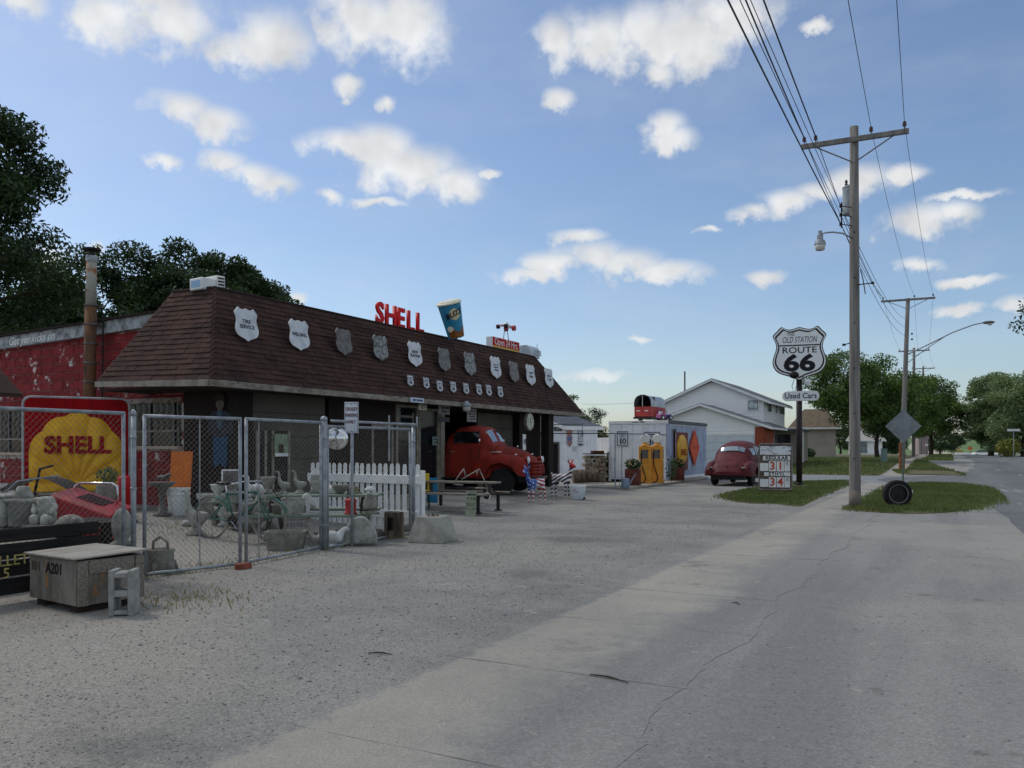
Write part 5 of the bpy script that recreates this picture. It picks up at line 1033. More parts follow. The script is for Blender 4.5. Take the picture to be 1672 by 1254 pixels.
m_stump = mat('stump_wood', S(118,104,90), .95, S(70,60,52), 8, stretch=(1.5,1.5,.2), bump=.8, bs=16); MB().grid(rows, wrap=True).add([(x,y,.42) for x,y,z in rows[-1]], [tuple(range(18))]).obj('bole', m_stump, t, smooth=False); MB().box((.06,-.155,.24),(.07,.05,.2)).obj('hollow', m_dark, t)
b = gp(707, 884); t = thing('concrete_footing', 'pale tapered concrete footing block at the end of the fence', 'concrete block', b, rz=R_(8)); v = []
for s, z in ((.30,0),(.295,.06),(.20,.40)): v += [(-s,-s,z),(s,-s,z),(s,s,z),(-s,s,z)]
MB().add(v, [(3,2,1,0),(8,9,10,11)] + [(4*k+i, 4*k+(i+1)%4, 4*k+4+(i+1)%4, 4*k+4+i) for k in (0,1) for i in range(4)]).obj('block', mat('footing_concrete', S(166,164,154), .95, S(142,140,130), 5, bump=.5, bs=35, wear=(S(110,108,100), 9, .66)), t, bev=.015, seg=2); MB().lathe([(.11,.402),(.09,.404),(.02,.404)], n=14).obj('rusty_socket', mat('dark_stain', S(96,90,80), .95), t)
for k in range(4): MB().tube([(.07*math.cos(k*1.57+.6),.07*math.sin(k*1.57+.6),.38),(.07*math.cos(k*1.57+.6),.07*math.sin(k*1.57+.6),.43)],.012,6).obj('bolt', m_rust, t)
# green bicycle
def wheel_b(M, r, m_t, parent):
    MB().lathe([(r-.018,-.014),(r,-.016),(r+.012,0),(r,.016),(r-.018,.014)], n=36, M=M, cap=False).obj('tyre', m_t, parent, smooth=True); MB().lathe([(.02,-.03),(.02,.03)], n=8, M=M).obj('hub', m_chrome, parent); sp_ = MB()
    for k in range(16): a = k*math.pi/8; sp_.tube([(.02*math.cos(a+.6),.02*math.sin(a+.6),.02*(-1)**k),((r-.02)*math.cos(a),(r-.02)*math.sin(a),0)], .0018, 3)
    sp_.obj('spokes', m_galv, parent)
w1, w2 = gp(346, 879), gp(424, 888); d = (w2-w1); d.z = 0; t = thing('bicycle', 'old green bicycle with pale tyres parked in the yard', 'bicycle', w1, rz=math.atan2(d.y, d.x)); LB_ = 1.06; r_ = .31; m_bk = mat('bike_green', S(40,112,98), .4, S(24,84,76), 6); m_tyre = mat('pale_tyre', S(170,166,156), .8, S(120,116,108), 9)
for x, nm in ((0,'rear_wheel'),(LB_,'front_wheel')):
    e = bpy.data.objects.new(nm, None); COL.objects.link(e); e.parent = t; wheel_b(frame((x,0,r_+.01),(1,0,0),(0,0,1)), r_, m_tyre, e)
bbk, seat, head, hb = Vector((.42,0,.28)), Vector((.28,0,.72)), Vector((.86,0,.74)), Vector((.90,0,.60))
MB().tube([bbk, seat], .017, 8).tube([seat-Vector((0,0,.04)), head], .017, 8).tube([bbk, hb], .018, 8).tube([(0,.04,r_), seat-Vector((0,0,.06))], .01, 6).tube([(0,-.04,r_), seat-Vector((0,0,.06))], .01, 6).tube([(0,.04,r_), bbk], .01, 6).tube([(0,-.04,r_), bbk], .01, 6).tube([head, hb], .02, 8).obj('frame', m_bk, t, smooth=True)
MB().tube([hb+Vector((0,.04,0)), (LB_,.05,r_)], .012, 6).tube([hb+Vector((0,-.04,0)), (LB_,-.05,r_)], .012, 6).obj('fork', m_bk, t, smooth=True); MB().tube([head, head+Vector((-.03,0,.14))], .012, 6).tube([(.62,.3,.86),(.78,.27,.9),(.84,.06,.9),(.84,-.06,.9),(.78,-.27,.9),(.62,-.3,.86)], .011, 6).obj('handlebar', m_chrome, t, smooth=True)
MB().tube([seat, seat+Vector((-.02,0,.12))], .012, 6).obj('seat_post', m_chrome, t); MB().ell((.22,0,.86),(.14,.08,.035)).obj('saddle', m_blackp, t, smooth=True)
MB().lathe([(.085,-.006),(.085,.006)], n=20, M=frame(bbk+Vector((0,-.04,0)),(1,0,0),(0,0,1))).obj('chainring', m_dark_metal, t); MB().tube([bbk+Vector((0,-.06,0)), bbk+Vector((.12,-.07,-.12))], .009, 6).obj('crank', m_chrome, t); MB().box(tuple(bbk+Vector((.12,-.11,-.12))),(.08,.07,.02)).obj('pedal', m_blackp, t)
for x in (0, LB_): MB().grid([[( x+(r_+.03)*math.cos(a), yy, r_+.01+(r_+.03)*math.sin(a)) for yy in (-.03,.03)] for a in [R_(20+14*i) for i in range(11)]]).obj('mudguard', m_bk, t, smooth=True)
# pale-edged box on a post behind the bicycle
p = at(379, 790, 14.2); t = thing('framed_box', 'small grey box with pale edges standing above the bicycle', 'box', (p.x, p.y, gz(p.x,p.y)), rz=YAW+R_(8)); zb = p.z - gz(p.x,p.y); MB().box((0,0,zb+.12),(.30,.16,.22)).obj('panel', m_dull, t)
for (a, b_) in (((-.16,-.085,zb),(.16,-.07,zb+.025)),((-.16,-.085,zb+.225),(.16,-.07,zb+.25)),((-.16,-.085,zb+.026),(-.135,-.07,zb+.224)),((.135,-.085,zb+.026),(.16,-.07,zb+.224))): MB().bb(a, b_).obj('edge', m_white, t)
MB().lathe([(.15,0),(.15,.04),(.09,.08),(.08,zb-.1),(.13,zb-.02),(.13,zb)], n=16).obj('pedestal', m_conc, t)
# white picket fence
A, Bp = at(508, 730, 15.9), at(686, 730, 14.25); d = (Bp-A); d.z = 0; t = thing('picket_fence', 'white picket fence section with rounded tops behind the wire', 'fence', (A.x, A.y, .05), rz=math.atan2(d.y, d.x)); Lp = d.length; n = 19
pk = MB().ext([(-.042,0),(.042,0),(.042,1.06),(.032,1.10),(.015,1.118),(-.015,1.118),(-.032,1.10),(-.042,1.06)], .018, XZ()).mesh('picket'); pk.materials.append(m_white)
for i in range(n):
    if i == 2: continue
    o = bpy.data.objects.new('picket', pk); COL.objects.link(o); o.parent = t; o.location = (.06+(Lp-.12)*i/(n-1), 0, .02+random.uniform(-.008,.008)); o.rotation_euler = (0, random.uniform(-.012,.012), 0)
MB().box((Lp/2,-.034,.86),(Lp+.1,.03,.15)).obj('rail', m_white, t, bev=.004); MB().box((Lp/2,-.034,.25),(Lp,.03,.13)).obj('rail', m_white, t, bev=.004)
for x in (.03, Lp-.03): MB().box((x,.07,.5),(.09,.09,1.05)).obj('post', m_white, t)
# plant pot by the big sign, red can
m_plant = leafmat('plant_leaves', S(44,64,38), S(92,118,70))
def leafy(t, c, r, n, m, L=.05, name='foliage', sq=.8):
    g = np.random.default_rng(int(abs(c[0]*971+c[1]*37+n))); u = g.normal(0,1,(n,3)); u /= np.linalg.norm(u,axis=1)[:,None]; P = np.array(c)+u*(g.uniform(.3,1,n)**.6*r)[:,None]*np.array([1,1,sq])
    ax = g.normal(0,1,(n,3)); ax /= np.linalg.norm(ax,axis=1)[:,None]; bx = np.cross(ax, g.normal(0,1,(n,3))); bx /= np.linalg.norm(bx,axis=1)[:,None]; l = L*g.uniform(.6,1.4,n)[:,None]
    V = np.stack([P-ax*l*.5,P+bx*l*.25,P+ax*l*.5,P-bx*l*.25],1).reshape(-1,3); return link(name, bulk(name, V, np.arange(4*n).reshape(-1,4)), m, t)
p = at(176, 790, 14.6); t = thing('potted_plant', 'small leafy potted plant at the foot of the scallop sign', 'plant', (p.x, p.y, gz(p.x,p.y)), rz=0); zt_ = p.z - gz(p.x,p.y); MB().lathe([(.12,0),(.16,.3),(.19,.34),(.19,zt_-.02 if zt_ > .5 else .5)], n=16).obj('pot', m_mos, t); leafy(t, (0,0,zt_+.14), .2, 420, m_plant)
p = at(203, 800, 14.2); t = lat('red_can', 'bright red can half hidden behind the thick gate post', 'can', (p.x, p.y, gz(p.x,p.y)), [(.10,.0),(.10,.5),(.11,.52),(.11,.72),(.08,.75),(.02,.77)], mat('can_red', S(170,14,24), .5))

# low green bench left of the picnic table with more cast pieces
p = at(392, 820, 14.3); LB2 = thing('low_bench', 'low faded green bench behind the bicycle handlebars', 'bench', (p.x, p.y, gz(p.x,p.y)), rz=YAW+R_(3))
for k in range(2): MB().box((0,-.1+.2*k,.42),(1.0,.18,.035)).obj('plank', m_gpl, LB2, bev=.004)
for s_ in (-.4,.4): MB().box((s_,0,.2),(.06,.34,.4)).obj('leg', m_wood_old, LB2)
LM = Matrix.Translation(LB2.location) @ Matrix.Rotation(LB2.rotation_euler.z, 4, 'Z')
lat('fluted_urn', 'fluted pale urn at the left end of the low green bench', 'urn', LM @ Vector((-.38,0,.44)), URN, m_pale, n=14, sc=.8)
lat('birdbath_bowl', 'shallow cast bowl in the middle of the low green bench', 'bowl', LM @ Vector((-.1,0,.44)), BOWL, m_conc, sc=.9)
bird('duck_figure', 'small duck figure facing right on the low green bench', LM @ Vector((.18,-.02,.44)), .3, YAW, m_pale)
lat('garden_pot', 'plain round pot at the right end of the low green bench', 'pot', LM @ Vector((.42,0,.44)), POT, m_conc, sc=.62)
for (px, py, lab, prof, sc_2, m) in ((372, 868, 'squat grey urn on the ground under the bicycle frame', URN, .8, m_conc), (398, 872, 'mossy bowl on the ground between the bicycle wheels', BOWL, 1.0, m_mos), (411, 861, 'pale garden pot on the ground right of the bicycle pedal', POT, .7, m_pale), (432, 868, 'low grey dome stone left of the concrete trough', DOME, .9, m_conc),
      (558, 884, 'small concrete bowl on the ground beside the white duck', BOWL, .9, m_conc), (612, 880, 'low mossy dome stone between half-round slab and stump', DOME, .8, m_mos), (356, 862, 'slim pale urn standing behind the rear bicycle wheel', URN, .95, m_pale), (662, 872, 'small grey pot at the foot of the last fence post', POT, .5, m_conc), (296, 862, 'flat grey stone disc on the ground in front of the bucket', DOME, .6, m_conc)):
    b = gp(px, py); b = b + (FW * .25); b.z = gz(b.x, b.y); lat('yard_ornament', lab, 'ornament', b, prof, m, sc=sc_2)
t = thing('bent_wire_basket', 'rusty wire basket leaning under the green picnic table', 'basket', TM @ Vector((-.35,-.1,.0)))
for z_ in (.02,.12,.22,.32): MB().lathe([(.16+z_*.15,0),(.165+z_*.15,.008)], (0,0,z_), 16, cap=False).obj('hoop', m_rust, t)
for k in range(10): a = k*.628; MB().tube([(.16*math.cos(a),.16*math.sin(a),0),(.21*math.cos(a),.21*math.sin(a),.33)],.004,4).obj('rib', m_rust, t)
# ================================================================== vehicles
m_pane = mat('sky_pane', S(150,164,172), .12, S(110,124,134), 3, metal=.75)
class Hull:
    """smooth body: stations (x, half width, z bottom, z top, squareness)"""
    def __init__(s, st_): s.st = sorted(st_); s.x0, s.x1 = s.st[0][0], s.st[-1][0]
    def q(s, x):
        a = s.st; k = len(a)
        for i in range(k-1):
            if x <= a[i+1][0] + 1e-9:
                p0, p1, p2, p3 = a[max(i-1,0)], a[i], a[i+1], a[min(i+2,k-1)]; t = (x-p1[0])/(p2[0]-p1[0])
                return [p1[j] + (p2[j]-p1[j]) * (t*t*(3-2*t)*.4 + t*.6) for j in range(1,5)]
        return a[-1][1:]
    def S(s, x, th, off=0):
        w, zb, zt, n = s.q(x); c, sn = math.cos(th), math.sin(th); e = 2/n
        return ((w+off) * math.copysign(abs(c)**e, c), zb + (zt-zb+off) * abs(sn)**e)
    def build(s, name, m, parent, cy=0, nx=28, nt=22, M=None, flip=1):
        rows = []
        for i in range(nx+1):
            x = s.x0 + (s.x1-s.x0)*i/nx; r = [(x, cy+flip*s.S(x, math.pi*j/nt)[0], s.S(x, math.pi*j/nt)[1]) for j in range(nt+1)]; rows.append(r)
        mb = MB(); mb.grid(rows, M); n = nt+1; mb.add(rows[0], [tuple(range(n))], M); mb.add(rows[-1], [tuple(range(n))], M); mb.grid([[r[0], r[-1]] for r in rows], M)
        return mb.obj(name, m, parent, smooth=True)
    def patch(s, name, m, parent, xa, xb, ta, tb, off=.008, nx=10, nt=8, edge=None):
        rows = []
        for i in range(nx+1):
            x = xa + (xb-xa)*i/nx; r = []
            for j in range(nt+1):
                u, v = i/nx, j/nt; lo, hi = (ta(x), tb(x)) if callable(ta) else (ta, tb); th = lo+(hi-lo)*v; y, z = s.S(x, th, off); r.append((x, y, z))
            rows.append(r)
        return MB().grid(rows).obj(name, m, parent, smooth=True)
    def seam(s, name, m, parent, path, r=.005, cy=0):
        pts = []
        for (x, th) in path: y, z = s.S(x, th, .002); pts.append((x, cy+y, z))
        return MB().tube(pts, r, 4).obj(name, m, parent)
    def th_of(s, x, z):
        w, zb, zt, n = s.q(x); f = min(1, max(0, (z-zb)/(zt-zb))); return math.asin(f**(n/2))
def car_wheel(parent, x, y, r, w, m_rim, name='wheel', st_=1):
    e = bpy.data.objects.new(name, None); COL.objects.link(e); e.parent = parent; e.location = (x, y, r)
    M = frame((0,0,0), (1,0,0), (0,0,1)); MB().lathe([(r*.62,-w/2),(r*.9,-w/2),(r,-w*.36),(r,w*.36),(r*.9,w/2),(r*.62,w/2)], n=28, M=M).obj('tyre', m_rubber, e, smooth=False)
    MB().lathe([(r*.63,w*.42),(r*.58,w*.50),(r*.5,w*.36),(r*.25,w*.40),(r*.2,w*.52),(.01,w*.54)], n=20, M=M).obj('rim', m_rim, e); MB().lathe([(r*.63,-w*.42),(r*.58,-w*.50),(r*.5,-w*.36),(r*.25,-w*.40),(r*.2,-w*.52),(.01,-w*.54)], n=20, M=M).obj('rim', m_rim, e); return e
m_truck = mat('truck_red', S(138,38,23), .65, S(112,30,19), 2.5, wear=[(S(118,56,46), 7, .64), (S(96,44,36), 2.2, .62)], spec=.25, bump=.05, bs=30)
fw_ = gp(829, 817); hd = math.atan2(.155, .987); hv = Vector((math.cos(hd), math.sin(hd), 0)); lf = Vector((-hv.y, hv.x, 0))
tl = fw_ + hv*.62 + lf*.74; tl = tl * 1.05; tl.z = gz(tl.x-1.5, tl.y)
TK = thing('pickup_truck', 'red rounded old pickup truck parked nose out of the station bay', 'truck', tl, rz=hd)
hood = Hull([(-1.42,.66,.62,1.33,2.8),(-1.1,.63,.62,1.34,2.6),(-.7,.56,.6,1.28,2.4),(-.35,.48,.6,1.17,2.3),(-.12,.42,.6,1.0,2.3),(-.02,.36,.6,.84,2.2)]); hood.build('hood', m_truck, TK)
low = Hull([(-2.61,.74,.45,1.28,5),(-2.46,.80,.42,1.33,5),(-1.36,.80,.42,1.36,5),(-1.16,.72,.45,1.34,4)]); cabo = low.build('cab', m_truck, TK)
gh = Hull([(-2.62,.60,1.2,1.45,3.2),(-2.52,.68,1.2,1.68,3.4),(-2.26,.72,1.2,1.86,3.4),(-1.86,.73,1.2,1.92,3.4),(-1.51,.72,1.2,1.88,3.4),(-1.34,.70,1.2,1.72,3.4),(-1.12,.66,1.2,1.36,3.4)]); gh.build('cab_roof', m_truck, TK)
def zb_(z): return lambda x: gh.th_of(x, min(z, gh.q(x)[2]*.985))
def flipth(f): return lambda x: math.pi - f(x)
ws = lambda a, b: gh.patch('windshield', m_pane, TK, -1.18, -1.40, a, b, .012, 8, 8)
ws(.30*math.pi, .485*math.pi); ws(.515*math.pi, .70*math.pi)
for nm, f0, f1 in (('side_window', zb_(1.40), zb_(1.72)), ('side_window', flipth(zb_(1.40)), flipth(zb_(1.72)))): gh.patch(nm, m_dwin, TK, -2.30, -1.54, f0, f1, .012)
MB().tube([(-1.16,0,1.385),(-1.30,0,1.60),(-1.42,0,1.80)], .014, 6).obj('windshield_bar', m_trim, TK)
for s in (-1, 1):
    fen = Hull([(-1.85,.10,.44,.66,2.4),(-1.6,.17,.46,.90,2.4),(-1.3,.20,.52,1.02,2.4),(-1.12,.215,.80,1.06,2.4),(-.82,.225,.86,1.09,2.4),(-.5,.22,.76,1.07,2.4),(-.32,.21,.52,1.02,2.4),(-.15,.18,.48,.93,2.4),(-.06,.10,.52,.76,2.2)]); fen.build('front_fender', m_truck, TK, cy=s*.72, nx=30, nt=16)
    hl = bpy.data.objects.new('headlight', None); COL.objects.link(hl); hl.parent = TK; hl.location = (-.12, s*.66, .93); Mh = frame((0,0,0), (0,1,0), (0,0,1))
    MB().lathe([(.06,-.12),(.10,-.05),(.105,.03)], n=20, M=Mh).obj('bowl', m_truck, hl, smooth=True); MB().lathe([(.105,.028),(.108,.045),(.098,.05)], n=20, M=Mh, cap=False).obj('ring', m_chrome, hl); MB().lathe([(.098,.045),(.07,.066),(.003,.075)], n=20, M=Mh).obj('lens', mat('headlamp_lens', S(214,220,222), .1, spec=.8), hl, smooth=True)
    rfen = Hull([(-4.75,.08,.46,.62,2.4),(-4.5,.16,.48,.88,2.4),(-4.1,.19,.72,.98,2.4),(-3.75,.17,.7,.92,2.4),(-3.4,.08,.46,.62,2.4)]); rfen.build('rear_fender', m_truck, TK, cy=s*.76, nx=18, nt=12)
    MB().bb((-3.3,s*.70,.40),(-1.8,s*.94,.45)).obj('running_board', m_blackp, TK)
    for x in (-.82, -4.1): car_wheel(TK, x, s*.74, .355, .19, m_blackp)
    MB().box((-2.30, s*.815, 1.16),(.11,.03,.025)).obj('door_handle', m_chrome, TK); MB().bb((-2.38, s*.801, .55),(-1.52, s*.806, 1.33)).obj('door', m_truck, TK, bev=.02)
for k in range(5):
    z = .86-.095*k; wdt = .50-.012*k; MB().tube([(-.14-.0*k, -wdt, z), (-.03,-wdt*.7,z), (.02,0,z), (-.03,wdt*.7,z), (-.14,wdt,z)], [.03,.034,.036,.034,.03], 8).obj('grille_bar', m_truck, TK, smooth=True)
MB().bb((-.3,-.48,.40),(-.12,.48,.84)).obj('grille_recess', m_blackp, TK); MB().bb((-1.7,-.5,.3),(-.2,.5,.6)).obj('chassis', m_blackp, TK)
MB().tube([(-.05,-.85,.42),(.07,-.5,.42),(.10,0,.42),(.07,.5,.42),(-.05,.85,.42)], .05, 8).obj('bumper', m_dark_metal, TK, smooth=True)
bx = MB(); bx.bb((-4.85,-.62,.58),(-3.05,.62,.62)); bx.bb((-4.85,-.66,.58),(-3.05,-.62,1.08)); bx.bb((-4.85,.62,.58),(-3.05,.66,1.08)); bx.bb((-4.89,-.66,.58),(-4.85,.66,1.08)); bx.obj('cargo_bed', m_truck, TK)
MB().ell((-.62,-.02,1.305),(.03,.02,.03)).obj('hood_ornament', m_chrome, TK)
low.seam('cowl_seam', m_blackp, TK, [(-1.30, math.pi*j/20) for j in range(1,20)])
hood.seam('hood_seam', m_blackp, TK, [(x_, .5*math.pi) for x_ in lin(-1.35, -.1, 12)], .008)
for s in (1, -1):
    hood.seam('hood_edge', m_blackp, TK, [(x_, math.pi*(.5 - s*.30)) for x_ in lin(-1.35, -.12, 12)], .006)
    for xx in (-2.42, -1.48): MB().tube([(xx, s*.812, .52), (xx, s*.812, 1.2), (xx, s*.80, 1.34)], .006, 4).obj('door_gap', m_blackp, TK)
    MB().tube([(-2.42, s*.812, .53), (-1.48, s*.812, .53)], .006, 4).obj('door_gap', m_blackp, TK)
    MB().box((-1.05, s*.655, 1.16), (.34, .012, .03)).obj('badge', m_chrome, TK); MB().tube([(-1.42, s*.8, 1.36), (-1.40, s*.98, 1.46)], .008, 5).obj('mirror_arm', m_chrome, TK); MB().ell((-1.40, s*1.0, 1.47), (.02,.07,.06), 10, 7).obj('mirror', m_chrome, TK, smooth=True)
    MB().tube([(-1.16, s*.12, 1.40), (-1.24, s*.42, 1.50)], .005, 4).obj('wiper', m_blackp, TK); MB().lathe([(.035,0),(.03,.03),(.004,.035)], (-.42, s*.74, 1.075), 10).obj('marker_lamp', m_trim, TK)
# weathered plank table in front of the truck
tc2 = at(752, 800, 18.6); z0 = gz(tc2.x, tc2.y); PT = thing('plank_table', 'weathered grey plank picnic table on dark metal legs beside the truck', 'table', (tc2.x, tc2.y, z0), rz=YAW - R_(24))
for k in range(2): MB().box((.02,-.18+.22*k,.66),(1.85,.2,.04)).obj('top_plank', m_wood_old, PT, bev=.004)
for y_, ln in ((-.62,1.75),(-.42,1.7),(.52,1.8)): MB().box((.05,y_,.42),(ln,.18,.04)).obj('seat_plank', m_wood_old, PT, bev=.004)
for s in (-.78, .70):
    for q in (-.52, .5): MB().box((s,q,.2),(.06,.06,.4)).obj('leg', m_dark_metal, PT); MB().box((s,q,.015),(.14,.12,.03)).obj('foot', m_dark_metal, PT)
    MB().box((s,0,.385),(.05,1.1,.03)).obj('bearer', m_dark_metal, PT); MB().box((s,-.07,.53),(.05,.3,.22)).obj('upright', m_dark_metal, PT)
p = at(768, 827, 17.2); t = thing('tin_sign', 'pale green enamel sign with worn print leaning at the plank table', 'sign', (p.x, p.y, gz(p.x,p.y)+.03), rot=(R_(-5),0,YAW-R_(20))); m_tin = mat('pale_green_tin', S(156,164,140), .6, S(132,142,120), 7, wear=(S(96,90,76), 10, .64)); MB().bb((-.115,0,0),(.115,.012,.53)).obj('plate', m_tin, t); scribble(t, XZ((0,-.002,.42)), .19, .16, 2, m_ink); scribble(t, XZ((0,-.002,.2)), .19, .14, 2, mat('faint_ink', S(110,112,96), .8)); MB().bb((-.115,-.004,.265),(.115,-.001,.275)).obj('fold', m_dull, t)
p = at(770, 795, 18.3); t = thing('scooter_frame', 'bare metal scooter frame with small wheel leaning on the plank table', 'scooter', (p.x, p.y, p.z-.62), rz=YAW - R_(22)); m_bar = mat('pale_bar', S(168,160,150), .5, S(120,110,102), 8, metal=.3)
def fr(px, py, dy=-.25): q = at(px, py, 18.0) - t.location; q.z = at(px,py,18.0).z - t.location.z; return Matrix.Rotation(-t.rotation_euler.z, 4, 'Z') @ q
for pts in ([(782,765),(789,780),(796,797)], [(782,766),(764,777),(753,783)], [(757,765),(760,777)], [(757,766),(748,778),(740,791)], [(741,791),(756,792)], [(796,797),(776,797)], [(780,768),(778,776)]): MB().tube([fr(*q) for q in pts], .013, 6).obj('tube', m_bar, t, smooth=True)
c = fr(795, 810); MB().lathe([(.065,-.02),(.08,-.02),(.08,.02),(.065,.02)], n=18, M=frame(c,(1,0,0),(0,0,1)), cap=False).obj('tyre', m_white, t); MB().lathe([(.066,-.012),(.02,-.02),(.02,.02),(.066,.012)], n=12, M=frame(c,(1,0,0),(0,0,1)), cap=False).obj('hub', m_dark_metal, t); MB().tube([c, fr(796,797)], .01, 6).obj('fork', m_bar, t); MB().tube([fr(800,800), fr(812,804), fr(818,803)], .012, 5).obj('stand', m_rust, t)
p = at(694, 812, 18.6); t = thing('yellow_chair', 'yellow metal chair half hidden behind the picket fence end', 'chair', (p.x, p.y, gz(p.x,p.y)), rz=YAW); m_ych = mat('yellow_metal', S(206,176,40), .5); MB().box((0,.15,.62),(.16,.02,.36)).obj('backrest', m_ych, t, bev=.008); MB().box((0,0,.42),(.2,.32,.025)).obj('seat', m_ych, t, bev=.006); [MB().tube([(sx,sy,0),(sx*.9,sy*.9,.42)],.012,6).obj('leg', m_dark_metal, t) for sx in (-.09,.09) for sy in (-.14,.14)]
p = at(706, 800, 20.0); t = thing('blue_crate', 'bright blue plastic crate under the far side of the plank table', 'crate', (p.x, p.y, gz(p.x,p.y)), rz=YAW); m_bcr = mat('blue_plastic', S(30,112,148), .5); MB().box((0,0,.3),(.24,.3,.6)).obj('crate', m_bcr, t, bev=.01); MB().box((0,-.152,.5),(.18,.008,.06)).obj('hand_slot', m_blackp, t)
# ---- flag painted deer
def flagmat(name, star_x, base2, tilt, freq, headz=None):
    m = bpy.data.materials.new(name); m.use_nodes = True; nt = m.node_tree; N = nt.nodes; L = nt.links.new; b = N['Principled BSDF']; b.inputs['Roughness'].default_value = .45
    tc = N.new('ShaderNodeTexCoord'); sx = N.new('ShaderNodeSeparateXYZ'); L(tc.outputs['Object'], sx.inputs[0])
    def M_(op, a, b_=None, c=None):
        n = N.new('ShaderNodeMath'); n.operation = op
        for i, v in enumerate((a, b_, c)):
            if v is None: continue
            if isinstance(v, (int, float)): n.inputs[i].default_value = v
            else: L(v, n.inputs[i])
        return n.outputs[0]
    def mx(f, A, B_):
        q = N.new('ShaderNodeMix'); q.data_type = 'RGBA'
        for i, v in ((0,f),(6,A),(7,B_)):
            if isinstance(v, tuple): q.inputs[i].default_value = (*v, 1)
            else: L(v, q.inputs[i])
        return q.outputs[2]
    h = M_('MULTIPLY_ADD', sx.outputs[0], tilt, sx.outputs[2]); st_ = M_('GREATER_THAN', M_('FRACT', M_('MULTIPLY', h, freq)), .5)
    col = mx(st_, S(226,220,220), base2)
    if star_x is not None:
        v = N.new('ShaderNodeTexVoronoi'); v.inputs['Scale'].default_value = 15; L(tc.outputs['Object'], v.inputs['Vector']); dots = M_('LESS_THAN', v.outputs['Distance'], .30)
        col = mx(M_('MULTIPLY', M_('GREATER_THAN', sx.outputs[0], star_x), M_('GREATER_THAN', sx.outputs[2], .36)), col, mx(dots, S(32,72,150), S(220,226,234)))
        col = mx(M_('LESS_THAN', sx.outputs[0], -.36), col, S(170,24,36))
    if headz: col = mx(M_('GREATER_THAN', sx.outputs[2], headz), col, S(176,36,44))
    L(col, b.inputs['Base Color']); return m
def deer(lab, p, s, rz, m, mh, neck=(.30,.62,.38,.80,.42,.95)):
    t = thing('painted_deer', lab, 'statue', p, rz=rz, group='flag painted deer'); t.scale = (s,)*3; a = neck
    V = [(-.02,0,.58),(-.24,0,.60),(.20,0,.58),(a[0],0,a[1]),(a[2],0,a[3]),(a[4],0,a[5]),(a[4]+.09,0,a[5]-.02),(a[4]+.17,0,a[5]-.05),(-.36,0,.66),(-.41,0,.72)]
    E = [(0,1),(0,2),(2,3),(3,4),(4,5),(5,6),(6,7),(1,8),(8,9)]; rad = [.115,.11,.12,.085,.06,.055,.05,.026,.03,.022]
    for sy in (-1, 1):
        n = len(V); V += [(.21,sy*.075,.45),(.22,sy*.08,.26),(.21,sy*.08,.02)]; E += [(2,n),(n,n+1),(n+1,n+2)]; rad += [.05,.027,.026]
        n = len(V); V += [(-.23,sy*.08,.44),(-.32,sy*.085,.27),(-.29,sy*.085,.02)]; E += [(1,n),(n,n+1),(n+1,n+2)]; rad += [.065,.03,.026]
        n = len(V); V += [(a[4]-.02,sy*.05,a[5]+.06),(a[4]-.05,sy*.12,a[5]+.13)]; E += [(5,n),(n,n+1)]; rad += [.025,.012]
    skin('body', V, E, rad, m, t, 2)
    for sy in (-1, 1): MB().tube([(a[4]-.03,sy*.03,a[5]+.05),(a[4]-.05,sy*.07,a[5]+.13),(a[4]-.01,sy*.12,a[5]+.19)], [.012,.01,.005], 6).tube([(a[4]-.05,sy*.07,a[5]+.13),(a[4]+.05,sy*.07,a[5]+.17)], [.008,.004], 5).obj('antler', mh, t)
    MB().ell((a[4]+.03,.053,a[5]+.02),(.012,.008,.012),8,6).obj('eye', m_ink, t); MB().ell((a[4]+.03,-.053,a[5]+.02),(.012,.008,.012),8,6).obj('eye', m_ink, t); return t
b = gp(875, 819) * .985; b.z = gz(b.x, b.y); deer('small deer statue with starry blue head and red white stripes by the truck grille', b, .90, math.pi + YAW + R_(48), flagmat('flag_stars', .06, S(150,26,38), -.25, 8.5), mat('flag_blue', S(34,74,152), .5))
b = gp(917, 813); deer('taller deer statue striped dark and white with red head beside white tub', b, .98, YAW - R_(46), flagmat('flag_stripes', None, S(36,34,58), -.55, 9, .885), mat('flag_red', S(178,40,46), .5), neck=(.30,.66,.36,.82,.38,.95))
b = gp(943, 816); t = thing('ceramic_tub', 'white tapered tub with faded red print beside the striped deer', 'tub', b, rz=YAW + R_(-8)); rows = []
for z, s in ((0,.13),(.02,.15),(.22,.205),(.36,.225),(.385,.235),(.40,.225),(.36,.20),(.1,.12)): rows.append([((s*1.05)*math.cos(R_(45+22.5*j))*(1.12 if j % 4 == 0 else 1), s*math.sin(R_(45+22.5*j))*(1.12 if j % 4 == 0 else 1)+.06*(z*.7), z) for j in range(16)])
mb = MB(); mb.grid(rows, wrap=True); mb.add(rows[0], [tuple(range(16))]); mb.obj('tub', mat('white_ceramic', S(206,214,218), .35, S(188,198,204), 4), t, smooth=False, bev=.006); scribble(t, XZ((-.05,-.195,.26)), .2, .10, 2, mat('red_print', S(170,70,70), .6)); MB().lathe([(.19,.33),(.18,.345),(.01,.35)], n=16).obj('yellow_grit', mat('grit', S(176,170,120), .9), t); MB().ell((.13,.05,.04),(.09,.06,.05)).obj('dark_stone', m_dark_metal, t, smooth=True)
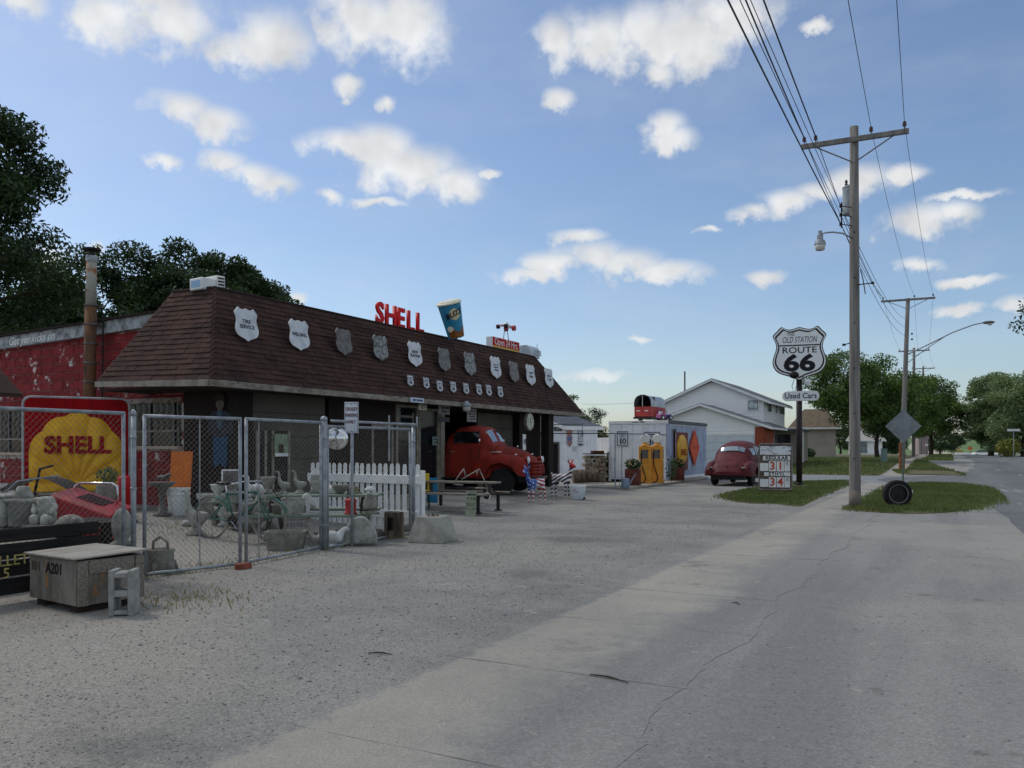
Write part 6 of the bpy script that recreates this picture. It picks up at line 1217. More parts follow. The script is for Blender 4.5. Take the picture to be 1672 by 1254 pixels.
# ================================================================== shed, container, pump island
m_cor = mat('white_sheet', S(238,240,240), .5, S(222,226,230), 2.5, wear=(S(150,140,128), 8, .70), coord='World')
def lap_wall(mb, p, q, z0, z1, step=.12, th=.012, topf=None):
    """lapped boards between two ground points, stepped profile"""
    p, q = Vector((p[0],p[1],0)), Vector((q[0],q[1],0)); d = (q-p).normalized(); n = Vector((d.y,-d.x,0)); k = int(math.ceil((z1-z0)/step))
    for i in range(k):
        a, b = z0+i*step, min(z1, z0+(i+1)*step); mb.add([p+n*th+Vector((0,0,a)), q+n*th+Vector((0,0,a)), q+n*.002+Vector((0,0,b)), p+n*.002+Vector((0,0,b)), p+n*.0+Vector((0,0,a)), q+n*0+Vector((0,0,a))], [(0,1,2,3),(4,5,1,0)])
cor = gp(922, 778); sd = thing('white_shed', 'white metal-sided shed with grey roof and narrow dark doorway', 'shed', (cor.x, cor.y, 0), rz=0)
kx = 1/FOC*((cor-Vector((0,0,EYE))).dot(FW)); tS = (cor-Vector((0,0,EYE))).dot(FW)
dirR = (RT*.97 + FW*.24).normalized(); dirL = (-RT*.82 + FW*.57).normalized(); LR_, LL_ = 55*kx/.97, 70*kx/.82
zE = EYE + (730-697)*kx; zR = zE + .95
o2 = Vector((0,0,0)); a2 = dirR*LR_; b2 = dirL*LL_; c2 = a2+b2
MB().add([o2, a2, c2, b2, o2+Vector((0,0,zE)), a2+Vector((0,0,zE)), c2+Vector((0,0,zR)), b2+Vector((0,0,zR))], [(0,1,5,4),(1,2,6,5),(2,3,7,6),(3,0,4,7),(3,2,1,0)]).obj('wall', m_cor, sd)
e_ = .16; up = Vector((0,0,.05)); rr = [(-dirR*e_-dirL*e_)+Vector((0,0,zE-.02)), a2+dirR*e_-dirL*e_+Vector((0,0,zE-.02)), c2+dirR*e_+dirL*e_+Vector((0,0,zR+.05)), b2-dirR*e_+dirL*e_+Vector((0,0,zR+.05))]
MB().add(rr+[v+up for v in rr], [(3,2,1,0),(4,5,6,7),(0,1,5,4),(1,2,6,5),(2,3,7,6),(3,0,4,7)]).obj('roof', mat('grey_shed_roof', S(96,102,110), .85, S(80,86,94), 3, bump=.3, bs=40), sd)
for v, w2 in (((rr[0]), rr[1]), (rr[3], rr[0])):
    d_ = (w2-v); nn = Vector((d_.y,-d_.x,0)).normalized()*.02; MB().add([v+nn-Vector((0,0,.13)), w2+nn-Vector((0,0,.13)), w2+nn+Vector((0,0,.05)), v+nn+Vector((0,0,.05)), v+nn*.1-Vector((0,0,.13)), w2+nn*.1-Vector((0,0,.13)), w2+nn*.1+Vector((0,0,.05)), v+nn*.1+Vector((0,0,.05))], [(0,1,2,3),(7,6,5,4),(0,4,5,1),(3,2,6,7),(0,3,7,4),(1,5,6,2)]).obj('fascia', m_trim, sd)
for k in range(1, 10):
    for (p_, L__) in ((dirL, LL_), (dirR, LR_)):
        q = p_*(L__*k/10); nn = (-FW*.02); zt2 = zE + ((zR-zE)*k/10 if p_ is dirL else 0); MB().box(tuple(q+nn*.4+Vector((0,0,zt2/2-.05))),(.03,.012,zt2-.12), rz=math.atan2(p_.y,p_.x)).obj('rib', m_cor, sd)
nL = Vector((dirL.y,-dirL.x,0)); nL = nL if nL.dot(FW) < 0 else -nL
dq = dirL*(16*kx/.82); dh = EYE+(730-724)*kx
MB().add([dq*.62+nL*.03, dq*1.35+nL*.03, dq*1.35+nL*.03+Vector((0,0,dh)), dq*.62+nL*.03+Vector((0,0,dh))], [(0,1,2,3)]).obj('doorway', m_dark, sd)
for f_ in (.55, 1.42): MB().box(tuple(dq*f_+nL*.04+Vector((0,0,dh/2))),(.06,.05,dh), rz=math.atan2(dirL.y,dirL.x)).obj('door_frame', m_dull, sd)
MB().box(tuple(dq*.98+nL*.04+Vector((0,0,dh+.04))),(dq.length*.95,.05,.08), rz=math.atan2(dirL.y,dirL.x)).obj('lintel', m_dull, sd)
def wall_sign(lab, base, dvec, nvec, px, py, w, h, m, tx=None, border=True, tm=None, th=.02, name='wall_sign', outline=None, cat='sign'):
    c = hit(px, py, base + nvec*.05, nvec); t = thing(name, lab, cat, c); k = (c-Vector((0,0,EYE))).dot(FW)/FOC; M = frame((0,0,0), dvec, (0,0,1))
    f = max(.25, abs(dvec.dot(RT))); ww, hh = w*k/f, h*k
    o = outline or [(-.5,-.5),(.5,-.5),(.5,.5),(-.5,.5)]; o = [(x*ww, y*hh) for x, y in o]; MB().ext(o, th, M).obj('plate', m, t)
    if border: MB().ring([(x*.96,y*.97) for x,y in o], [(x*.86,y*.90) for x,y in o], .004, M @ Matrix.Translation((0,0,th))).obj('border', tm or m_ink, t)
    return t, M @ Matrix.Translation((0,0,th+.003)), ww, hh
nR = Vector((dirR.y,-dirR.x,0)); nR = nR if nR.dot(FW) < 0 else -nR
dirLr = -dirL
t, M, ww, hh = wall_sign('small dark licence plate sign above the shed doorway', cor, dirLr, nL, 911, 700.5, 12, 6, mat('dark_plate', S(60,56,66), .6)); scribble(t, M, ww*.7, hh*.6, 1, m_trim)
FIG = spline([(-.1,.5),(.1,.5),(.3,.36),(.5,.44),(.4,.25),(.3,.15),(.42,0),(.34,-.2),(.42,-.26),(.3,-.35),(.15,-.42),(0,-.5),(-.15,-.42),(-.3,-.35),(-.42,-.26),(-.34,-.2),(-.42,0),(-.3,.15),(-.4,.25),(-.5,.44),(-.3,.36)], 2)
t, M, ww, hh = wall_sign('brown and blue cut-out waving figure sign on the shed wall', cor, dirR, nR, 930, 715, 11, 30, mat('brown_cutout', S(170,116,96), .6, S(120,120,150), 5), border=False, outline=FIG); MB().box((0,-hh*.05,.002),(ww*.6,hh*.22,.006),M=M).obj('blue_vest', mat('vest_blue', S(92,110,150), .6), t)
t, M, ww, hh = wall_sign('framed upright sign on the right half of the shed', cor, dirR, nR, 948, 713, 8, 17, mat('pale_frame_sign', S(196,202,208), .6)); scribble(t, M, ww*.5, hh*.6, 3, m_ink)
t, M, ww, hh = wall_sign('small square white notice low on the shed wall', cor, dirR, nR, 939, 732, 7, 7, m_white); scribble(t, M, ww*.6, hh*.6, 2, mat('blue_ink', S(60,90,150), .6))
t, M, ww, hh = wall_sign('little bordered plate under the framed sign', cor, dirR, nR, 948, 726, 8, 3, m_dull)
t, M, ww, hh = wall_sign('red outlined bottle shaped sign beside the far post', cor, dirLr, nL, 882, 718, 9, 26, mat('pinkish_white', S(206,196,200), .6), border=True, tm=mat('dull_red', S(140,60,66), .6), outline=spline([(-.15,.5),(.15,.5),(.2,.2),(.45,0),(.5,-.3),(.3,-.5),(-.3,-.5),(-.5,-.3),(-.45,0),(-.2,.2)],2))
# white board fence between shed and container
pa, pb2 = at(975, 782, 37.5), at(999, 782, 36.5); pa.z = pb2.z = 0; d = pb2-pa; t = thing('board_fence', 'white upright board fence between the shed and the container', 'fence', pa, rz=math.atan2(d.y,d.x))
for k in range(6): MB().box((d.length*(k+.5)/6,0,.95),(d.length/6-.02,.03,1.9)).obj('board', m_white, t, bev=.004)
MB().box((d.length/2,-.03,1.25),(d.length,.03,.1)).obj('rail', m_white, t)
# shipping container
m_cside_shade = mat('container_side_shade', S(166,178,200), .5, S(142,154,178), 2, wear=(S(120,110,100), 7, .70), coord='World')  # white side coloured blue-grey: its shade is put into the colour
CX0, CX1, CY0, CY1, CZ = -12.8, -10.27, 33.0, 39.1, 2.55
ct = thing('shipping_container', 'white shipping container used as a store behind the orange pumps', 'container', (CX1, CY0, 0))
def cp(mb, name, m, **k): mb.v = [tuple(Vector(v)-Vector((CX1,CY0,0))) for v in mb.v]; return mb.obj(name, m, ct, **k)
cp(MB().bb((CX0,CY0,.12),(CX1,CY1,CZ)), 'body', m_cor)
for k in range(5): x0 = CX0+.05+(CX1-CX0-.1)*k/5; cp(MB().bb((x0+.01,CY0-.025,.2),(x0+(CX1-CX0-.1)/5-.01,CY0-.001,CZ-.12)), 'end_panel', m_cor, bev=.006)
for k in range(12): y0 = CY0+.08+(CY1-CY0-.16)*k/12; cp(MB().bb((CX1+.001,y0+.02,.25),(CX1+.03,y0+(CY1-CY0-.16)/12-.03,CZ-.15)), 'side_panel', m_cside_shade, bev=.01)
cp(MB().bb((CX0-.03,CY0-.05,CZ-.11),(CX1+.03,CY0+.03,CZ+.03)), 'header', m_trim, bev=.006); cp(MB().bb((CX1-.02,CY0+.031,CZ-.1),(CX1+.05,CY1,CZ+.05)), 'top_rail', mat('grey_rail', S(92,92,98), .6)); cp(MB().bb((CX1-.04,CY0-.04,.05),(CX1+.04,CY0+.06,CZ-.111)), 'corner_post', m_cside_shade); cp(MB().bb((CX0-.03,CY0-.04,.05),(CX0+.05,CY0+.06,CZ-.111)), 'corner_post', m_cor)
for x_ in (CX0+.2, CX1-.3): cp(MB().bb((x_-.1,CY0,0),(x_+.1,CY1,.119)), 'skid', m_dark_metal)
scribble(ct, frame(((onY(1041,686,CY0).x-CX1), -.053, CZ-.03), (1,0,0), (0,0,1)), .62, .10, 1, m_ink)
nY = Vector((0,-1,0)); nX_ = Vector((1,0,0))
t, M, ww, hh = wall_sign('white SPEED LIMIT 10 sign on the container end', Vector((CX1,CY0-.03,0)), Vector((1,0,0)), nY, 1016.5, 716, 17, 24, m_shw); text('SPEED\nLIMIT', hh*.13, m_ink, t, M @ Matrix.Translation((0,hh*.24,0)), maxw=ww*.66); text('10', hh*.38, m_ink, t, M @ Matrix.Translation((0,-hh*.2,0)), bold=.02)
t, M, ww, hh = wall_sign('white 30 mile sign half hidden behind the pump globes', Vector((CX1,CY0-.03,0)), Vector((1,0,0)), nY, 1065, 719, 24, 28, m_shw); text('SPEED\nLIMIT', hh*.1, m_ink, t, M @ Matrix.Translation((0,hh*.28,0)), maxw=ww*.66); text('30', hh*.38, m_ink, t, M @ Matrix.Translation((0,-hh*.12,0)), bold=.02)
# signs on the container side
Bs = Vector((CX1+.03, 0, 0)); yv = Vector((0,1,0))
c = hit(1112, 737, Bs+nX_*.06, nX_); t = thing('oval_scallop_sign', 'upright dark red sign with big yellow oval shell on container side', 'sign', c); hh = 62/FOC*(c-Vector((0,0,EYE))).dot(FW)
w_ = abs(hit(1123,737,Bs,nX_).y - hit(1103,737,Bs,nX_).y); MB().box((0,0,0),(.08,w_,hh)).obj('panel', mat('dark_red_panel', S(112,34,38), .5, S(90,26,30), 4), t, bev=.01); MB().lathe([(.5,0),(.46,.04),(.3,.08),(.001,.1)], n=28, M=frame((.041,0,.06),(0,1,0),(0,0,1)) @ Matrix.Diagonal((w_*.86,hh*.82,1,1))).obj('yellow_oval', m_syel, t, smooth=True); text('SHELL', .26, m_sred, t, frame((.145,0,-.05),(0,1,0),(0,0,1)), maxw=w_*.7, bold=.02); MB().tube([(.06,-w_/2-.05,-hh/2),(.06,-w_/2-.05,hh/2+.1)],.02,6).obj('pole', m_galv, t); MB().box((.02,-w_/2-.05,hh/2+.05),(.12,.12,.14)).obj('lamp', m_dull, t)
c = hit(1133.5, 731, Bs+nX_*.06, nX_); t = thing('diamond_sign', 'tall narrow orange diamond shaped sign on the container side', 'sign', c); k = (c-Vector((0,0,EYE))).dot(FW)/FOC; hh = 60*k; w_ = abs(hit(1141.5,731,Bs,nX_).y - hit(1125.5,731,Bs,nX_).y); m_od = mat('orange_sign', S(222,84,36), .45, S(200,70,30), 4)
MB().ext([(0,-hh/2),(w_/2,0),(0,hh/2),(-w_/2,0)], .03, frame((0,0,0),(0,1,0),(0,0,1))).obj('plate', m_od, t); MB().ring([(0,-hh*.46),(w_*.45,0),(0,hh*.46),(-w_*.45,0)], [(0,-hh*.42),(w_*.41,0),(0,hh*.42),(-w_*.41,0)], .004, frame((.031,0,0),(0,1,0),(0,0,1))).obj('border', mat('dark_orange', S(170,50,26), .5), t); scribble(t, frame((.032,0,0),(0,1,0),(0,0,1)), w_*.5, hh*.12, 1, MATS['dark_orange'])
t, M, ww, hh = wall_sign('small dark scrollwork plate behind the orange diamond sign', Bs - nX_*.04, yv, nX_, 1132, 718, 9, 6, m_dark_metal, border=False)
# pump island
isl = MB(); isl.ext([(-10.15,26.95),(-9.78,27.1),(-9.75,32.4),(-10.0,38.4),(-11.5,38.4),(-11.6,27.0)], .1, Matrix.Translation((0,0,0))); pi_ = isl.obj('pump_island', m_walk, bev=.02); struct(pi_)
m_pump = mat('pump_orange', S(224,158,62), .5, S(204,138,48), 4, wear=(S(150,96,50), 8, .67), rand=.04); m_globe = mat('globe_white', S(226,226,220), .3)
def pump(px, py, lab, rz):
    b = gp(px, py); b.z = .1; t = thing('fuel_pump', lab, 'fuel pump', b, rz=rz, group='old fuel pumps')
    MB().bb((-.23,-.2,.0),(.23,.2,1.42)).obj('cabinet', m_pump, t, bev=.05, seg=3); MB().bb((-.25,-.22,0),(.25,.22,.08)).obj('plinth', m_pump, t, bev=.01); MB().lathe([(.2,1.41),(.16,1.47),(.09,1.50),(.09,1.56)], n=20).obj('crown', m_pump, t, smooth=True)
    Mg = frame((0,0,1.70),(1,0,0),(0,0,1)); MB().lathe([(.15,-.08),(.175,-.06),(.18,0),(.175,.06),(.15,.08)], n=24, M=Mg).obj('globe', m_globe, t, smooth=False, bev=.01)
    for k, (z0, z1) in enumerate(((.95,1.28),(.62,.86))): MB().bb((-.13,-.206,z0),(.13,-.2005,z1)).obj('dial_window' if k == 0 else 'access_panel', m_dull if k == 0 else m_pump, t)
    MB().bb((.2305,-.1,.95),(.24,.1,1.28)).obj('dial_window', m_dull, t); MB().bb((.2305,-.12,.15),(.236,.12,.8)).obj('access_panel', m_pump, t)
    MB().box((-.12,-.225,1.05),(.05,.05,.26)).obj('nozzle', m_dark_metal, t, bev=.01); MB().tube([(-.12,-.23,.93),(-.1,-.26,.7),(.0,-.28,.4),(.06,-.28,.2),(-.02,-.28,.04),(-.18,-.25,.02)], .02, 8).obj('hose', m_rubber, t, smooth=True); return t
pump(1053.5, 793.5, 'left orange fuel pump with round white globe', R_(12)); pump(1073, 792.5, 'right orange fuel pump with round white globe', R_(12))
def planter(px, py, lab, n_l, fl, rz=.2, w_=.52, h_=.62):
    b = gp(px, py); b.z = .1; t = thing('brick_planter', lab, 'planter', b, rz=rz); m_b = mat('planter_brick', S(120,66,54), .9, S(92,52,44), 6, island=.25); MB().box((0,0,h_/2-.01),(w_-.05,w_-.05,h_-.02)).obj('core', mat('dark_mortar', S(96,86,78), .95), t); mb = MB(); k = 0; rows_ = int(h_/.075)
    for i in range(rows_):
        for s in range(4):
            for j in range(3 if i % 2 else 2):
                nb = 3 if i % 2 else 2; L_ = w_/nb; x = -w_/2+L_*(j+.5); M = Matrix.Rotation(s*math.pi/2, 4, 'Z'); mb.box((x, -w_/2+.03, .0375+.075*i),(L_-.015,.06+random.uniform(-.006,.006),.062), M=M)
    o = mb.obj('bricks', m_b, t); o['kind'] = 'stuff'; leafy(t, (0,0,h_+.14), .30, n_l, m_plant, .09, 'leaves', .65)
    mb = MB(); r = random.Random(n_l)
    for k in range(26): a = r.uniform(0,6.28); q = r.uniform(.1,.34); mb.ell((q*math.cos(a), q*math.sin(a), h_+.12+r.uniform(-.04,.22)),(.03,.03,.025),6,5)
    mb.obj('flowers', fl, t); return t
planter(1033.5, 796.5, 'left brick planter with pink and green flowers beside the watering can', 700, mat('pink_flower', S(206,150,140), .7, S(220,210,160), 9)); planter(1106.5, 788, 'right brick planter with red and yellow flowers at the container corner', 500, mat('red_flower', S(190,70,60), .7, S(224,200,120), 9), h_=.56)
b = gp(1021, 800); t = thing('watering_can', 'grey galvanised watering can on the pump island corner', 'watering can', (b.x, b.y, .1), rz=YAW); MB().lathe([(.14,0),(.15,.01),(.14,.3),(.12,.31)], n=20).obj('can', mat('zinc', S(134,148,166), .5, S(112,126,146), 6, metal=.3), t); MB().tube([(.12,0,.06),(.25,0,.3),(.32,0,.42)], [.03,.02,.016], 8).obj('spout', MATS['zinc'], t); MB().lathe([(.02,0),(.045,.04),(.04,.05)], n=12, M=Matrix.Translation((.32,0,.42)) @ Matrix.Rotation(R_(50),4,'Y')).obj('rose', MATS['zinc'], t); MB().tube([(-.12,0,.28),(-.2,0,.25),(-.2,0,.1),(-.14,0,.05)], .01, 6).obj('handle', MATS['zinc'], t)
# thin pipe frame across the yard mouth
a, b_ = Vector((WX+.45, YE-.3, 1.95)), Vector((-10.25, 26.95, 1.95)); t = thing('pipe_frame', 'thin dark pipe frame strung from the station post to the container', 'fence', (-10.25, 26.95, 0))
MB().tube([a-t.location, b_-t.location, Vector((CX1-.02, CY0-.07, 1.98))-t.location], .018, 6).obj('top_pipe', m_dark_metal, t); MB().tube([(0,0,0),(0,0,1.95)], .025, 8).obj('post', m_galv, t); MB().tube([(.02,.6,.1),(.02,.6,1.93)], .02, 8).obj('post', m_galv, t); MB().tube([(0,0,.12),(.02,.6,.12)], .015, 6).obj('low_rail', m_galv, t)
t2 = a - t.location; MB().tube([t2+Vector((.1,.2,.32)), t2+Vector((1.1,.4,.32)), t2+Vector((1.1,.4,-.1))], .014, 6).obj('bracket', m_dark_metal, t)
# stone barbecue, log
p = gp(957, 790); t = thing('stone_barbecue', 'stacked stone barbecue with dark iron top behind the deer', 'barbecue', (p.x-.4, p.y+1.8, 0), rz=YAW+R_(10)); m_st = mat('field_stone', S(150,136,116), .95, S(112,100,86), 5, bump=.5, bs=20, rand=.2); r = random.Random(4)
for i in range(7):
    for j in range(3):
        MB().box((-.3+.3*j+r.uniform(-.03,.03)+(.1 if i % 2 else 0), r.uniform(-.03,.03), .09+.16*i),(.28+r.uniform(-.03,.03),.5,.145), rz=r.uniform(-.04,.04)).obj('stone', m_st, t, bev=.025)
MB().box((.1,0,1.19),(1.0,.7,.04)).obj('iron_top', m_dark_metal, t); MB().box((.15,0,1.27),(.5,.4,.12)).obj('grill', m_rust, t, bev=.02); MB().tube([(.6,0,.2),(.62,0,1.25),(.9,0,1.5),(1.1,0,1.2)], .03, 6).obj('iron_arm', m_dark_metal, t)
p = gp(955, 789); t = thing('log', 'thick pale log lying on the ground behind the white tub', 'log', (p.x, p.y, 0), rz=YAW+R_(8)); MB().tube([(-.5,0,.28),(-.1,0,.29),(.3,0,.28),(.55,0,.29)], [.27,.28,.25,.26], 14).obj('trunk', m_stump, t, smooth=False); MB().lathe([(.24,0),(.001,.01)], n=14, M=frame((.552,0,.29),(0,1,0),(0,0,1))).obj('cut_face', mat('cut_wood', S(186,156,118), .9, S(140,104,74), 6), t)
p = gp(983, 787); t = thing('leafy_shrub', 'dark weedy shrub at the foot of white board fence', 'shrub', (p.x, p.y+.6, 0)); leafy(t, (0,0,.55), .5, 1300, m_plant, .12, 'leaves', 1.1); MB().tube([(0,0,0),(.05,0,.5)],.03,6).obj('stem', m_twig, t)
p = gp(1090, 793); t = thing('leafy_weed', 'thin upright weed growing at the container corner', 'weed', (p.x+.15, p.y, .1)); leafy(t, (0,0,.55), .22, 220, m_plant, .1, 'leaves', 2.2); MB().tube([(0,0,0),(.03,0,1.0)],.008,5).obj('stem', m_twig, t)
# horse trailer and toy jeep on the container
p = onY(1049, 686, 34.2); t = thing('horse_trailer', 'small red and silver horse trailer parked on the container roof', 'trailer', (p.x, p.y, CZ+.06), rz=R_(86)); m_tr2 = mat('trailer_red', S(176,70,62), .6, S(150,56,50), 5, wear=(S(200,160,150), 12, .66)); m_al = mat('trailer_alu', S(170,176,182), .35, S(140,146,152), 6, metal=.6)
# local x forward (+Y in the street), rear face at x=0
body = [(-.38,.18),(.38,.18),(.38,.62),(-.38,.62)]; MB().ext(body, 1.7, frame((0,0,0),(0,1,0),(0,0,1))).obj('lower_body', m_tr2, t, bev=.01)
for s in (-1,1): MB().bb((-.012,s*.19-.17,.2),(-.001,s*.19+.17,.62)).obj('tailgate', m_tr2, t, bev=.008); MB().bb((-.018,s*.19-.08,.42),(-.013,s*.19+.08,.455)).obj('latch', m_trim, t)
rows = [[(x, .38*math.cos(a)*1.0, .62+.50*abs(math.sin(a))**.55) for a in [math.pi*j/16 for j in range(17)]] for x in (0,.45,.9,1.3,1.7)]; MB().grid(rows).obj('canopy', m_al, t, smooth=True); MB().add(rows[-1], [tuple(range(17))]).obj('front_wall', m_al, t); MB().bb((.5,-.36,.63),(.51,.36,1.05)).obj('dark_inside', m_dark, t); MB().tube([(.0,0,.62),(.0,0,1.11)], .012, 6).obj('rear_bar', m_trim, t)
arc = [(0,.38*math.cos(a),.62+.50*abs(math.sin(a))**.55) for a in [math.pi*j/16 for j in range(17)]]; MB().tube(arc, .02, 6).obj('rear_hoop', m_dark_metal, t)
for s in (-1,1): MB().grid([[(.85+.32*math.cos(a), yy, .2+.3*math.sin(a)) for yy in (s*.38, s*.52)] for a in [math.pi*j/10 for j in range(11)]]).obj('fender', m_tr2, t); MB().lathe([(.02,-.05),(.17,-.05),(.17,.05),(.02,.05)], n=18, M=frame((.85,s*.45,.17),(1,0,0),(0,0,1))).obj('wheel', m_rubber, t); MB().lathe([(.09,0),(.02,.012)], n=12, M=frame((.85,s*.5,.17),(1,0,0),(0,0,s))).obj('hub', m_trim, t)
MB().bb((-.02,-.42,.1),(1.6,.42,.175)).obj('chassis', m_dark_metal, t); MB().tube([(1.6,0,.14),(2.3,0,.14)],.03,6).obj('drawbar', m_dark_metal, t)
p = hit(1087, 686, (CX1-.2,0,0), (1,0,0)); t = thing('toy_jeep', 'pink and purple ride-on toy jeep beside the horse trailer', 'toy car', (-10.55, p.y, CZ+.06), rz=R_(60)); t.scale = (.72,)*3; m_pk = mat('toy_pink', S(168,92,148), .5); m_pu = mat('toy_purple', S(78,64,132), .5)
MB().bb((-.42,-.2,.12),(.05,.2,.34)).obj('tub', m_pk, t, bev=.03); MB().bb((.05,-.18,.12),(.45,.18,.32)).obj('bonnet', m_pu, t, bev=.03); MB().tube([(.05,-.18,.34),(.0,-.18,.56),(.0,.18,.56),(.05,.18,.34)], .018, 6).obj('windscreen_frame', m_pu, t); MB().tube([(-.35,-.18,.32),(-.33,-.18,.58),(-.33,.18,.58),(-.35,.18,.32)], .018, 6).obj('roll_bar', m_pu, t); MB().box((-.25,0,.4),(.08,.3,.18)).obj('seat', m_trim, t, bev=.02); MB().box((.455,0,.22),(.02,.3,.12)).obj('grille', m_trim, t)
for x in (-.28,.3):
    for s in (-1,1): MB().lathe([(.02,-.05),(.13,-.05),(.13,.05),(.02,.05)], n=16, M=frame((x,s*.22,.13),(1,0,0),(0,0,1))).obj('wheel', m_blackp, t); MB().lathe([(.07,0),(.01,.012)], n=12, M=frame((x,s*.272,.13),(1,0,0),(0,0,s))).obj('hub', m_trim, t)
# ================================================================== maroon coupe
m_car = mat('primer_maroon', S(94,30,36), .6, S(82,25,31), 2, wear=(S(116,58,60), 5, .66), spec=.3)
cb_ = gp(1187, 794); CC = thing('old_coupe', 'dull maroon rounded old coupe seen from behind on the driveway', 'car', (cb_.x, cb_.y, 0), rz=R_(90-1)); 
lowc = Hull([(-.06,.50,.42,.56,2.6),(.0,.60,.40,.72,2.8),(.18,.70,.38,.90,3),(.55,.77,.36,1.02,3),(1.1,.80,.36,1.09,3.2),(2.0,.82,.36,1.12,3.4),(3.0,.80,.36,1.12,3),(3.6,.66,.38,1.10,2.6),(4.2,.52,.42,1.02,2.5),(4.55,.40,.46,.86,2.4),(4.62,.30,.5,.72,2.4)]); lowc.build('body', m_car, CC, nx=40)
ghc = Hull([(.42,.56,.80,.99,2.4),(.66,.68,.80,1.13,2.5),(.84,.72,.80,1.36,2.6),(1.02,.74,.80,1.54,2.7),(1.35,.75,.80,1.67,2.8),(1.9,.75,.80,1.74,2.8),(2.4,.75,.80,1.72,2.8),(2.75,.73,.80,1.60,2.8),(2.98,.70,.80,1.36,2.8),(3.2,.66,.80,1.12,2.8)]); ghc.build('roof', m_car, CC, nx=40)
ghc.patch('rear_window', m_pane, CC, .81, .98, .32*math.pi, .68*math.pi, .014, 8, 14)
def gz_(z): return lambda x: ghc.th_of(x, min(z, ghc.q(x)[2]*.97))
for f in (lambda q: q, flipth):
    ghc.patch('side_window', m_pane, CC, 1.05, 1.42, f(gz_(1.18)), f(gz_(1.42)), .014, 6, 5); ghc.patch('side_window', m_dwin, CC, 1.55, 2.5, f(gz_(1.16)), f(gz_(1.50)), .014, 8, 5)
ghc.patch('windshield', m_pane, CC, 2.82, 3.02, .27*math.pi, .73*math.pi, .012, 6, 10)
for s in (-1,1):
    Hull([(-.02,.10,.40,.62,2.3),(.12,.19,.38,.82,2.3),(.4,.235,.40,.93,2.3),(.62,.24,.66,.95,2.3),(.9,.24,.74,.94,2.3),(1.18,.22,.64,.88,2.3),(1.45,.17,.40,.76,2.3),(1.75,.08,.38,.55,2.3)]).build('rear_fender', m_car, CC, cy=s*.70, nx=26, nt=14)
    Hull([(2.75,.06,.38,.55,2.3),(3.1,.17,.4,.78,2.3),(3.4,.22,.62,.92,2.3),(3.7,.24,.74,.96,2.3),(4.0,.24,.66,.95,2.3),(4.25,.22,.44,.90,2.3),(4.5,.14,.46,.76,2.3),(4.58,.08,.5,.66,2.3)]).build('front_fender', m_car, CC, cy=s*.70, nx=26, nt=14)
    for x in (.9, 3.7): car_wheel(CC, x, s*.70, .335, .18, m_blackp)
    MB().box((.01, s*.60, .70),(.05,.13,.035)).obj('tail_light_bezel', m_chrome, CC, bev=.008); MB().box((-.01, s*.60, .665),(.05,.11,.04)).obj('tail_light', m_blackp, CC, bev=.008); MB().box((1.62,s*.81,.98),(.1,.03,.02)).obj('door_handle', m_chrome, CC)
MB().bb((.1,-.62,.24),(4.4,.62,.40)).obj('chassis', m_blackp, CC); MB().tube([(.05,-.66,.40),(-.03,0,.40),(.05,.66,.40)], .03, 6).obj('rear_pan', m_dark_metal, CC); MB().ell((.03,0,.72),(.02,.035,.05)).obj('trunk_handle', m_dark_metal, CC); MB().tube([(.3,.2,.3),(.1,.25,.24),(-.02,.25,.24)], .025, 8).obj('exhaust', m_rust, CC)
MB().tube([(.45,-.42,1.03),(.1,-.36,.84),(.02,-.33,.62)], .004, 4).tube([(.45,.42,1.03),(.1,.36,.84),(.02,.33,.62)], .004, 4).obj('trunk_seam', m_dark_metal, CC)
lowc.seam('trunk_gap', m_blackp, CC, [(x_, math.pi*.36) for x_ in lin(.05, .55, 8)], .006); lowc.seam('trunk_gap', m_blackp, CC, [(x_, math.pi*.64) for x_ in lin(.05, .55, 8)], .006); lowc.seam('trunk_gap', m_blackp, CC, [(.06, math.pi*q) for q in lin(.36, .64, 8)], .006)
for s in (1, -1):
    for xx in (1.5, 2.62): lowc.seam('door_gap', m_blackp, CC, [(xx, math.pi*(.5 - s*(.5 - q))) for q in lin(.03, .3, 8)], .006)
    MB().tube([(x_, s*(lowc.q(x_)[0]+.006), .97) for x_ in lin(.9, 3.4, 12)], .008, 5).obj('belt_trim', m_dark_metal, CC)
rim_ = [(x_, th_) for x_, th_ in [(.81, q*math.pi) for q in lin(.32, .68, 12)] + [(x2, .68*math.pi) for x2 in lin(.81, .98, 4)] + [(.98, q*math.pi) for q in lin(.68, .32, 12)] + [(x2, .32*math.pi) for x2 in lin(.98, .81, 4)]]
ghc.seam('window_rubber', m_blackp, CC, rim_, .014); MB().box((-.03, 0, .5), (.02, .3, .14)).obj('number_plate', m_dull, CC)
# ================================================================== price board, shield sign
p = gp(1266, 806); t = thing('price_board', 'old painted gas price board reading REGULAR 31.9 and ETHYL 34.9', 'sign', p, rot=(R_(-6), 0, R_(10))); k = 26/FOC; m_brd = mat('board_brown', S(112,98,88), .85, S(80,70,64), 6, wear=(S(150,140,130), 9, .62)); m_num = mat('price_red', S(206,72,44), .7, S(176,70,52), 8); m_slot = mat('slot_white', S(236,236,232), .6, S(218,220,218), 6)
WB, HB = .50, 1.58; MB().bb((-WB,0,.1),(WB,.04,HB)).obj('board', m_brd, t, bev=.004); MB().ring(rrect(WB+.02,.75,.1),rrect(WB-.015,.715,.08),.03,XZ((0,-.0,.86))).obj('frame', mat('grey_frame', S(150,146,140), .7, S(112,104,96), 8), t)
MB().bb((-WB+.03,-.012,1.24),(WB-.03,-.001,1.52)).obj('header_panel', mat('streaked_panel', S(222,226,228), .6, S(96,96,98), 3.5, lo=.5, hi=.66, stretch=(1,1,3)), t)
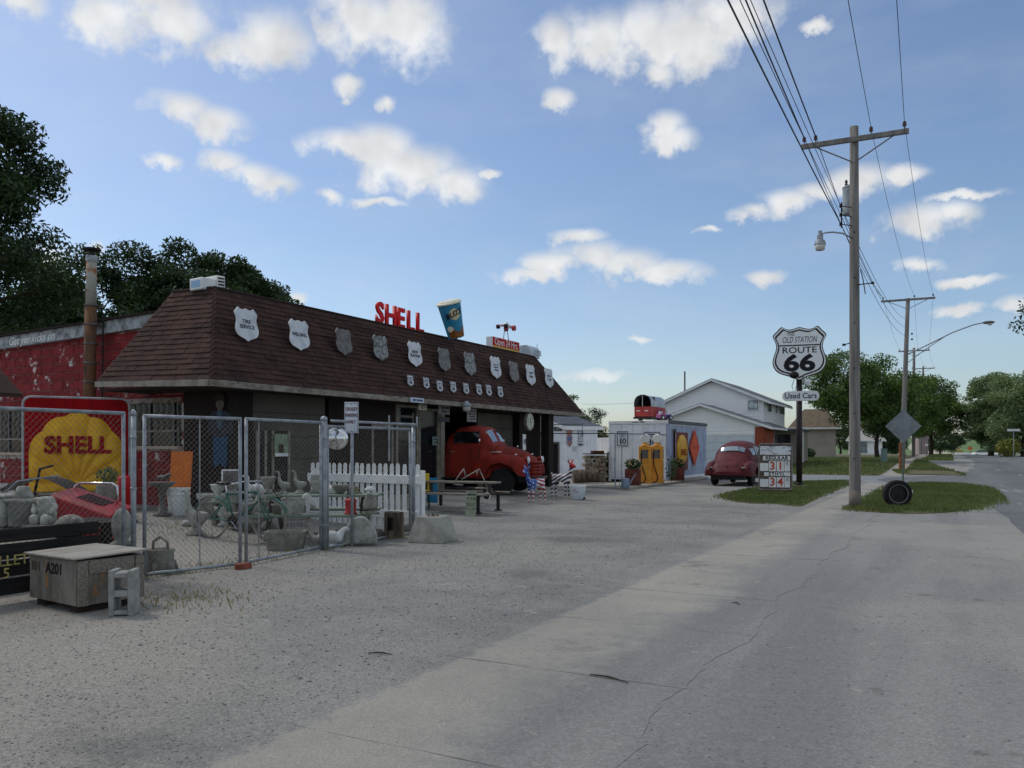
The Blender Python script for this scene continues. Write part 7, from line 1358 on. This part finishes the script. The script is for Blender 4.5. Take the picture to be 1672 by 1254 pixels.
MB().bb((-.38,-.014,1.06),(WB-.05,-.001,1.2)).obj('name_strip', m_slot, t); text('REGULAR', .115, m_ink, t, XZ((.04,-.018,1.13)), bold=.035, maxw=.76)
MB().bb((-.34,-.014,.56),(WB-.05,-.001,.68)).obj('name_strip', m_slot, t); text('ETHYL', .10, m_ink, t, XZ((.04,-.018,.62)), bold=.03, gap=1.3)
for (zc, dig) in ((.87,'31'),(.36,'34')):
    MB().bb((-.47,-.014,zc-.15),(-.215,-.001,zc+.10)).obj('blank_card', m_slot, t)
    for j, ch in enumerate(dig): x = -.09+.24*j; MB().bb((x-.11,-.016,zc-.16),(x+.11,-.001,zc+.16)).obj('digit_card', m_slot, t); text(ch, .25, m_num, t, XZ((x,-.019,zc)), bold=.03)
    MB().bb((.275,-.016,zc-.16),(.44,-.001,zc+.16)).obj('digit_card', m_slot, t); text('9', .12, mat('nine_grey', S(120,100,92), .7), t, XZ((.36,-.019,zc+.07)))
for s in (-.42,.42): MB().bb((s-.03,.041,-.05),(s+.03,.1,1.3)).obj('leg', m_wood_old, t); MB().tube([(s,.08,1.1),(s,.55,.0)],.015,6).obj('stay', m_dark_metal, t)
b = gp(1305, 796); t = thing('shield_pole_sign', 'tall black pole with big THE OLD STATION ROUTE 66 shield and Used Cars plate', 'sign', b); k = (b-Vector((0,0,EYE))).dot(FW)/FOC; RZ = Matrix.Rotation(R_(10),4,'Z')
zb2 = EYE+(730-615)*k; MB().tube([(0,0,-.1),(0,0,zb2)], .105, 14).obj('pole', mat('pole_black', S(40,34,34), .5, S(58,44,42), 7), t, smooth=True); MB().box((0,0,.04),(.5,.5,.1)).obj('footing', m_walk, t); MB().lathe([(.14,0),(.15,.02),(.15,.07),(.11,.1)],(0,0,.08),14).obj('base_plate', m_dark_metal, t)
cz, hs = EYE+(730-577)*k, 87*k; ws_ = 83*k; SH = [(x*ws_, y*hs*.83) for x, y in SHIELD]; M = RZ @ XZ((0,-.13,cz))
MB().ext(SH, .14, M @ Matrix.Translation((0,0,-.14))).obj('cabinet', m_blackp, t); MB().ext([(x*.965,y*.965) for x,y in SH], .008, M).obj('white_face', mat('sign_face', S(240,241,240), .4), t)
MB().ring([(x*.915,y*.915) for x,y in SH], [(x*.86,y*.86) for x,y in SH], .006, M @ Matrix.Translation((0,0,.008))).obj('inner_border', m_ink, t)
Mf = M @ Matrix.Translation((0,0,.012)); text('66', hs*.30, m_ink, t, Mf @ Matrix.Translation((0,-hs*.20,0)), bold=.055, sx=1.35); text('ROUTE', hs*.115, m_ink, t, Mf @ Matrix.Translation((0,hs*.05,0)), bold=.01, sx=1.2); text('OLD STATION', hs*.115, mat('grey_letters', S(72,76,84), .6), t, Mf @ Matrix.Translation((0,hs*.245,0)), shear=.25, maxw=ws_*.64); text('THE', hs*.06, MATS['grey_letters'], t, Mf @ Matrix.Translation((-ws_*.16,hs*.345,0)), maxw=ws_*.14)
MB().box((0,hs*.145,0),(ws_*.74,hs*.022,.004),M=Mf).obj('divider', m_ink, t)
MB().ell((-.15,-.2,zb2+.05),(.17,.16,.13)).obj('dark_knob', m_dark_metal, t, smooth=True); MB().lathe([(.1,0),(.13,.1),(.06,.2)], (.28,-.05,zb2-.3), 12).obj('lamp', m_trim, t)
for s in (-.18,.2): MB().tube([(s*.7,-.12,zb2+.0),(s*1.3,-.14,zb2-.35),(s*.9,-.12,zb2-.62),(s*.4,-.11,zb2-.3)], .012, 5).obj('cable', m_blackp, t)
zu = EYE+(730-647)*k; MB().ext(rrect(28.5*k,8*k,7.5*k), .07, RZ @ XZ((.0+2*k,-.12,zu))).obj('used_cars_plate', mat('used_face', S(232,234,234), .45), t, bev=.01); text('Used Cars', 9*k, mat('slate_letters', S(58,62,74), .6), t, RZ @ XZ((.0+2*k,-.194,zu)), bold=.02, maxw=49*k)
# tyre and diamond sign on the grass
b = gp(1465, 829); t = thing('tyre', 'black tyre standing upright on the grass island', 'tyre', (b.x, b.y, .015), rz=YAW-R_(4)); R0 = .33; MB().lathe([(R0*.66,-.07),(R0*.74,-.09),(R0*.95,-.095),(R0,-.07),(R0,.07),(R0*.95,.095),(R0*.74,.09),(R0*.66,.07),(R0*.72,.0)], n=40, M=frame((0,0,R0),(1,0,0),(0,0,1)), cap=False).obj('carcass', m_rubber, t, smooth=True); MB().lathe([(R0*.64,-.09),(R0*.70,-.096),(R0*.70,-.09)], n=40, M=frame((0,0,R0),(1,0,0),(0,0,-1)), cap=False).obj('white_ring', mat('faded_ring', S(120,120,118), .7), t); MB().lathe([(R0*.69,-.02),(R0*.69,.02)], n=30, M=frame((0,0,R0),(1,0,0),(0,0,1))).obj('dark_disc', m_blackp, t); MB().box((R0*.9,-.0,R0*1.15),(.13,.06,.06),rz=.2).obj('pale_tag', m_trim, t)
MB().tube([(0,.12,-.05),(0,.12,.3)],.02,6).obj('stake', m_galv, t)
p = at(1474.5, 696, 27); t = thing('diamond_road_sign', 'back of grey metal diamond road sign on a thin post', 'sign', (p.x, p.y, gz(p.x,p.y)), rz=R_(14)); hw = 27.5*27/FOC; h = .55; zc = p.z; MB().ext([(0,-h),(hw*1.0,0),(0,h),(-hw,0)], .006, XZ((0,-.03,zc))).obj('plate', mat('bare_aluminium', S(140,146,148), .5, S(122,128,130), 3, metal=.3), t); MB().tube([(0,0,-.1),(0,0,zc+.45)], .028, 8).obj('post', mat('green_post', S(104,116,112), .6, metal=.2), t); [MB().ell((0,-.04,zc+z_),(.012,.012,.012),6,5).obj('bolt', m_dark_metal, t) for z_ in (-.3,.3)]
# ================================================================== utility poles and wires
m_pole = mat('weathered_pole', S(140,136,130), .9, S(112,108,104), 5, stretch=(2,2,.12), bump=.4, bs=20); m_pole_b = mat('pole_foot', S(120,112,102), .9, S(40,90,100), 2.5, lo=.56, hi=.66); m_cable = mat('line_wire', S(44,46,50), .6); m_ins = mat('insulator', S(92,70,70), .3)
def utility_pole(lab, base, top, r0, r1, arm_z, arm_l, arm_dir, extra=None, ins=4):
    t = thing('utility_pole', lab, 'utility pole', base, group='utility poles along the street'); T = Vector(top) - Vector(base)
    MB().tube([(0,0,-.3)] + [tuple(T*f) for f in (.02,.25,.5,.75,1)], [r0*1.02] + [r0+(r1-r0)*f for f in (.02,.25,.5,.75,1)], 16).obj('shaft', m_pole, t, smooth=True)
    f = (arm_z-base[2])/T.z; c = T*f; a = Vector(arm_dir).normalized(); n = Vector((a.y,-a.x,0)); rz = math.atan2(a.y,a.x)
    MB().box(tuple(c+n*(r1+.05)),(arm_l,.09,.12),rz=rz).obj('crossarm', m_pole, t, bev=.008)
    for s in (-1,1): MB().tube([c+n*(r1+.03)+a*s*arm_l*.36-Vector((0,0,.05)), c+n*r1*.9-Vector((0,0,.55))], .018, 5).obj('brace', m_pole, t)
    pos = []
    for u in ((-.47,-.36,.16,.46) if ins == 4 else (-.46,.12,.46)):
        q = c+n*(r1+.05)+a*u*arm_l+Vector((0,0,.06)); MB().lathe([(.012,0),(.012,.06),(.045,.07),(.05,.10),(.03,.115),(.045,.13),(.04,.17),(.005,.19)], tuple(q), 10).obj('insulator', m_ins, t); pos.append(q+Vector(base)+Vector((0,0,.15)))
    return t, pos
B1 = gp(1396, 829); T1 = at(1394.5, 207, (B1-Vector((0,0,EYE))).dot(FW)); T1 = Vector((T1.x, T1.y, T1.z)); az1 = EYE+(730-226)/FOC*20
p1, w1_ = utility_pole('nearest big wooden utility pole at the pavement with transformer and lamp', tuple(B1), (B1.x-.02, B1.y, T1.z), .135, .10, az1, 2.42, (1,.03,0))
def on1(px, py): return at(px, py, 20) - B1
t = p1
MB().tube([(0,0,-.02),(0,0,.42)], .139, 16).obj('painted_foot', m_pole_b, t, smooth=True)
zt0, zt1 = EYE+(730-347)/FOC*20.3, EYE+(730-302)/FOC*20.3
MB().lathe([(.16,0),(.17,.02),(.17,zt1-zt0-.04),(.18,zt1-zt0),(.1,zt1-zt0+.05)], (FW.x*.31,FW.y*.31,zt0), 20).obj('transformer', mat('transformer_grey', S(170,178,182), .5, S(150,158,164), 4), t, smooth=False)
for s in (-.09,.09): MB().lathe([(.025,0),(.04,.03),(.025,.06),(.04,.09),(.02,.14)], (FW.x*.3+s*.9,FW.y*.3+s*.5,zt1+.04), 10).obj('bushing', m_ins, t)
MB().box((FW.x*.14,FW.y*.14,zt0+.3),(.08,.1,.4)).obj('mount', m_dark_metal, t)
for k_, py in enumerate((336,351,366)):
    q = on1(1373, py); MB().lathe([(.03,-.04),(.045,-.02),(.03,0),(.045,.02),(.03,.04)], tuple(q), 10).obj('spool', m_dark_metal, t); MB().tube([q+Vector((-.02,0,0)), Vector((0,0,q.z))], .012, 5).obj('bracket', m_dark_metal, t)
MB().tube([on1(1374,330), on1(1374,372)], .018, 6).obj('rack', m_dark_metal, t)
MB().tube([Vector((0,0,on1(1390,388).z)), on1(1376,381), on1(1360,379), on1(1347,380), on1(1340,383), on1(1339,388)], .02, 8).obj('lamp_arm', m_galv, t, smooth=True)
lq = on1(1339, 400); MB().lathe([(.10,-.02),(.135,.0),(.135,.02),(.11,.10),(.075,.13),(.07,.24),(.05,.26),(.045,.34),(.005,.35)], tuple(lq), 18).obj('lamp_head', m_galv, t, smooth=False); MB().lathe([(.128,-.0),(.11,-.11),(.09,-.13)], tuple(lq), 18).obj('lamp_glass', mat('lamp_glass', S(196,194,186), .3), t, smooth=True)
for (x0,y0,x1,y1) in ((1400,465,1425,462),(1388,560,1378,563)): MB().tube([on1(x0,y0), on1(x1,y1)], .014, 6).obj('bracket', m_dark_metal, t); MB().box(tuple(on1(x1,y1)),(.07,.05,.05)).obj('clamp', m_dark_metal, t)
MB().tube([on1(1405,440), on1(1409,455), on1(1413,480)], .012, 5).obj('conduit', m_dark_metal, t)
for k_ in range(6): MB().box((.0,-.137+.003*k_,1.2+1.1*k_),(.03,.012,.03)).obj('step_bolt', m_dark_metal, t)
B2 = gp(1472.5, 768); t2d = (B2-Vector((0,0,EYE))).dot(FW); T2 = at(1482.5, 487, t2d); p2, w2_ = utility_pole('second utility pole with long curved street-light arm', tuple(B2), tuple(T2), .16, .11, at(1482,490,t2d).z, 2.9, (1,.03,0), ins=3)
def on2(px, py): return at(px, py, t2d) - B2
t = p2; MB().tube([on2(1481,579), on2(1515,563), on2(1555,543), on2(1590,530), on2(1606,527)], .035, 8).obj('lamp_arm', m_galv, t, smooth=True); MB().tube([on2(1479.5,594), on2(1512,570), on2(1548,546)], .025, 6).obj('arm_brace', m_galv, t)
q = on2(1614, 526.5); MB().ell(tuple(q),(.34,.14,.10),12,7).obj('lamp_head', m_dull, t, smooth=True); MB().lathe([(.12,0),(.10,-.1),(.02,-.13)], tuple(q+Vector((.08,0,-.06))), 12).obj('lens', MATS['lamp_glass'], t)
MB().lathe([(.165,0),(.17,.02),(.165,1.6)], (0,0,.05), 14).obj('rust_sleeve', mat('rust_foot', S(140,92,62), .9, S(112,76,54), 4), t)
for py in (545,554): MB().box(tuple(on2(1489,py)),(.1,.06,.1)).obj('bracket', m_dark_metal, t)
X3 = at(1491.5, 730, 84); p3_, w3_ = utility_pole('third utility pole further up the street', (X3.x, X3.y, gz(X3.x,X3.y)), (X3.x+.05, X3.y, EYE+(730-568)/FOC*84), .17, .12, EYE+(730-573)/FOC*84, 2.9, (1,.03,0), ins=3)
X4 = at(1503, 730, 118); p4_, w4_ = utility_pole('farthest leaning utility pole above the street trees', (X4.x, X4.y, gz(X4.x,X4.y)), (X4.x+.35, X4.y, EYE+(730-598)/FOC*118), .17, .12, EYE+(730-602)/FOC*118, 3, (1,.03,0), ins=3)
def span(a, b, sag, r, lab, n=14):
    a, b = Vector(a), Vector(b); pts = []
    for i in range(n+1): u = i/n; p = a.lerp(b, u); p.z -= sag*4*u*(1-u); pts.append(tuple(p))
    return tag(MB().tube(pts, r, 5, cap=False).obj('overhead_wire', m_cable), lab, 'wire', 'overhead wires')
# previous pole stands behind the camera: wires run back over the forecourt
back = Vector((-.9, -14.8, 0))
def back_pt(w, dz=0, dx=0): return (w.x + .95 + dx, -14.8, w.z + dz)
labs = ['thick outer left overhead wire on the crossarm', 'thick inner left overhead wire beside the crossarm block', 'thin overhead wire on the crossarm right of the pole', 'thin outermost right overhead wire']
for i, wv in enumerate(w1_):
    span(back_pt(wv), wv, .35, .015 if i < 2 else .007, labs[i] + ' towards the camera')
    j = (0, 0, 1, 2)[i]
    if i < 2: q = on1(1373, 336+15*i) + B1; 
    span(wv, w2_[j], .5, .010 if i < 2 else .006, labs[i] + ' towards the second pole')
for k_, py in enumerate((336,351,366)):
    q = on1(1373, py) + B1; e = on2(1478, 520+14*k_) + B2
    span((q.x+.45-.05*k_, -14.8, q.z-.1*k_), q, .3, .012 if k_ == 2 else .006, ('upper','middle','lowest')[k_] + ' of the three low wires left of the near pole'); span(q, e, .55, .008, ('upper','middle','lowest')[k_] + ' low wire running on to the second pole')
for j in range(3): span(w2_[j], w3_[j], .4, .007, ('left','middle','right')[j] + ' wire between the second and third poles')
for j in range(3): span(w3_[j], w4_[j], .4, .008, ('left','middle','right')[j] + ' wire between the third and farthest poles')
# roof mast of the house feeds a thin line across the yard
span(at(950, 660, 60), at(1120, 650, 66), .15, .008, 'thin service wire crossing low behind the horse trailer')
# ================================================================== houses across the side street
m_side = mat('white_siding', S(247,247,244), .6, S(238,239,236), .6, coord='World'); m_roofg = mat('grey_roof', S(104,106,110), .9, S(86,88,92), 2, bump=.3, bs=30); m_hb = mat('house_brick', S(156,84,62), .9, S(126,64,48), 9, bump=.3, bs=60, stretch=(1,1,3), coord='World')
HO = Vector((-14.8, 55, gz(-14.8, 55))); hs_ = thing('white_house', 'white two-gabled house with double garage and brick corner', 'house', HO)
def hp(mb, name, m, parent=hs_, **k): mb.v = [tuple(Vector(v)-HO) for v in mb.v]; return mb.obj(name, m, parent, **k)
def gable(mb, x0, x1, y0, y1, zb, ze, xa, za, th=0):
    mb.add([(x0,y0,zb),(x1,y0,zb),(x1,y0,ze),(xa,y0,za),(x0,y0,ze),(x0,y1,zb),(x1,y1,zb),(x1,y1,ze),(xa,y1,za),(x0,y1,ze)], [(0,1,2,3,4),(9,8,7,6,5),(1,6,7,2),(5,0,4,9)]); return mb
g0 = HO.z
# upper block
ua = onY(1163.3, 617, 58); ul = onY(1086, 652, 58); ur = onY(1247, 652, 58); ze = onY(1259,648,58).z - .2
hp(gable(MB(), ul.x, ur.x, 58, 66, g0-.2, ze, ua.x, ua.z-.25), 'upper_wall', m_side)
def laps(x0, x1, y, z0, ze_, xa, za, step, skip=()):
    mb = MB(); z = z0
    while z < za - .05:
        zt = min(z+step, za); f = lambda zz: 1 if zz <= ze_ else max(0, (za-zz)/(za-ze_))
        a0, a1 = xa+(x0-xa)*f(z), xa+(x1-xa)*f(z); b0, b1 = xa+(x0-xa)*f(zt), xa+(x1-xa)*f(zt)
        mb.add([(a0,y-.035,z),(a1,y-.035,z),(b1,y-.003,zt),(b0,y-.003,zt),(a0,y-.002,z),(a1,y-.002,z)], [(0,1,2,3),(4,5,1,0)]); z = zt
    return mb
hp(laps(ul.x, ur.x, 58, 3.0, ze, ua.x, ua.z-.25, .2), 'siding', m_side)['kind'] = 'stuff'
sw = MB(); z = g0
while z < ze: sw.add([(ur.x+.016,58,z),(ur.x+.016,66,z),(ur.x+.003,66,z+.15),(ur.x+.003,58,z+.15)], [(0,1,2,3)]); z += .15
hp(sw, 'side_siding', m_side)['kind'] = 'stuff'
def gable_roof(x0, x1, y0, y1, ze_, xa, za, ov=.5, th=.14, nm='roof'):
    sl, sr = (za-ze_)/(xa-x0), (za-ze_)/(x1-xa); L_ = (x0-ov, ze_-sl*ov); R2 = (x1+ov, ze_-sr*ov); mb = MB()
    for (xe, zz) in (L_, R2):
        v = [(xe,y0-.35,zz),(xa,y0-.35,za),(xa,y1+.3,za),(xe,y1+.3,zz)]; mb.add(v+[(a,b,c+th) for a,b,c in v], [(0,1,2,3),(4,7,6,5),(0,4,5,1),(3,2,6,7),(0,3,7,4)])
    o = hp(mb, nm, m_roofg)
    for (xe, zz) in (L_, R2):
        s = 1 if xe > xa else -1; b_ = MB(); b_.add([(xe,y0-.38,zz-.08),(xa,y0-.38,za-.06),(xa,y0-.38,za+th-.03),(xe,y0-.38,zz+th-.03),(xe,y0-.351,zz-.08),(xa,y0-.351,za-.06),(xa,y0-.351,za+th-.03),(xe,y0-.351,zz+th-.03)], [(0,1,2,3),(7,6,5,4),(0,4,5,1),(3,2,6,7),(0,3,7,4)]); hp(b_, 'barge_board', m_trim, o)
        e2 = MB(); e2.bb((min(xe,xe+s*.06), y0-.35, zz-.08), (max(xe,xe+s*.06), y1+.3, zz+.06)); hp(e2, 'gutter', m_trim, o)
    return o
gable_roof(ul.x, ur.x, 58, 66, ze, ua.x, ua.z-.18)
ga = onY(1144.7, 658, 55); grx = onY(1247, 700, 55).x; glx = ga.x-(grx-ga.x); gze = onY(1263,698,55).z+.15
hp(gable(MB(), glx, grx, 55, 57.98, g0-.2, gze, ga.x, ga.z-.2), 'garage_wall', m_side); hp(laps(glx, grx, 55, 2.55, gze, ga.x, ga.z-.2, .2), 'siding', m_side)['kind'] = 'stuff'
gable_roof(glx, grx, 55, 60, gze, ga.x, ga.z-.15, .55, .12, 'garage_roof')
d0, d1 = onY(1150,730,55).x, onY(1233,730,55).x; dz = onY(1200,711,55).z
gd = hp(MB().bb((d0,54.93,g0),(d1,54.96,dz)), 'garage_door', mat('garage_white', S(206,214,218), .5)); 
for i in range(4):
    for j in range(4): hp(MB().bb((d0+(d1-d0)*j/4+.08,54.905,g0+(dz-g0)*i/4+.06),(d0+(d1-d0)*(j+1)/4-.08,54.93,g0+(dz-g0)*(i+1)/4-.06)), 'door_panel', MATS['garage_white'], gd, bev=.01)
hp(MB().bb((d0-.1,54.9,dz),(d1+.1,54.98,dz+.16)), 'door_head', m_trim); hp(MB().bb((d1+.02,54.84,g0-.2),(grx+.03,54.985,gze-.1)), 'brick_pier', m_hb); hp(MB().bb((grx+.031,54.9,g0-.2),(grx+.12,57.9,gze-.1)), 'brick_side', m_hb)
def hwin(x0, z0, x1, z1, y, nm='window'):
    o = hp(MB().bb((x0,y-.05,z0),(x1,y-.018,z1)), nm, m_dark); hp(MB().bb((x0+.05,y-.056,z0+.05),(x1-.05,y-.052,z1-.05)), 'pane', m_pane, o); f = MB(); k_ = .07
    for a,b_,c,d_ in ((x0-k_,x1+k_,z1,z1+k_),(x0-k_,x1+k_,z0-k_,z0),(x0-k_,x0,z0,z1),(x1,x1+k_,z0,z1),(x0,x1,(z0+z1)/2-.02,(z0+z1)/2+.02)): f.bb((a,y-.09,c),(b_,y-.0515,d_))
    hp(f, 'frame', m_trim, o); return o
a_, b_ = onY(1222.5,669,58), onY(1238,654,58); hwin(a_.x, a_.z, b_.x, b_.z, 57.99)
for (pa_, pb_) in ((1253,1259),(1266,1269),(1272,1280)):
    ya, yb = onX(pa_,660,ur.x).y, onX(pb_,660,ur.x).y; zz0, zz1 = onX(1262,673,ur.x).z, onX(1262,656,ur.x).z; o = hp(MB().bb((ur.x+.02,ya,zz0),(ur.x+.035,yb,zz1)), 'window', m_dark); hp(MB().bb((ur.x+.036,ya+.05,zz0+.05),(ur.x+.04,yb-.05,zz1-.05)), 'pane', m_pane, o); [hp(MB().bb((ur.x+.041,y_-.04,zz0-.05),(ur.x+.06,y_+.04,zz1+.05)), 'frame', m_trim, o) for y_ in (ya,yb)]
m_tan0 = mat('porch_tan', S(150,142,132), .8)
# porch along the right side
hp(MB().bb((ur.x+.1,60.5,gze-.25),(ur.x+1.9,66,gze-.1)), 'porch_roof', m_roofg); hp(MB().bb((ur.x+.1,62,g0),(ur.x+1.7,66,gze-.26)), 'porch_wall', m_tan0); hp(MB().bb((ur.x+.2,61.95,g0+.9),(ur.x+1.1,61.99,gze-.5)), 'porch_window', m_dwin)
for y_ in (60.6, 63): hp(MB().bb((ur.x+1.72,y_,g0),(ur.x+1.85,y_+.12,gze-.26)), 'porch_post', m_trim)
mast = at(1117, 640, 62); hp(MB().tube([(mast.x,61,mast.z-1.2),(mast.x,61,EYE+(730-606)/FOC*62)], .06, 8), 'service_mast', m_dull)
# tan house
def simple_house(nm, lab, pxa, pxb, t_, py_eave, py_ridge, wallm, roofm, depth=8, winsp=(), ridge_in=.22):
    a, b = at(pxa, 730, t_), at(pxb, 730, t_); z0 = gz(a.x, a.y); ze_ = EYE+(730-py_eave)*t_/FOC; zr = EYE+(730-py_ridge)*t_/FOC; d = (b-a); d.z = 0; L_ = d.length; t = thing(nm, lab, 'house', (a.x,a.y,z0), rz=math.atan2(d.y,d.x)*.25)
    MB().bb((0,0,-.1),(L_,depth,ze_-z0)).obj('wall', wallm, t); o_ = .5; v = [(-o_,-o_,ze_-z0-.1),(L_+o_,-o_,ze_-z0-.1),(L_+o_,depth+o_,ze_-z0-.1),(-o_,depth+o_,ze_-z0-.1),(L_*ridge_in,depth/2,zr-z0),(L_*(1-ridge_in),depth/2,zr-z0)]
    MB().add(v, [(0,1,5,4),(1,2,5),(2,3,4,5),(3,0,4),(3,2,1,0)]).obj('roof', roofm, t); MB().bb((-o_-.02,-o_-.05,ze_-z0-.24),(L_+o_,-o_-.002,ze_-z0-.08)).obj('fascia', m_trim, t)
    for (u0,u1,zz0,zz1) in winsp: w = MB().bb((L_*u0,-.03,zz0),(L_*u1,-.005,zz1)).obj('window', m_trim, t); MB().bb((L_*u0+.06,-.04,zz0+.06),(L_*u1-.06,-.031,zz1-.06)).obj('pane', m_pane, w)
    return t
m_tan = mat('tan_wall', S(176,166,154), .8, S(164,154,142), 1, coord='World'); m_broof = mat('brown_roof', S(112,98,78), .9, S(90,80,66), 3)
simple_house('tan_house', 'low tan house with brown hip roof behind the shield sign', 1296, 1360, 76, 697, 665, m_tan, m_broof, 9, ((.02,.22,.4,2.2),(.3,.36,.3,.5)))
simple_house('pale_bungalow', 'far pale bungalow with white garage between pole and street trees', 1388, 1436, 118, 718, 703, m_side, mat('pale_roof', S(160,156,150), .9), 8, ((.1,.55,.1,1.9),), .1)
simple_house('far_house', 'far pinkish house wall glimpsed behind the street trees', 1500, 1514, 150, 706, 694, mat('pinkish_wall', S(160,142,138), .8), m_broof, 8)
# shrubs and small street things
b = at(1318, 746, 73); t = thing('round_shrub', 'dark low shrub at the foot of the tan house', 'shrub', (b.x,b.y,gz(b.x,b.y))); leafy(t, (0,0,.45), .75, 1400, m_plant, .16, 'leaves', .6); MB().tube([(0,0,0),(0,0,.4)],.04,6).obj('stem', m_twig, t)
b = gp(1443, 751); b = at(1443.5, 730, 60); t = thing('utility_cabinet', 'pale green utility cabinet on the lawn beside the street', 'cabinet', (b.x,b.y,gz(b.x,b.y))); MB().bb((-.2,-.2,0),(.2,.2,.95)).obj('cabinet', mat('cabinet_green', S(120,140,134), .6), t, bev=.02); MB().bb((-.23,-.23,.95),(.23,.23,1.0)).obj('cap', MATS['cabinet_green'], t, bev=.01); MB().bb((-.15,-.206,.1),(.15,-.2005,.85)).obj('door', MATS['cabinet_green'], t, bev=.004)
def roadside(nm, lab, cat, px, t_, fn): b = at(px, 730, t_); t = thing(nm, lab, cat, (b.x,b.y,gz(b.x,b.y))); fn(t); return t
m_ylv = mat('far_yellow', S(150,140,70), .6); m_ors = mat('far_orange', S(206,104,62), .6)
def mail(t): MB().tube([(0,0,0),(0,0,1.05)],.05,6).obj('post', m_wood_old, t); MB().bb((-.12,-.25,1.05),(.12,.25,1.3)).obj('box', m_white, t, bev=.03)
roadside('mailbox', 'white mailbox on a post below the street trees', 'mailbox', 1513, 88, mail)
def mach(t): MB().bb((-.9,0,.4),(.9,2.5,1.5)).obj('body', m_ylv, t, bev=.1); MB().bb((-.7,.6,1.5),(.7,1.9,2.3)).obj('cab', mat('cab_pale', S(196,190,150), .6), t, bev=.08); [MB().lathe([(.1,-.15),(.5,-.15),(.5,.15),(.1,.15)], n=14, M=frame((s*.9,y_,.5),(0,1,0),(0,0,1))).obj('wheel', m_rubber, t) for s in (-1,1) for y_ in (.3,2.2)]
roadside('road_machine', 'far yellowish road machine beyond the end of the street', 'machine', 1565, 205, mach)
def ors(t): MB().tube([(0,0,0),(0,0,1.6)],.06,6).obj('post', m_dark_metal, t); MB().ext([(0,-.6),(.6,0),(0,.6),(-.6,0)], .05, XZ((0,-.08,1.9))).obj('plate', m_ors, t)
roadside('work_sign', 'far orange diamond roadworks sign at the end of the street', 'sign', 1584, 195, ors)
def bar(t): 
    for x in (-3,0,3): MB().bb((x-.1,0,0),(x+.1,.2,.8)).obj('post', m_trim, t)
    MB().bb((-3.6,-.06,.55),(3.6,-.002,.95)).obj('rail', m_trim, t)
roadside('white_barrier', 'far low white barrier rail across the end of the street', 'barrier', 1588, 185, bar)
def sgn(t): MB().tube([(0,0,0),(0,0,2.6)],.04,6).obj('post', m_galv, t); MB().bb((-.5,-.03,2.4),(.5,0,2.6)).obj('blade', m_trim, t)
roadside('street_name_sign', 'thin street name sign on the right verge under the trees', 'sign', 1655, 74, sgn)
def car_far(t):
    Hull([(-2.1,.6,.35,.7,3),(-1.6,.8,.3,.95,3),(0,.85,.3,1.0,3),(1.5,.8,.3,.95,3),(2.1,.6,.35,.75,3)]).build('body', m_trim, t); Hull([(-1.6,.6,.8,.98,3),(-.9,.7,.8,1.4,3),(.4,.7,.8,1.42,3),(1.1,.6,.8,1.0,3)]).build('cabin', m_glass, t); [car_wheel(t, x, s*.75, .32, .2, m_galv) for x in (-1.3,1.3) for s in (-1,1)]
roadside('parked_car', 'far white car parked under the right hand trees', 'car', 1608, 150, car_far); roadside('parked_car', 'second far white car right of the first one under the trees', 'car', 1630, 152, car_far)
def bush(t): leafy(t, (0,0,.9), 1.1, 900, leaf_y, .3, 'leaves', .9); MB().tube([(0,0,0),(0,0,.8)],.06,6).obj('stem', m_twig, t)
leaf_y = leafmat('yellow_leaves', S(90,100,32), S(150,150,60)); roadside('yellow_bush', 'yellow-green bush beside the street name sign', 'shrub', 1646, 82, bush)
